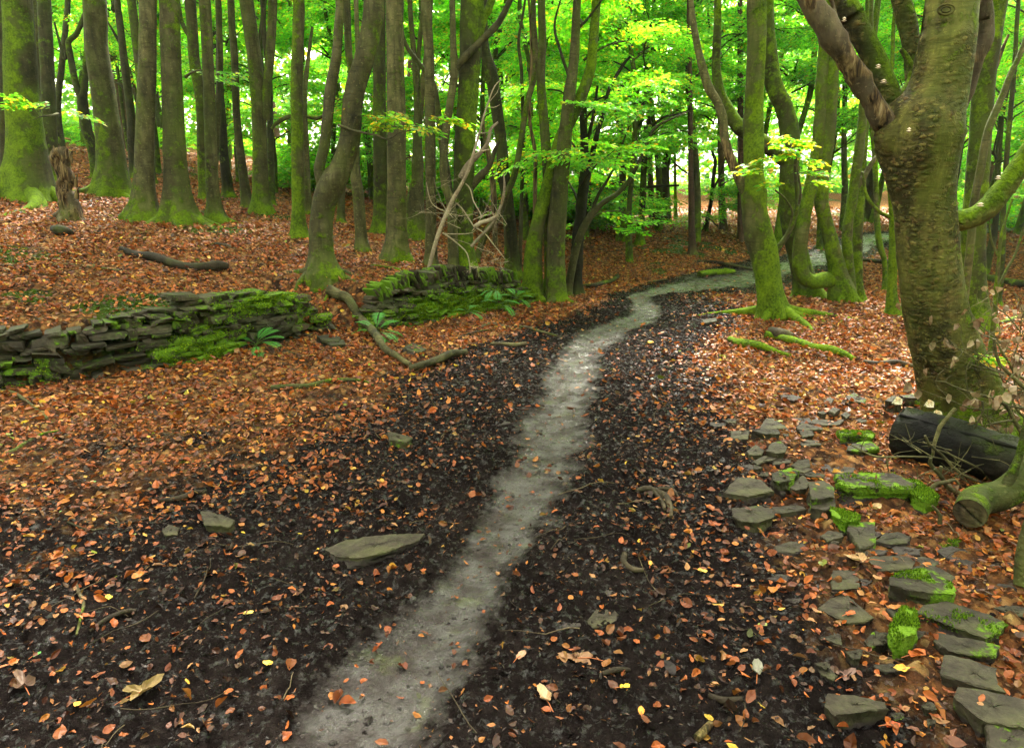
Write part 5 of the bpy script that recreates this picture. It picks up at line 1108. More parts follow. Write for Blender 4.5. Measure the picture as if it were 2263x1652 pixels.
rock('dark square stone at the foot of the big mossy trunk', [(1551, 706), (1582, 703), (1584, 710), (1556, 713)], top=.07, moss=.1, tone=.3)
rock('thin stone flush with the leaves above the wedge', [(900, 765), (912, 762), (930, 766), (915, 769)], top=.05, moss=.1, tone=.5)
rock('thin brown flake at the left margin of the path', [(1080, 932), (1110, 930), (1132, 936), (1100, 940)], top=.015, moss=0, tone=.7)

def chips():
    r = np.random.default_rng(404)
    line = [(1640, 930), (1760, 960), (1850, 930), (1700, 1010), (1620, 1060), (1760, 1090), (1850, 1150), (1800, 1210), (1930, 1180), (1960, 1230), (1900, 1310), (2080, 1200), (2120, 1300), (2010, 1390), (1960, 1440), (2170, 1400), (2060, 1560), (1840, 1440), (2200, 1330), (1720, 1180)]
    for i in range(100):
        u, v = line[i % len(line)]; u += r.normal(0, 42); v += r.normal(0, 26)
        if v < 900: continue
        s_ = r.uniform(10, 30) * (v / 1150) ** 1.2; k = r.integers(4, 7); a = np.sort(r.uniform(0, 2 * math.pi, k)); 
        if np.diff(np.r_[a, a[0] + 2 * math.pi]).max() > 2.6: continue
        rd = r.uniform(.7, 1.15, k)
        rock('small flat chip of stone half buried among the leaves and slabs', [(u + math.cos(t) * s_ * q, v + math.sin(t) * s_ * q * .42) for t, q in zip(a, rd)], top=r.uniform(.02, .055), moss=r.choice([.05, .15, .35]), tone=r.uniform(.35, .85), mud=r.choice([0, .1, .25]), group='small chips of stone among the slabs', name='stone_chip')
chips()

# ------------------------------------------------------------------ logs and fallen branches
def log_pts(pts, lift=0.):               # pts: (u, v, width px[, extra lift]); each point rests on the ground under it
    P = []; W = []
    for q in pts:
        u, v, w = q[:3]; g = ghit(u, v + w * .35); rw = w / 2 / FPX * g[1]
        z = ground(g[0], g[1])[0] + rw * .75 + lift + (q[3] if len(q) > 3 else 0)
        d = rdir(u, v); Y = g[1]; x = d[0] / d[1] * Y
        P.append((x, Y, z)); W.append(rw)
    return np.array(P), np.array(W)
def fallen(label, pts, moss=.2, tone=.5, rot=0., mat=None, name='fallen_branch', lump=.15, lift=0., side=(0, 0, 1), twigs=(), cat=None, capcol=None, seg=14, fine=.05, mosspow=.7):
    P, W = log_pts(pts, lift); seed = int(abs(pts[0][0]) * 3 + abs(pts[0][1])); mb = MB()
    def cf(V, N, s, rr): return np.column_stack([np.clip(moss + mosspow * moss * (N @ np.array(side)) + .15 * fbm3(V, 5, 2, seed), 0, 1), np.full(len(V), tone), np.full(len(V), rot) + .25 * rot * fbm3(V, 6, 2, seed), np.ones(len(V))])
    tube(mb, P, W, seg, step=max(.02, W.max() * .4), lump=lump, lf=4, fine=fine, seed=seed, colfn=cf, capcol=capcol)
    for t in twigs:
        Pt, Wt = log_pts(t); tube(mb, Pt, Wt, 7, lump=.15, seed=seed + 1, colfn=cf)
    return single(mb, name, mat or M_DEADWOOD, label, cat or 'branch')
fallen('crooked bare branch sliding down the gap between the two stone walls', [(726, 645, 21, .03), (748, 660, 21, .02), (768, 676, 19, .05), (782, 700, 19, .08), (800, 725, 20, .08), (828, 750, 18, .04), (850, 774, 16), (872, 792, 14), (892, 803, 12), (908, 812, 9)], lift=.035, moss=.05, tone=.5, mat=M_BEECH, lump=.2,
       twigs=[[(858, 778, 9), (868, 775, 7), (880, 777, 4)]])
fallen('stout short branch lying at the foot of the crooked bare branch', [(905, 816, 15), (935, 811, 18), (965, 801, 18), (995, 793, 18), (1015, 783, 17), (1030, 780, 16)], lift=.02, moss=.05, tone=.4, mat=M_BEECH)
fallen('dark rotten log lying across the leaves of the left bank', [(268, 552, 14), (300, 560, 17), (335, 570, 20), (372, 580, 20), (410, 588, 20), (450, 592, 22), (480, 592, 23), (502, 592, 18)], moss=.05, tone=.12, rot=.25, name='fallen_log', cat='log', lump=.2)
fallen('long thin grey branch on the mossy slope above the left wall', [(118, 578, 5), (150, 584, 5), (200, 592, 5), (240, 600, 4), (290, 602, 3)], tone=.9, mat=M_BEECH)
fallen('grey stick at the far left edge above the wall', [(-10, 582, 7), (30, 586, 8), (62, 592, 6), (70, 598, 4)], tone=.5)
fallen('broken dark stick left of the rotten stump foot, on the bank', [(470, 540, 6), (500, 545, 8), (520, 552, 5)], tone=.5, moss=.2)
fallen('curved dark branch in the leaves below the left wall', [(0, 862, 8), (30, 872, 8), (60, 885, 9), (85, 905, 9), (105, 925, 7)], tone=.7, mat=M_BEECH)
fallen('greenish curved branch at the left edge below the wall', [(-5, 1000, 9), (30, 992, 9), (65, 975, 9), (95, 962, 8), (130, 955, 6)], tone=.7, moss=.3, mat=M_BEECH)
fallen('lichen-spotted branch lying in front of the leaf drift', [(600, 858, 14), (640, 858, 14), (680, 850, 13), (720, 845, 11), (760, 842, 10), (800, 848, 8), (825, 852, 5)], tone=.6, moss=.35, mat=M_BEECH)
fallen('thin curved stick in front of the fern and wall', [(545, 778, 5), (580, 774, 5), (620, 772, 5), (660, 782, 4), (700, 795, 3)], tone=.6)
fallen('arched root-like branch near the coped wall end', [(1048, 730, 4), (1068, 722, 8), (1085, 716, 9), (1120, 720, 8), (1160, 725, 7), (1185, 735, 6), (1240, 745, 4)], tone=.5, lump=.2)
fallen('pale broken pole left of the path below the coped wall', [(1085, 760, 8), (1110, 762, 9), (1140, 762, 10), (1162, 758, 10)], tone=.9, rot=.2)
fallen('thin branch forking on the leaves below the coped wall', [(1010, 745, 5), (1040, 738, 6), (1080, 732, 4), (1110, 735, 3)], tone=.5)
fallen('wet dark stick in the left mud', [(355, 1100, 9), (395, 1098, 14), (430, 1092, 15), (455, 1085, 12)], tone=.25, moss=.05)
fallen('short dark stick pointing up beside the left mud', [(200, 1400, 9), (240, 1378, 13), (280, 1352, 15), (300, 1348, 12)], tone=.2, moss=.05)
fallen('bent bark-peeled twig standing out of the mud at the left', [(168, 1290, 8), (175, 1315, 9), (186, 1340, 9), (182, 1370, 8), (170, 1405, 6)], tone=.6)
fallen('thin crossed sticks on the left mud', [(150, 1165, 6), (200, 1162, 7), (260, 1152, 7), (300, 1150, 6), (350, 1140, 4)], tone=.3, twigs=[[(255, 1142, 4), (262, 1160, 5), (250, 1185, 3)]])
fallen('thick dark stick in the mud right of the path, near the bottom', [(1330, 1498, 11), (1360, 1486, 15), (1390, 1472, 12)], tone=.25, moss=.03)
fallen('decayed brown stick end near the bottom right mud', [(1538, 1632, 20), (1550, 1620, 22), (1570, 1604, 16)], tone=.6, rot=.6)
fallen('muddy exposed root curling through the mud on the right', [(1380, 1222, 14), (1378, 1240, 16), (1395, 1256, 16), (1420, 1258, 10)], tone=.35, moss=0, name='exposed_root', cat='root')
fallen('knot of muddy roots standing up right of the path', [(1405, 1085, 10), (1430, 1078, 15), (1455, 1082, 17), (1470, 1095, 15), (1480, 1120, 12), (1483, 1140, 8)], tone=.35, moss=0, lump=.3, name='exposed_root', cat='root', twigs=[[(1440, 1080, 10), (1462, 1100, 12), (1468, 1130, 8)], [(1455, 1078, 8), (1485, 1085, 9), (1500, 1100, 5)]])
fallen('long mound-like root smeared with mud near the bottom right', [(1565, 1532, 16), (1600, 1540, 20), (1640, 1548, 14)], tone=.25, moss=0, name='exposed_root', cat='root')
fallen('moss-covered log ending in a knot beneath the big mossy trunk', [(1690, 742, 20), (1715, 745, 16), (1750, 755, 20), (1790, 765, 22), (1830, 775, 20), (1865, 786, 18), (1888, 794, 12)], moss=.85, tone=.3, mat=M_BEECH, name='mossy_log', cat='log', lump=.22, seg=18)
fallen('shorter mossy root left of the mossy log', [(1612, 748, 14), (1640, 756, 22), (1680, 768, 18), (1715, 778, 12), (1745, 788, 8)], moss=.8, tone=.3, mat=M_BEECH, name='mossy_log', cat='log', lump=.25, seg=18)
fallen('gnarled brown stump knot at the head of the mossy log', [(1702, 735, 20, .02), (1712, 738, 30), (1735, 742, 26), (1750, 740, 10)], moss=.1, tone=.45, rot=.3, name='root_knot', cat='root', lump=.4)
fallen('dark bare stick right of the mossy log', [(1908, 798, 11), (1940, 803, 13), (1980, 804, 12), (2022, 810, 10)], tone=.35, moss=.05)
fallen('twisted dark driftwood-like branch at the bend of the path', [(1285, 632, 9), (1310, 634, 12), (1330, 628, 11), (1352, 620, 10), (1364, 612, 10)], tone=.2, moss=.3, lump=.3)
fallen('dark pole on the ground left of the far path', [(1430, 625, 4), (1450, 622, 5), (1475, 618, 4)], tone=.2)
fallen('mossy low mound of roots beside the far path', [(1545, 606, 14), (1580, 600, 16), (1620, 600, 10), (1600, 596, 8)], tone=.3, moss=.75, mat=M_BEECH, name='root_mound', cat='roots')
fallen('long dark fallen branch on the far bank beside the path', [(1535, 578, 5), (1580, 582, 7), (1630, 590, 7), (1665, 596, 5)], tone=.2, moss=.1, twigs=[[(1570, 575, 4), (1600, 585, 4), (1640, 582, 3)]])
fallen('long dark pole behind the clump of green stems', [(2045, 585, 9), (2000, 582, 11), (1940, 577, 10), (1890, 572, 9)], tone=.15, moss=.15)
fallen('dark mossy fallen trunk on the bank at the right edge', [(2160, 606, 14), (2200, 618, 18), (2262, 630, 20), (2330, 640, 20)], tone=.15, moss=.4, name='fallen_log', cat='log')
fallen('green curved branch on the leaves at the right edge', [(2190, 716, 7), (2220, 712, 9), (2250, 700, 9), (2290, 685, 9)], tone=.35, moss=.45)
fallen('dark log lying behind the stems at the left of the far wood', [(258, 352, 6), (300, 354, 7), (345, 355, 6)], tone=.3, moss=.1)
fallen('mossy dead branch sloping on the bank in the middle', [(642, 400, 4), (680, 412, 5), (720, 440, 5), (760, 452, 4)], tone=.4, moss=.4)
fallen('exposed surface roots on the bank left of the S-bent trunk', [(640, 606, 4), (665, 598, 6), (690, 594, 7)], tone=.4, moss=.1, name='exposed_root', cat='root')
fallen('slender mossed stick at the foot of the pale ringed trunk', [(820, 588, 4), (850, 590, 7), (880, 597, 8), (905, 604, 5)], tone=.3, moss=.5, mat=M_BEECH)

# rotten stump
def stump():
    g = ghit(152, 486); Y = g[1]
    root = tree('rotten_stump', 'splintered pale rotten stump full of holes at the left', [[(152, 486, 46), (152, 465, 40), (148, 440, 44), (140, 420, 42), (146, 395, 34), (138, 370, 34), (136, 345, 40), (130, 330, 34)]], Y=Y, moss=.12, tone=.85, roots=5, flare=.6, cat='stump', mat=M_DEADWOOD, lump=.45, fine=.16, seg=34, mossh=.12, dents=((.80, .1, .07, .75), (.5, .35, .05, .6), (.22, .3, .09, .8), (.62, -.4, .05, .5), (.35, -.5, .09, .35), (.95, -.5, .06, .4)),
                rotfn=lambda V, N, h: .55 + .4 * fbm3(V, 4, 2, 3))
    sp = MB()
    for (u, v, w, u2, v2) in ((120, 338, 14, 118, 322), (132, 334, 12, 130, 318), (146, 336, 13, 149, 328), (156, 345, 10, 160, 334), (168, 400, 9, 172, 385), (170, 425, 9, 176, 412)):
        tube(sp, [px(u, v + 14, Y - .05), px(u, v, Y - .06), px(u2, v2, Y - .07)], [w / 2 / FPX * Y, w / 2.6 / FPX * Y, .006], 7, lump=.3, lf=9, col=(.03, .8, .9, 1))
    sp.build('splinters', M_DEADWOOD, root)
stump()
d = fallen('dark clod of uprooted bark below the rotten stump', [(118, 508, 18), (130, 508, 28), (148, 510, 24), (160, 514, 10)], tone=.1, lump=.5, name='bark_clod', cat='debris')

# big black log with bracket fungi
def biglog():
    A = pz(1990, 957, .15); B = pz(2245, 1030, .13); A[2] = ground_at(A[0], A[1]) + .150; B[2] = ground_at(B[0], B[1]) + .125
    d = (B - A) / np.linalg.norm(B - A); mb = MB()
    P = [A, A * .66 + B * .34 + (0, 0, .005), A * .33 + B * .67, B, B + d * .5]
    root = thing('blackened_log', ((A[0] + B[0]) / 2, (A[1] + B[1]) / 2, 0), 'big blackened log lying against the foot of the old forked beech', 'log')
    cf = lambda V, N, s, rr: np.column_stack([np.clip(.10 + .42 * N[:, 2] + .2 * fbm3(V, 3, 2, 2), 0, 1), .5 + .2 * fbm3(V, 3, 2, 8), np.zeros(len(V)), np.ones(len(V))])
    tube(mb, P, [.152, .15, .142, .132, .12], 48, step=.03, lump=.12, lf=4, fine=.12, seed=3, colfn=cf, cap0=False, cap1=False)
    mb.build('trunk', M_BLACKLOG, root)
    eb = MB(); r = np.random.default_rng(2); S = np.cross(d, (0, 0, 1)); S /= np.linalg.norm(S); U = np.cross(S, d)
    k = 48; rings = []
    for q in (0.0, .25, .5, .75, .97):
        a = np.arange(k) * 2 * math.pi / k; rings.append(A - d * (.015 * (1 - q)) + (S[None] * np.cos(a)[:, None] + U[None] * np.sin(a)[:, None]) * .150 * q + d * (fbm2(np.cos(a) * q * 3, np.sin(a) * q * 3, 2., 3, 4) * .012)[:, None])
    V = np.array(rings).reshape(-1, 3); idx = np.arange(5 * k).reshape(5, k); nx = np.roll(idx, -1, 1)
    eb.add(V, np.stack([idx[:-1], idx[1:], nx[1:], nx[:-1]], -1).reshape(-1, 4), (.03, .9, .35, 1)); o = eb.build('cut_end', M_BLACKLOG, root); o['label'] = 'dark sawn end with a brown stain'
    ax = lambda t, an, rr_: A + (B - A) * t + (U * math.sin(an) - S * math.cos(an) * 1) * rr_
    # ridge of loosened bark running along the upper side
    rb = MB(); sgn = -1 if S[1] > 0 else 1
    rp = [A + (B - A) * t + (U * .82 + S * sgn * .57) * (.15 - .02 * t) for t in np.linspace(.02, 1, 12)]; tube(rb, rp, np.full(12, .012), 7, step=.03, lump=.6, lf=12, seed=4, col=(.2, .3, 0, 1)); rb.build('bark_ridge', M_BLACKLOG, root)
    for (u, v, w, z, y0) in ((2052, 894, 11, 0, 3.98), (2069, 917, 12, .0, 3.90), (2171, 970, 12, 0, 3.72), (1982, 888, 11, 0, 4.05)):
        c = px(u, v, y0); fb = MB(); R0 = w / FPX * y0 * .95
        k = 18; L = []
        for lay in range(3):
            ang = np.linspace(-.2, math.pi + .2, k); rad = R0 * (1 - .22 * lay) * (1 + .14 * fbm2(np.cos(ang) * 2 + lay, np.sin(ang) * 2, 2, 3, int(u)))
            tp = c + np.column_stack([np.cos(ang) * rad, -np.sin(ang) * rad * .75, np.sin(ang) * .0 + lay * .010 + .006 * np.sin(ang * 5)])
            btm = tp - np.array([0, 0, .007]) ; mid = c + np.array([0, .012, lay * .010 + .012]); n_ = len(fb.v)
            V = np.vstack([tp, btm, mid, mid - (0, 0, .014)]); i = np.arange(k - 1)
            fb.add(V, [np.stack([i, i + 1, np.full(k - 1, 2 * k)], -1), np.stack([i + k + 1, i + k, np.full(k - 1, 2 * k + 1)], -1), np.stack([i + 1, i, i + k, i + k + 1], -1)], (.62 - .1 * lay, .55 - .12 * lay, .40 - .12 * lay, 1))
        # a wavy upturned cap facing the viewer
        aa = np.linspace(0, 2 * math.pi, 22)[:-1]; rad = R0 * .95 * (1 + .22 * fbm2(np.cos(aa) * 2, np.sin(aa) * 2, 1.7, 3, int(u) + 1))
        N0 = np.array([.1, -.75, .65]); N0 /= np.linalg.norm(N0); s1 = np.cross(N0, (0, 0, 1)); s1 /= np.linalg.norm(s1); s2 = np.cross(s1, N0)
        ring = c + N0 * .012 + s1[None] * (np.cos(aa) * rad)[:, None] + s2[None] * (np.sin(aa) * rad * .9)[:, None] + N0 * (.006 * np.sin(aa * 3))[:, None]
        ring2 = c - N0 * .02 + (ring - c) * .7; V = np.vstack([ring, c + N0 * .002, ring2]); k2 = len(aa); i = np.arange(k2); j = (i + 1) % k2
        fb.add(V, [np.stack([i, j, np.full(k2, k2)], -1), np.stack([j, i, i + k2 + 1, j + k2 + 1], -1)], (.66, .58, .42, 1))
        lab = {2052: 'pale ruffled bracket fungus, upper of the two on the black log', 2069: 'cream bracket fungus just below the upper one on the black log', 2171: 'cream bracket fungus alone on the right of the black log', 1982: 'low crusty tan fungus over the cut end of the black log'}[u]
        single(fb, 'bracket_fungus', M_FUNGUS, lab, 'fungus', 'bracket fungi on the black log', smooth=False)
    return A, B
LA, LB = biglog()
for (u, v, Y, w, lab) in ((1940, 150, 4.35, 6, 'white bracket fungus, upper of two on the mossy limb'), (1952, 183, 4.4, 7, 'white bracket fungus, lower of two on the mossy limb'), (2008, 305 - 15, 4.1, 5, 'tiny bracket on the fork of the old beech'), (2166, 455, 4.2, 8, 'cream bracket fungus on the low mossy bough'),
                          (1865, 46, 4.4, 5, 'tan bracket near the top of the mossy limb'), (2205, 395, 4.2, 6, 'pale bracket further out on the low mossy bough')):
    fb = MB(); c = px(u, v, Y); R0 = w / FPX * Y; k = 14
    for lay in range(2):
        a = np.arange(k) * 2 * math.pi / k; ring = c + np.column_stack([np.cos(a), np.sin(a) * .8, np.zeros(k)]) * R0 * (1 - .2 * lay) * (1 + .12 * np.sin(a * 3))[:, None] + (0, 0, lay * .012)
        V = np.vstack([ring, c + (0, 0, lay * .012 + .008), c + (0, 0, lay * .012 - .008)]); i = np.arange(k); j = (i + 1) % k
        fb.add(V, [np.stack([i, j, np.full(k, k)], -1), np.stack([j, i, np.full(k, k + 1)], -1)], (.62, .50, .38, 1))
    single(fb, 'bracket_fungus', M_FUNGUS, lab, 'fungus', 'bracket fungi on the old beech', smooth=False)

# sawn branch at the right edge, and the post-like piece below it
def sawn(label, P, W, endlab, seed, tone=.6, twig=None):
    root = thing('sawn_log', (P[0][0], P[0][1], ground_at(P[0][0], P[0][1])), label, 'log'); mb = MB()
    cf = lambda V, N, s, rr: np.column_stack([np.clip(.42 + .3 * N[:, 2] * .6 + .15 * fbm3(V, 4, 2, seed), 0, 1), np.full(len(V), tone), np.zeros(len(V)), np.ones(len(V))])
    tube(mb, P, W, 40, step=.02, lump=.06, lf=4, fine=.03, seed=seed, colfn=cf, cap0=False)
    mb.build('bark', M_BEECH, root)
    if twig is not None: tm = MB(); tube(tm, twig[0], twig[1], 14, step=.03, lump=.12, lf=5, seed=seed, colfn=cf); tm.build('side_branch', M_BEECH, root)
    P = np.array(P); d = P[1] - P[0]; d /= np.linalg.norm(d); S = np.cross(d, (0, 0, 1)); S /= np.linalg.norm(S); U = np.cross(S, d); k = 40; rings = []; cols = []
    for q in np.linspace(0.001, .985, 14):
        a = np.arange(k) * 2 * math.pi / k
        crack = np.exp(-((np.cos(a - .9) * q) ** 2) / .0022) * .022 * (q < .95)
        rings.append(P[0] + (S[None] * np.cos(a)[:, None] + U[None] * np.sin(a)[:, None]) * W[0] * q + d * (crack + .003 * fbm2(np.cos(a) * q * 20, np.sin(a) * q * 20, 1, 2, 3))[:, None])
        ringt = .5 + .25 * (math.sin(q * 70) > 0); cols.append(np.column_stack([np.full(k, .30), np.where(crack > .008, 0, ringt), np.where(crack > .008, 0., .15), np.ones(k)]))
    idx = np.arange(14 * k).reshape(14, k); nx = np.roll(idx, -1, 1); eb = MB(); eb.add(np.array(rings).reshape(-1, 3), np.stack([idx[:-1], idx[1:], nx[1:], nx[:-1]], -1).reshape(-1, 4), np.vstack(cols))
    eb.build('sawn_end', M_DEADWOOD, root)['label'] = endlab
E0 = pz(2142, 1134, .12); E1 = pz(2200, 1104, .14); E2 = px(2262, 1058, E1[1] + .06); E3 = px(2320, 1000, E1[1] + .1)
dd = (E1 - E0); E1 = E0 + dd * .55 + (0, .05, .0)
sawn('sawn grey-green branch with a cracked round end at the right edge', [E0, E1, pz(2215, 1092, .15), E2, E3], [.070, .071, .071, .071, .071], 'round sawn end with a dark split', 61, .38,
     ([px(2222, 1075, E1[1] + .02), px(2238, 1040, E1[1] + .03), px(2252, 1005, E1[1] + .05), px(2262, 960, E1[1] + .06), px(2275, 900, E1[1] + .08)], [.026, .021, .017, .015, .014]))
F0 = pz(2262, 1292, .03); sawn('greenish post-like log end standing at the right edge below the sawn branch', [F0, F0 + (.01, .03, .12), F0 + (.045, .06, .30), F0 + (.10, .1, .55)], [.036, .037, .037, .036], 'dark cut lower end', 62, .7)

# ------------------------------------------------------------------ dead twiggy branches
def twig_walk(mb, p, d, L, r0, r, depth, col, up=.0, wob=.35, split=2.2):
    n = max(4, int(L / .07)); P = [p]; q = np.array(d, float)
    for i in range(n): q = q + r.normal(0, wob * .35, 3) + (0, 0, up); q /= np.linalg.norm(q); P.append(P[-1] + q * L / n)
    tube(mb, P, np.linspace(r0, r0 * .35, len(P)), 6 if r0 > .006 else 5, step=.06, lump=.1, seed=int(r.integers(99)), col=col)
    tips = [P[-1]]
    if depth > 0:
        for k in range(int(r.poisson(split)) + 1):
            i = int(r.integers(1, n)); nd = q * .4 + r.normal(0, .7, 3); nd /= np.linalg.norm(nd); tips += twig_walk(mb, P[i], nd, L * r.uniform(.35, .65), r0 * .55, r, depth - 1, col, up, wob, split)
    return tips
def traced(mb, pts, Y, col, seed=0, k=1.):
    tube(mb, [px(q[0], q[1], Y + (q[3] if len(q) > 3 else 0)) for q in pts], [q[2] * k / 2 / FPX * Y for q in pts], 9, step=.05, lump=.12, lf=4, seed=seed, col=col)
z3p = lambda L: [(854.1 + q[0] * .4099, q[1] * .4099) + tuple(q[2:]) for q in L]
def deadbranch():
    Y = 9.0; g = px(945, 590, Y); root = thing('dead_branch', (g[0], Y, ground_at(g[0], Y)), 'pale dead branch with bare forked twigs leaning against the dark trunk in the centre', 'branch'); r = np.random.default_rng(8)
    m = MB(); pale = (.10, .9, .1, 1)
    traced(m, z3p([(228, 1445, 15), (255, 1340, 15), (290, 1230, 14), (350, 1090, 14), (400, 1000, 12), (440, 920, 11), (470, 820, 9), (500, 720, 7), (520, 640, 6), (545, 560, 5), (575, 480, 4), (605, 440, 3), (655, 412, 2)]), Y, pale, 1, .65); m.build('main_stem', M_PALEWOOD, root)
    t = MB(); thin = (.0, .85, .1, 1)
    for L in ([(545, 560, 4), (570, 530, 3), (600, 490, 2), (612, 420, 1.5)], [(540, 578, 3), (580, 580, 3), (610, 565, 2)], [(500, 718, 4), (550, 715, 4), (580, 680, 3), (600, 655, 2)], [(315, 1140, 5), (270, 1120, 5), (240, 1090, 4), (225, 1040, 4), (214, 985, 2)],
              [(355, 1075, 4), (352, 1045, 3)], [(425, 990, 6), (450, 1020, 6), (470, 1090, 6), (500, 1140, 5), (510, 1165, 4)], [(375, 1095, 7), (410, 1130, 7), (450, 1190, 6), (470, 1220, 6), (530, 1260, 5), (570, 1310, 5), (610, 1360, 4), (640, 1400, 3)],
              [(300, 1255, 6), (340, 1280, 6), (390, 1320, 6), (430, 1360, 5), (445, 1410, 5), (450, 1470, 3)], [(300, 1260, 4), (400, 1262, 4), (460, 1255, 3), (480, 1240, 3)], [(470, 840, 7, -.1), (500, 820, 7, -.1), (560, 805, 4, -.1)]):
        traced(t, z3p(L), Y, thin, 0, .5)
    for i in range(12):
        u = r.uniform(985, 1150); v = r.uniform(470, 590); p = px(u, v, Y - r.uniform(0, .5)); a = r.uniform(-.9, .9)
        twig_walk(t, p, (math.cos(a) * r.choice([-1, 1]), r.normal(0, .3), r.normal(.1, .4)), r.uniform(.3, .7), .0045, r, 2, thin)
    t.build('twigs', M_PALEWOOD, root)
    l2 = thing('dead_branch', px(1046, 560, Y - .2), 'snapped dead limb curving up to a broken tip right of the leaning pale branch', 'branch'); m = MB()
    traced(m, z3p([(455, 1330, 14), (490, 1290, 14), (530, 1250, 13), (580, 1190, 14), (615, 1110, 13), (632, 1040, 12), (634, 980, 9), (630, 940, 4)]), Y - .3, (.15, .4, .35, 1), 2, .5)
    traced(m, z3p([(470, 1225, 9), (510, 1200, 9), (560, 1185, 8), (600, 1160, 8)]), Y - .3, (.1, .7, .2, 1)); traced(m, z3p([(400, 960, 16), (440, 890, 14), (500, 830, 10), (545, 770, 8), (560, 700, 7), (600, 660, 4)]), Y + .15, (.1, .5, .3, 1)); m.build('limb', M_PALEWOOD, l2)
deadbranch()

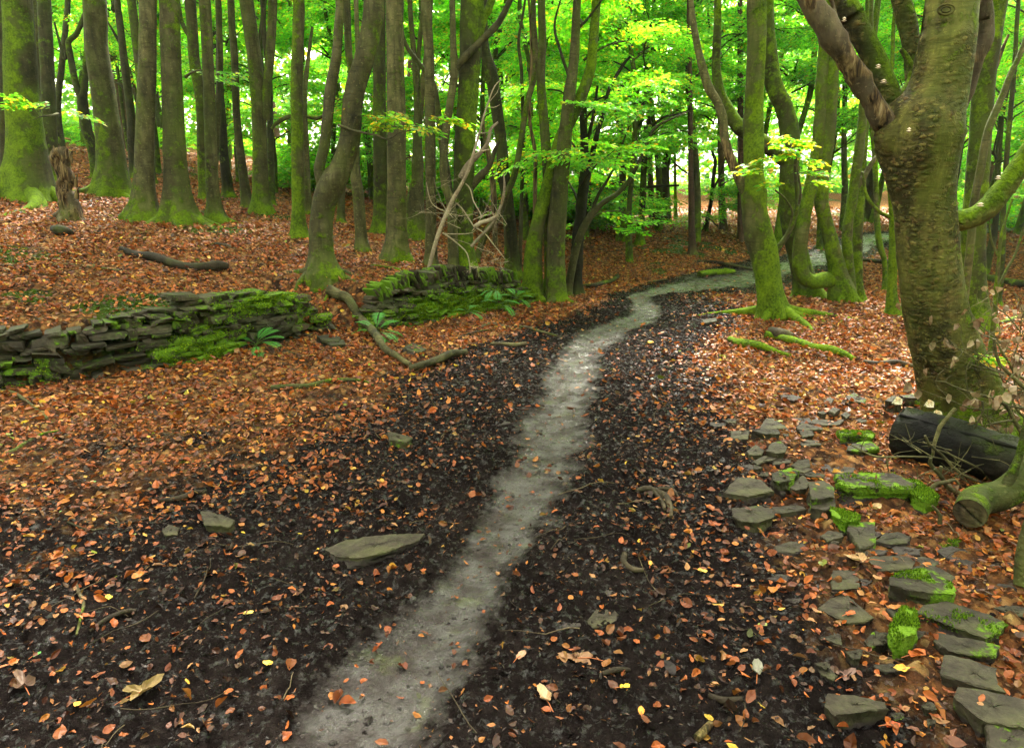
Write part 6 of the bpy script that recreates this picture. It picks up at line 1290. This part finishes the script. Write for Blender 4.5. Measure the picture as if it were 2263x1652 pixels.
def curled_leaves(mb, P, r, size=.05, cols=((.22, .15, .08), (.30, .22, .13), (.17, .10, .05))):
    n = len(P); D = r.normal(0, .5, (n, 3)) + (0, 0, -1.); D /= np.linalg.norm(D, axis=1)[:, None]; N = r.normal(0, 1, (n, 3)); N -= D * (N * D).sum(1)[:, None]; N /= np.linalg.norm(N, axis=1)[:, None]
    L = r.uniform(.7, 1.2, n) * size; C = np.column_stack([np.array(cols)[r.integers(0, len(cols), n)] * r.uniform(.7, 1.3, (n, 1)), np.ones(n)])
    hexleaves(mb, P, D, N, L, L * .75, C, curl=np.clip(r.normal(.75, .25, n), .2, 1.2), jit=.06, r=r)
def bare_bush():
    r = np.random.default_rng(77); b = px(2250, 1010, 3.75)
    root = thing('bare_shrub', (b[0], 3.75, ground_at(b[0], 3.75)), 'leafless tangle of grey twigs with curled dead leaves at the right edge', 'shrub'); m = MB(); tips = []
    zz = lambda L: [(1885 + q[0] * .2852, 765.8 + q[1] * .2852) + tuple(q[2:]) for q in L]
    c1 = (.12, .75, .05, 1)
    for L, Y in (([(1090, -60, 6), (1100, 30, 7), (1130, 130, 7), (1200, 200, 8), (1262, 260, 9), (1330, 320, 10), (1420, 380, 11)], 4.0), ([(1310, 720, 10), (1300, 660, 10), (1240, 560, 9), (1180, 450, 8), (1100, 410, 7), (1010, 380, 6), (880, 345, 5), (760, 300, 4), (700, 270, 3), (635, 265, 2)], 3.75),
                 ([(640, 262, 2), (660, 215, 2), (710, 172, 1.5)], 3.75), ([(715, 275, 2), (735, 240, 2), (765, 222, 1.5)], 3.75), ([(640, 280, 2), (650, 320, 2), (720, 360, 1.5), (755, 382, 1)], 3.75), ([(885, 340, 3), (872, 250, 3), (875, 170, 2.5), (915, 95, 2)], 3.75),
                 ([(1230, 570, 5), (1150, 580, 5), (1085, 595, 4), (1030, 605, 3)], 3.7), ([(1042, 480, 3), (1040, 560, 3), (1060, 600, 2.5)], 3.7), ([(1000, 420, 5), (1005, 500, 5), (960, 590, 4), (900, 700, 4), (860, 770, 3), (850, 880, 2)], 3.6), ([(1110, -40, 4), (1160, 60, 5), (1200, 110, 5), (1250, 200, 6), (1340, 260, 6)], 4.1),
                 ([(1322, 480, 6), (1220, 460, 5), (1180, 470, 4), (1150, 430, 3)], 3.85), ([(1340, 120, 5), (1250, 210, 4), (1190, 260, 3), (1170, 340, 3)], 3.9), ([(1340, 560, 6), (1260, 480, 5), (1230, 380, 5), (1260, 300, 4), (1300, 180, 3)], 4.0)):
        traced(m, zz(L), Y, c1, 3); P = [px(q[0], q[1], Y) for q in zz(L)]; tips += P[2:-1]
    for i in range(34):
        p = px(r.uniform(2185, 2330), r.uniform(700, 1010), r.uniform(3.8, 4.9)); tips += twig_walk(m, p, (r.normal(-.5, .6), r.normal(0, .3), r.normal(.35, .5)), r.uniform(.25, .7), .0055, r, 2, (.05, r.uniform(.4, .9), .1, 1), up=.01, wob=.5)
    m.build('twigs', M_BEECH, root); lm = MB(); T = np.array(tips); T = T[r.random(len(T)) < .30]
    man = np.array([px(1885 + x * .2852, 765.8 + y * .2852, 3.7) for x, y in ((940, 390), (985, 415), (905, 410), (1085, 400), (930, 540), (1015, 620), (1030, 650), (770, 800), (905, 770), (1170, 350), (1190, 300), (1075, 330), (860, 990), (870, 1030), (1290, 90), (1310, 140), (1240, 60), (1280, 100))])
    curled_leaves(lm, np.vstack([T, man, man + r.normal(0, .01, man.shape)]), r, .062); lm.build('dead_leaves', M_DRYLEAF, root, False)
    # branch lying over the black log and the stones
    root = thing('dead_branch', pz(2120, 1075, .05), 'bare forked branch lying over the stones in front of the black log', 'branch'); m = MB(); c2 = (.1, .7, .1, 1)
    for L, Y in (([(790, 475, 9), (720, 560, 9), (680, 600, 10), (650, 680, 9), (625, 760, 8), (615, 850, 6)], 3.55), ([(555, 688, 6), (580, 745, 7), (640, 800, 7), (700, 850, 7), (760, 920, 7), (830, 980, 6), (920, 1030, 6), (1010, 1055, 5), (1105, 1060, 4)], 3.45),
                 ([(620, 790, 5), (720, 820, 5), (800, 860, 5), (880, 895, 5), (960, 935, 4), (1020, 980, 4), (1050, 1050, 3)], 3.45), ([(940, 925, 3), (1015, 908, 2.5)], 3.45), ([(-60, 740, 2), (0, 770, 3), (80, 815, 4), (160, 848, 4), (250, 855, 4), (400, 850, 5), (520, 852, 4), (640, 858, 4), (730, 880, 3), (830, 925, 3)], 3.45),
                 ([(600, 860, 8), (580, 880, 10), (620, 940, 10), (680, 1000, 11), (720, 1080, 12), (790, 1120, 12), (870, 1150, 8)], 3.3), ([(570, 1150, 9), (600, 1100, 11), (650, 1060, 12), (720, 1050, 11), (780, 1030, 8), (815, 1060, 5)], 3.25), ([(680, 925, 8), (672, 970, 9), (665, 1000, 9)], 3.3),
                 ([(420, 1610, 12), (480, 1560, 14), (560, 1500, 14), (620, 1460, 13), (660, 1390, 12), (675, 1320, 10), (650, 1270, 8), (610, 1230, 5)], 2.95), ([(80, 815, 2), (60, 780, 2), (100, 700, 1.5)], 3.45), ([(260, 860, 3), (265, 920, 3), (275, 970, 2)], 3.4), ([(300, 862, 2), (270, 890, 2), (258, 915, 2)], 3.4)):
        traced(m, zz(L), Y, c2, 5)
    for i in range(16):
        p = px(1885 + r.uniform(500, 1000) * .2852, 765.8 + r.uniform(780, 1100) * .2852, 3.42); twig_walk(m, p, (r.normal(0, .8), r.normal(0, .4), r.normal(0, .3)), r.uniform(.12, .3), .004, r, 1, c2)
    m.build('twigs', M_BEECH, root); lm = MB(); curled_leaves(lm, np.array([px(1885 + x * .2852, 765.8 + y * .2852, 3.3) for x, y in ((650, 1230), (640, 1260), (690, 1270), (700, 1240), (670, 1290), (620, 1250), (760, 1050), (800, 1060), (680, 1310), (720, 1300))]), r, .07); lm.build('dead_leaves', M_DRYLEAF, root, False)
bare_bush()

# ------------------------------------------------------------------ ferns
def fern(label, u, v, Y, fronds, seed, L=.34, z0=None):
    L *= .8
    r = np.random.default_rng(seed); b = px(u, v, Y); root = thing('fern', b, label, 'fern')
    for (a, el) in fronds:
        m = MB(); n = 20; P = []; p = b.copy(); e = R(el)
        for i in range(n): P.append(p.copy()); p = p + np.array([math.cos(R(a)) * math.cos(e), math.sin(R(a)) * math.cos(e), math.sin(e)]) * L / n; e -= .055
        P = np.array(P); tube(m, P, np.linspace(.003, .001, n), 4, step=.03, lump=0, col=(.08, .14, .02, 1))
        T = np.gradient(P, axis=0); T /= np.linalg.norm(T, axis=1)[:, None]; S = np.cross(T, (0, 0, 1.)); S /= np.linalg.norm(S, axis=1)[:, None]; N = np.cross(S, T)
        PP = []; DD = []; NN = []; LL = []
        for i in range(3, n):
            w = L * .30 * math.sin(math.pi * min(1, (n - i + 1) / (n * .85)) ** .8) * .9 + .008
            for sd in (-1, 1):
                dr = S[i] * sd * .92 + T[i] * .4 ; dr /= np.linalg.norm(dr)
                for k in range(1, 8):
                    q = P[i] + dr * w * k / 8
                    for s2 in (-1, 1): dd_ = T[i] * s2 * .85 + dr * .5; PP.append(q); DD.append(dd_ / np.linalg.norm(dd_)); NN.append(N[i]); LL.append(w * .24 * (1.1 - k / 9))
        PP, DD, NN, LL = map(np.array, (PP, DD, NN, LL)); n_ = len(PP)
        C = np.column_stack([np.tile((.08, .30, .05), (n_, 1)) * r.uniform(.8, 1.25, (n_, 1)), np.ones(n_)]); quads(m, PP, DD, NN, LL, LL * .62, C, .05)
        m.build('frond', M_LEAF, root, False)
fern('blue-green fern growing out of the left wall', 566, 762, 6.7, [(20, 42), (45, 55), (-20, 30), (160, 40), (190, 15), (75, 60), (-70, 10)], 1, .36)
fern('bright fern at the foot of the fallen branch by the coped wall', 832, 735, 7.35, [(10, 20), (-30, 15), (40, 50), (150, 50), (170, 25), (90, 70), (-60, 0)], 2, .38)
fern('small fern low on the coped wall face', 1032, 690, 8.2, [(10, 20), (60, 45), (150, 30), (-20, 10)], 3, .27)
fern('flat fern frond jutting from the middle of the coped wall', 1105, 672, 8.8, [(0, 30), (40, 30), (170, 35), (-40, 0)], 4, .34)
fern('fern spray near the right end of the coped wall', 1140, 660, 9.1, [(0, 35), (60, 50), (175, 40), (120, 60), (-30, 5)], 5, .30)
fern('fern hanging on the coped wall left of the middle', 1095, 640, 8.9, [(190, 10), (-80, 0), (230, 0)], 6, .28)

# ------------------------------------------------------------------ fallen leaves
FC = np.array([(.38, .115, .022), (.31, .085, .018), (.44, .18, .035), (.22, .06, .018), (.13, .048, .022), (.50, .31, .06), (.40, .22, .10), (.06, .03, .018), (.20, .26, .03), (.62, .47, .06)])
FW = np.array([.20, .19, .13, .15, .15, .035, .08, .08, .006, .010]); FW /= FW.sum()
def gnormal(x, y, e=.03):
    h0 = ground(x, y); nx = -(ground(x + e, y) - h0) / e; ny = -(ground(x, y + e) - h0) / e; n = np.column_stack([nx, ny, np.ones(len(h0))]); return h0, n / np.linalg.norm(n, axis=1)[:, None]
def litter(name, label, Y0, Y1, dens, size, seed, full, flat=.3, keepfn=None):
    r = np.random.default_rng(seed); side = 1.3 if Y1 < 10 else .8; area = .86 * (Y1 ** 2 - Y0 ** 2) + 2 * side * (Y1 - Y0); n = int(area * dens * 1.15)
    Y = r.uniform(Y0, Y1, n * 3); Y = Y[r.random(n * 3) < (.86 * Y + side) / (.86 * Y1 + side)][:n]; n = len(Y); X = r.uniform(-1, 1, n) * (.86 * Y + side)
    pth, cov, ms, out = masks(X, Y); pr = cov ** 1.15 * .95
    pr *= np.clip(.75 + .9 * fbm2(X, Y, 4.5, 3, 66), .12, 1.4)
    k = r.random(n) < pr
    for c, rad, top, pts in ROCKS:      # few leaves where a stone lies; those that do, lie on it
        m = np.hypot(X - c[0], Y - c[1]) < rad * 1.12; k &= ~(m & (r.random(n) < .96))
    X, Y = X[k], Y[k]; n = len(X); Z, N = gnormal(X, Y)
    for c, rad, top, pts in ROCKS: m = np.hypot(X - c[0], Y - c[1]) < rad * .8; Z = np.where(m, np.maximum(Z, top + .003), Z)
    N = N + r.normal(0, flat, (n, 3)); N /= np.linalg.norm(N, axis=1)[:, None]
    a = r.uniform(0, 2 * math.pi, n); D = np.column_stack([np.cos(a), np.sin(a), np.zeros(n)]); D -= N * (D * N).sum(1)[:, None]; D /= np.linalg.norm(D, axis=1)[:, None]
    L = size * np.clip(r.lognormal(0, .33, n), .35, 2.0); C = FC[r.choice(len(FC), n, p=FW)] * r.uniform(.4, 1.1, (n, 1)) * np.array([1, .86, .68])
    wet = masks(X, Y)[1] < .45; C = np.where((wet & (r.random(n) < .55))[:, None], C * r.uniform(.18, .6, (n, 1)), C)
    P = np.column_stack([X, Y, Z + .006 + r.uniform(0, .012, n)]); C = np.column_stack([C, np.ones(n)]); mb = MB()
    if full: (fineleaves if Y1 < 5 else hexleaves)(mb, P, D, N, L, L * r.uniform(.48, .74, n), C, curl=np.clip(r.normal(.2, .45, n), -.7, 1.4), r=r)
    else: quads(mb, P, D, N, L, L * .66, C, .15)
    o = mb.build(name, M_DRYLEAF, None, False); tag(o, label, 'leaf litter', kind='stuff')
litter('fallen_leaves', 'orange and brown beech leaves scattered over the near mud and stones', 0.5, 4.5, 1900, .030, 1, True, .34)
litter('fallen_leaves', 'orange beech leaves over the ground around the walls and bank foot', 4.5, 9, 1250, .037, 2, True, .36)
litter('fallen_leaves', 'carpet of orange leaves over the bank between the trunks', 9, 15, 900, .043, 3, False, .35)
litter('fallen_leaves', 'distant carpet of brown and orange leaves', 15, 30, 200, .066, 4, False, .35)
def crumbs():     # bits of rotten leaf, bark and grit trodden into the near mud
    r = np.random.default_rng(17); mb = MB(); n = 26000; Y = 1.1 + (r.uniform(0, 1, n) ** .7) * 6; X = r.uniform(-1, 1, n) * (.82 * Y + .3); pth, cov, ms, out = masks(X, Y)
    k = r.random(n) < (.25 + .75 * (1 - pth)); X, Y = X[k], Y[k]; n = len(X); Z, N = gnormal(X, Y); N = N + r.normal(0, .5, (n, 3)); N /= np.linalg.norm(N, axis=1)[:, None]
    a = r.uniform(0, 2 * math.pi, n); D = np.column_stack([np.cos(a), np.sin(a), np.zeros(n)]); D -= N * (D * N).sum(1)[:, None]; D /= np.linalg.norm(D, axis=1)[:, None]
    L = r.uniform(.006, .024, n); pal = np.array([(.03, .018, .012), (.07, .035, .018), (.13, .055, .02), (.22, .08, .02), (.015, .012, .012)])
    quads(mb, np.column_stack([X, Y, Z + .003]), D, N, L, L * r.uniform(.15, .7, n), np.column_stack([pal[r.integers(0, 5, n)], np.ones(n)]), .2)
    tag(mb.build('leaf_fragments', M_DRYLEAF, None, False), 'crumbs of rotten leaf and bark trodden into the mud', 'debris', kind='stuff')
    tb = MB()
    for i in range(420):
        y = 1.4 + r.random() ** .8 * 10; x = r.uniform(-1, 1) * .8 * y; pt, cv, _, _ = masks(np.array([x]), np.array([y]))
        if pt[0] > .3 and r.random() < .9: continue
        L = r.uniform(.06, .38); a = r.uniform(0, 6.28); q = np.linspace(-.5, .5, 6); b = r.normal(0, .25)
        xs = x + np.cos(a + b * q) * q * L; ys = y + np.sin(a + b * q) * q * L; zs = ground(xs, ys) + .008 + r.uniform(0, .015)
        w = r.uniform(.0013, .0036); tube(tb, np.column_stack([xs, ys, zs]), np.full(6, w) * np.linspace(1, .5, 6), 5, step=.05, lump=.1, col=(.0, r.choice([.15, .4, .9]), r.choice([0, .2]), 1))
    tag(tb.build('twig_litter', M_DEADWOOD), 'thin twigs strewn over mud and leaves', 'twigs', kind='stuff')
crumbs()
def lumps(name, label, mat, n, seed, size, onpath, colfn, flat=.6):
    r = np.random.default_rng(seed); V0, F0 = _boxgrid(3, 3, 3); V0 = V0 / np.linalg.norm(V0, axis=1)[:, None]
    Y = 1.2 + r.uniform(0, 1, n) ** .8 * (5.5 if not onpath else 8); X = r.uniform(-1, 1, n) * (.82 * Y + .3); pth, cov, ms, out = masks(X, Y)
    k = (pth > .35) if onpath else ((pth < .45) & (r.random(n) < 1.15 - cov) & (fbm2(X, Y, 2.2, 3, seed) > -.25)); X, Y, cov, ms, pth = X[k], Y[k], cov[k], ms[k], pth[k]; n = len(X); Z = ground(X, Y)
    s_ = size * r.lognormal(0, .45, n); A = r.uniform(.6, 1.3, (n, 3)) * np.array([1, 1, flat]); an = r.uniform(0, 6.28, n); c, s = np.cos(an), np.sin(an)
    P = V0[None] * A[:, None] * (1 + r.normal(0, .13, (n, len(V0), 1))) * s_[:, None, None]
    P = np.stack([P[..., 0] * c[:, None] - P[..., 1] * s[:, None], P[..., 0] * s[:, None] + P[..., 1] * c[:, None], P[..., 2]], -1) + np.column_stack([X, Y, Z + s_ * .1])[:, None]
    mb = MB(); mb.add(P.reshape(-1, 3), (F0[None] + (np.arange(n) * len(V0))[:, None, None]).reshape(-1, 4), np.repeat(colfn(r, n, pth, cov), len(V0), axis=0))
    tag(mb.build(name, mat, None, False), label, 'debris', kind='stuff')
lumps('mud_clods', 'crumbs and clods of churned dark mud', M_GROUND, 6000, 71, .006, False, lambda r, n, p, c: np.column_stack([p, np.full(n, .05), np.zeros(n), np.ones(n)]))
lumps('path_grit', 'small stones and grit pressed into the pale path', M_GROUND, 16000, 72, .0055, True, lambda r, n, p, c: np.column_stack([r.uniform(.3, 1.2, n), np.full(n, .02), np.zeros(n), r.uniform(0, 1, n)]), .5)

# leaves big or bright enough to pick out singly
def lobed(mb, c, a, s, col, curl, r, lobes=5):
    k = 40; t = np.linspace(-math.pi, math.pi, k, endpoint=False); rad = .42 + .58 * np.maximum(0, np.cos(t * lobes / 2 * .999)) ** 1.1 * (1 - .32 * np.abs(t) / math.pi) + .05 * np.cos(t * 17)
    if lobes == 0: rad = .62 + .30 * np.cos(t) * .3 + .08 * np.cos(2 * t) + .03 * np.cos(t * 11)
    rings = []
    for q in (.001, .35, .7, 1.):
        x = np.cos(t) * rad * q * s; y = np.sin(t) * rad * q * s * (.85 if lobes else .68); z = curl * s * (q ** 2) * (.35 + .65 * np.abs(np.sin(t * 1.5 + 1))) + .03 * s * np.cos(t * 6) * q
        rings.append(np.column_stack([x * math.cos(a) - y * math.sin(a), x * math.sin(a) + y * math.cos(a), z]) + c)
    idx = np.arange(4 * k).reshape(4, k); nx = np.roll(idx, -1, 1); C = np.column_stack([np.array(col) * r.uniform(.85, 1.15, (4 * k, 1)), np.ones(4 * k)])
    mb.add(np.array(rings).reshape(-1, 3), np.stack([idx[:-1], idx[1:], nx[1:], nx[:-1]], -1).reshape(-1, 4), C)
    e = c + np.array([math.cos(a + math.pi), math.sin(a + math.pi), .05]) * s * 1.3; tube(mb, [c, (c + e) / 2 + (0, 0, s * .1), e], [.0018, .0015, .0012], 5, step=.03, lump=0, col=(.35, .10, .03, 1))
r = np.random.default_rng(55)
for (u, v, s, col, lob, curl, a, lab) in (
    (548, 1362, .034, (.62, .50, .10), 0, .1, .3, 'pale yellow spotted leaf on open mud left of the path'), (594, 1468, .036, (.66, .44, .06), 0, .15, 2.8, 'clean yellow-orange leaf lying flat on the mud'), (242, 1332, .036, (.6, .48, .06), 0, .2, -.6, 'long yellow leaf beside the bent twig'),
    (318, 1538, .085, (.18, .12, .04), 5, .35, .9, 'large olive-brown sycamore leaf near the bottom left'), (52, 1515, .075, (.12, .07, .045), 5, .45, 2.4, 'shrivelled dark sycamore leaf at the bottom left edge'), (1276, 1465, .085, (.20, .10, .045), 5, .08, 2.9, 'wide flat brown sycamore leaf pressed into the mud'),
    (1205, 1552, .062, (.42, .28, .15), 3, .4, 1.9, 'tan curled leaf with a yellow stalk near the bottom centre'), (1150, 1450, .045, (.34, .19, .11), 0, .1, 1., 'plain tan leaf left of the flat sycamore leaf'), (1436, 1250, .03, (.62, .30, .04), 3, .3, 1.3, 'upright orange-yellow leaf beside the muddy root'),
    (1378, 1532, .03, (.7, .5, .04), 0, .3, .2, 'vivid yellow leaf near the bottom right of centre'), (1416, 1580, .032, (.6, .24, .03), 0, .1, 1.4, 'orange spotted leaf near the bottom, right of the tan curled one'), (1900, 1254, .09, (.42, .27, .13), 3, .35, 3.0, 'large folded tan leaf among the slabs'),
    (1925, 1135, .06, (.36, .24, .11), 3, .5, .2, 'cupped tan leaf below the large green-topped block'), (1625, 1292, .036, (.50, .17, .03), 0, .1, .1, 'oval orange leaf on mud left of the slabs'), (1550, 1268, .036, (.66, .42, .08), 0, .25, -.5, 'yellow leaf on the bare mud at the right of the path'),
    (1682, 1388, .033, (.30, .34, .08), 0, .2, .2, 'pale green leaf on mud below the slabs'), (1968, 1613, .040, (.38, .06, .012), 0, .12, .1, 'round deep red leaf at the bottom right'), (1870, 1488, .055, (.16, .09, .07), 5, .3, .5, 'dull purple-brown leaf in the leaf pile'),
    (2020, 1460, .060, (.44, .11, .02), 0, .25, .3, 'broad rust-orange leaf on the leaf pile'), (1990, 1495, .050, (.62, .36, .05), 0, .3, 3.3, 'golden leaf edge at the front of the leaf pile'), (1875, 1370, .038, (.42, .09, .02), 0, .2, .4, 'red-orange leaf on the tip of the kite-shaped slab'),
    (1672, 1470 + 20, .06, (.20, .19, .14), 3, .4, 1.2, 'grey withered leaf standing beside the mud'), (26, 962, .055, (.30, .40, .10), 5, .3, 1., 'bright green sapling leaf at the left edge'), (80, 1445, .026, (.05, .20, .03), 0, .1, 1.2, 'small glossy green leaf at the bottom left'),
    (128, 1130, .032, (.12, .26, .05), 0, .1, 1.2, 'green leaf on the mud at the left'), (205, 1145 - 70, .034, (.12, .25, .06), 0, .1, .3, 'grey-green leaf among the sticks at the left'), (2092, 1510, .03, (.06, .2, .03), 0, .1, .3, 'small green leaf near the corner slab')):
    g = ghit(u, v); z = float(ground([g[0]], [g[1]])[0]) + .010
    for c_, rad, top, pts in ROCKS:
        if np.hypot(g[0] - c_[0], g[1] - c_[1]) < rad * .9: z = max(z, top + .008)
    mb = MB(); lobed(mb, np.array([g[0], g[1], z]), a, s * .8, col, curl, r, lob); single(mb, 'fallen_leaf', M_DRYLEAF, lab, 'leaf', 'single leaves that stand out on the ground', smooth=False)

# ------------------------------------------------------------------ thin haze volume, added for a soft glow in the far wood
HAZE = 0.0004
def haze():
    mb = MB(); x0, x1, y0, y1, z0, z1 = -340, 340, -340, 340, -40, 36
    V = np.array([(x, y, z) for z in (z0, z1) for y in (y0, y1) for x in (x0, x1)], float)
    mb.add(V, np.array([(0, 2, 3, 1), (4, 5, 7, 6), (0, 1, 5, 4), (2, 6, 7, 3), (0, 4, 6, 2), (1, 3, 7, 5)]))
    m = bpy.data.materials.new('glow_haze'); m.use_nodes = True; t = m.node_tree; t.nodes.clear(); o = t.nodes.new('ShaderNodeOutputMaterial'); v = t.nodes.new('ShaderNodeVolumePrincipled')
    v.inputs['Density'].default_value = HAZE; v.inputs['Color'].default_value = (.85, .95, .80, 1); v.inputs['Anisotropy'].default_value = .3; t.links.new(v.outputs[0], o.inputs['Volume'])
    ob = mb.build('haze', m, None, False); tag(ob, 'faint haze added to give the far trees a luminous glow', 'haze', kind='stuff')
haze()
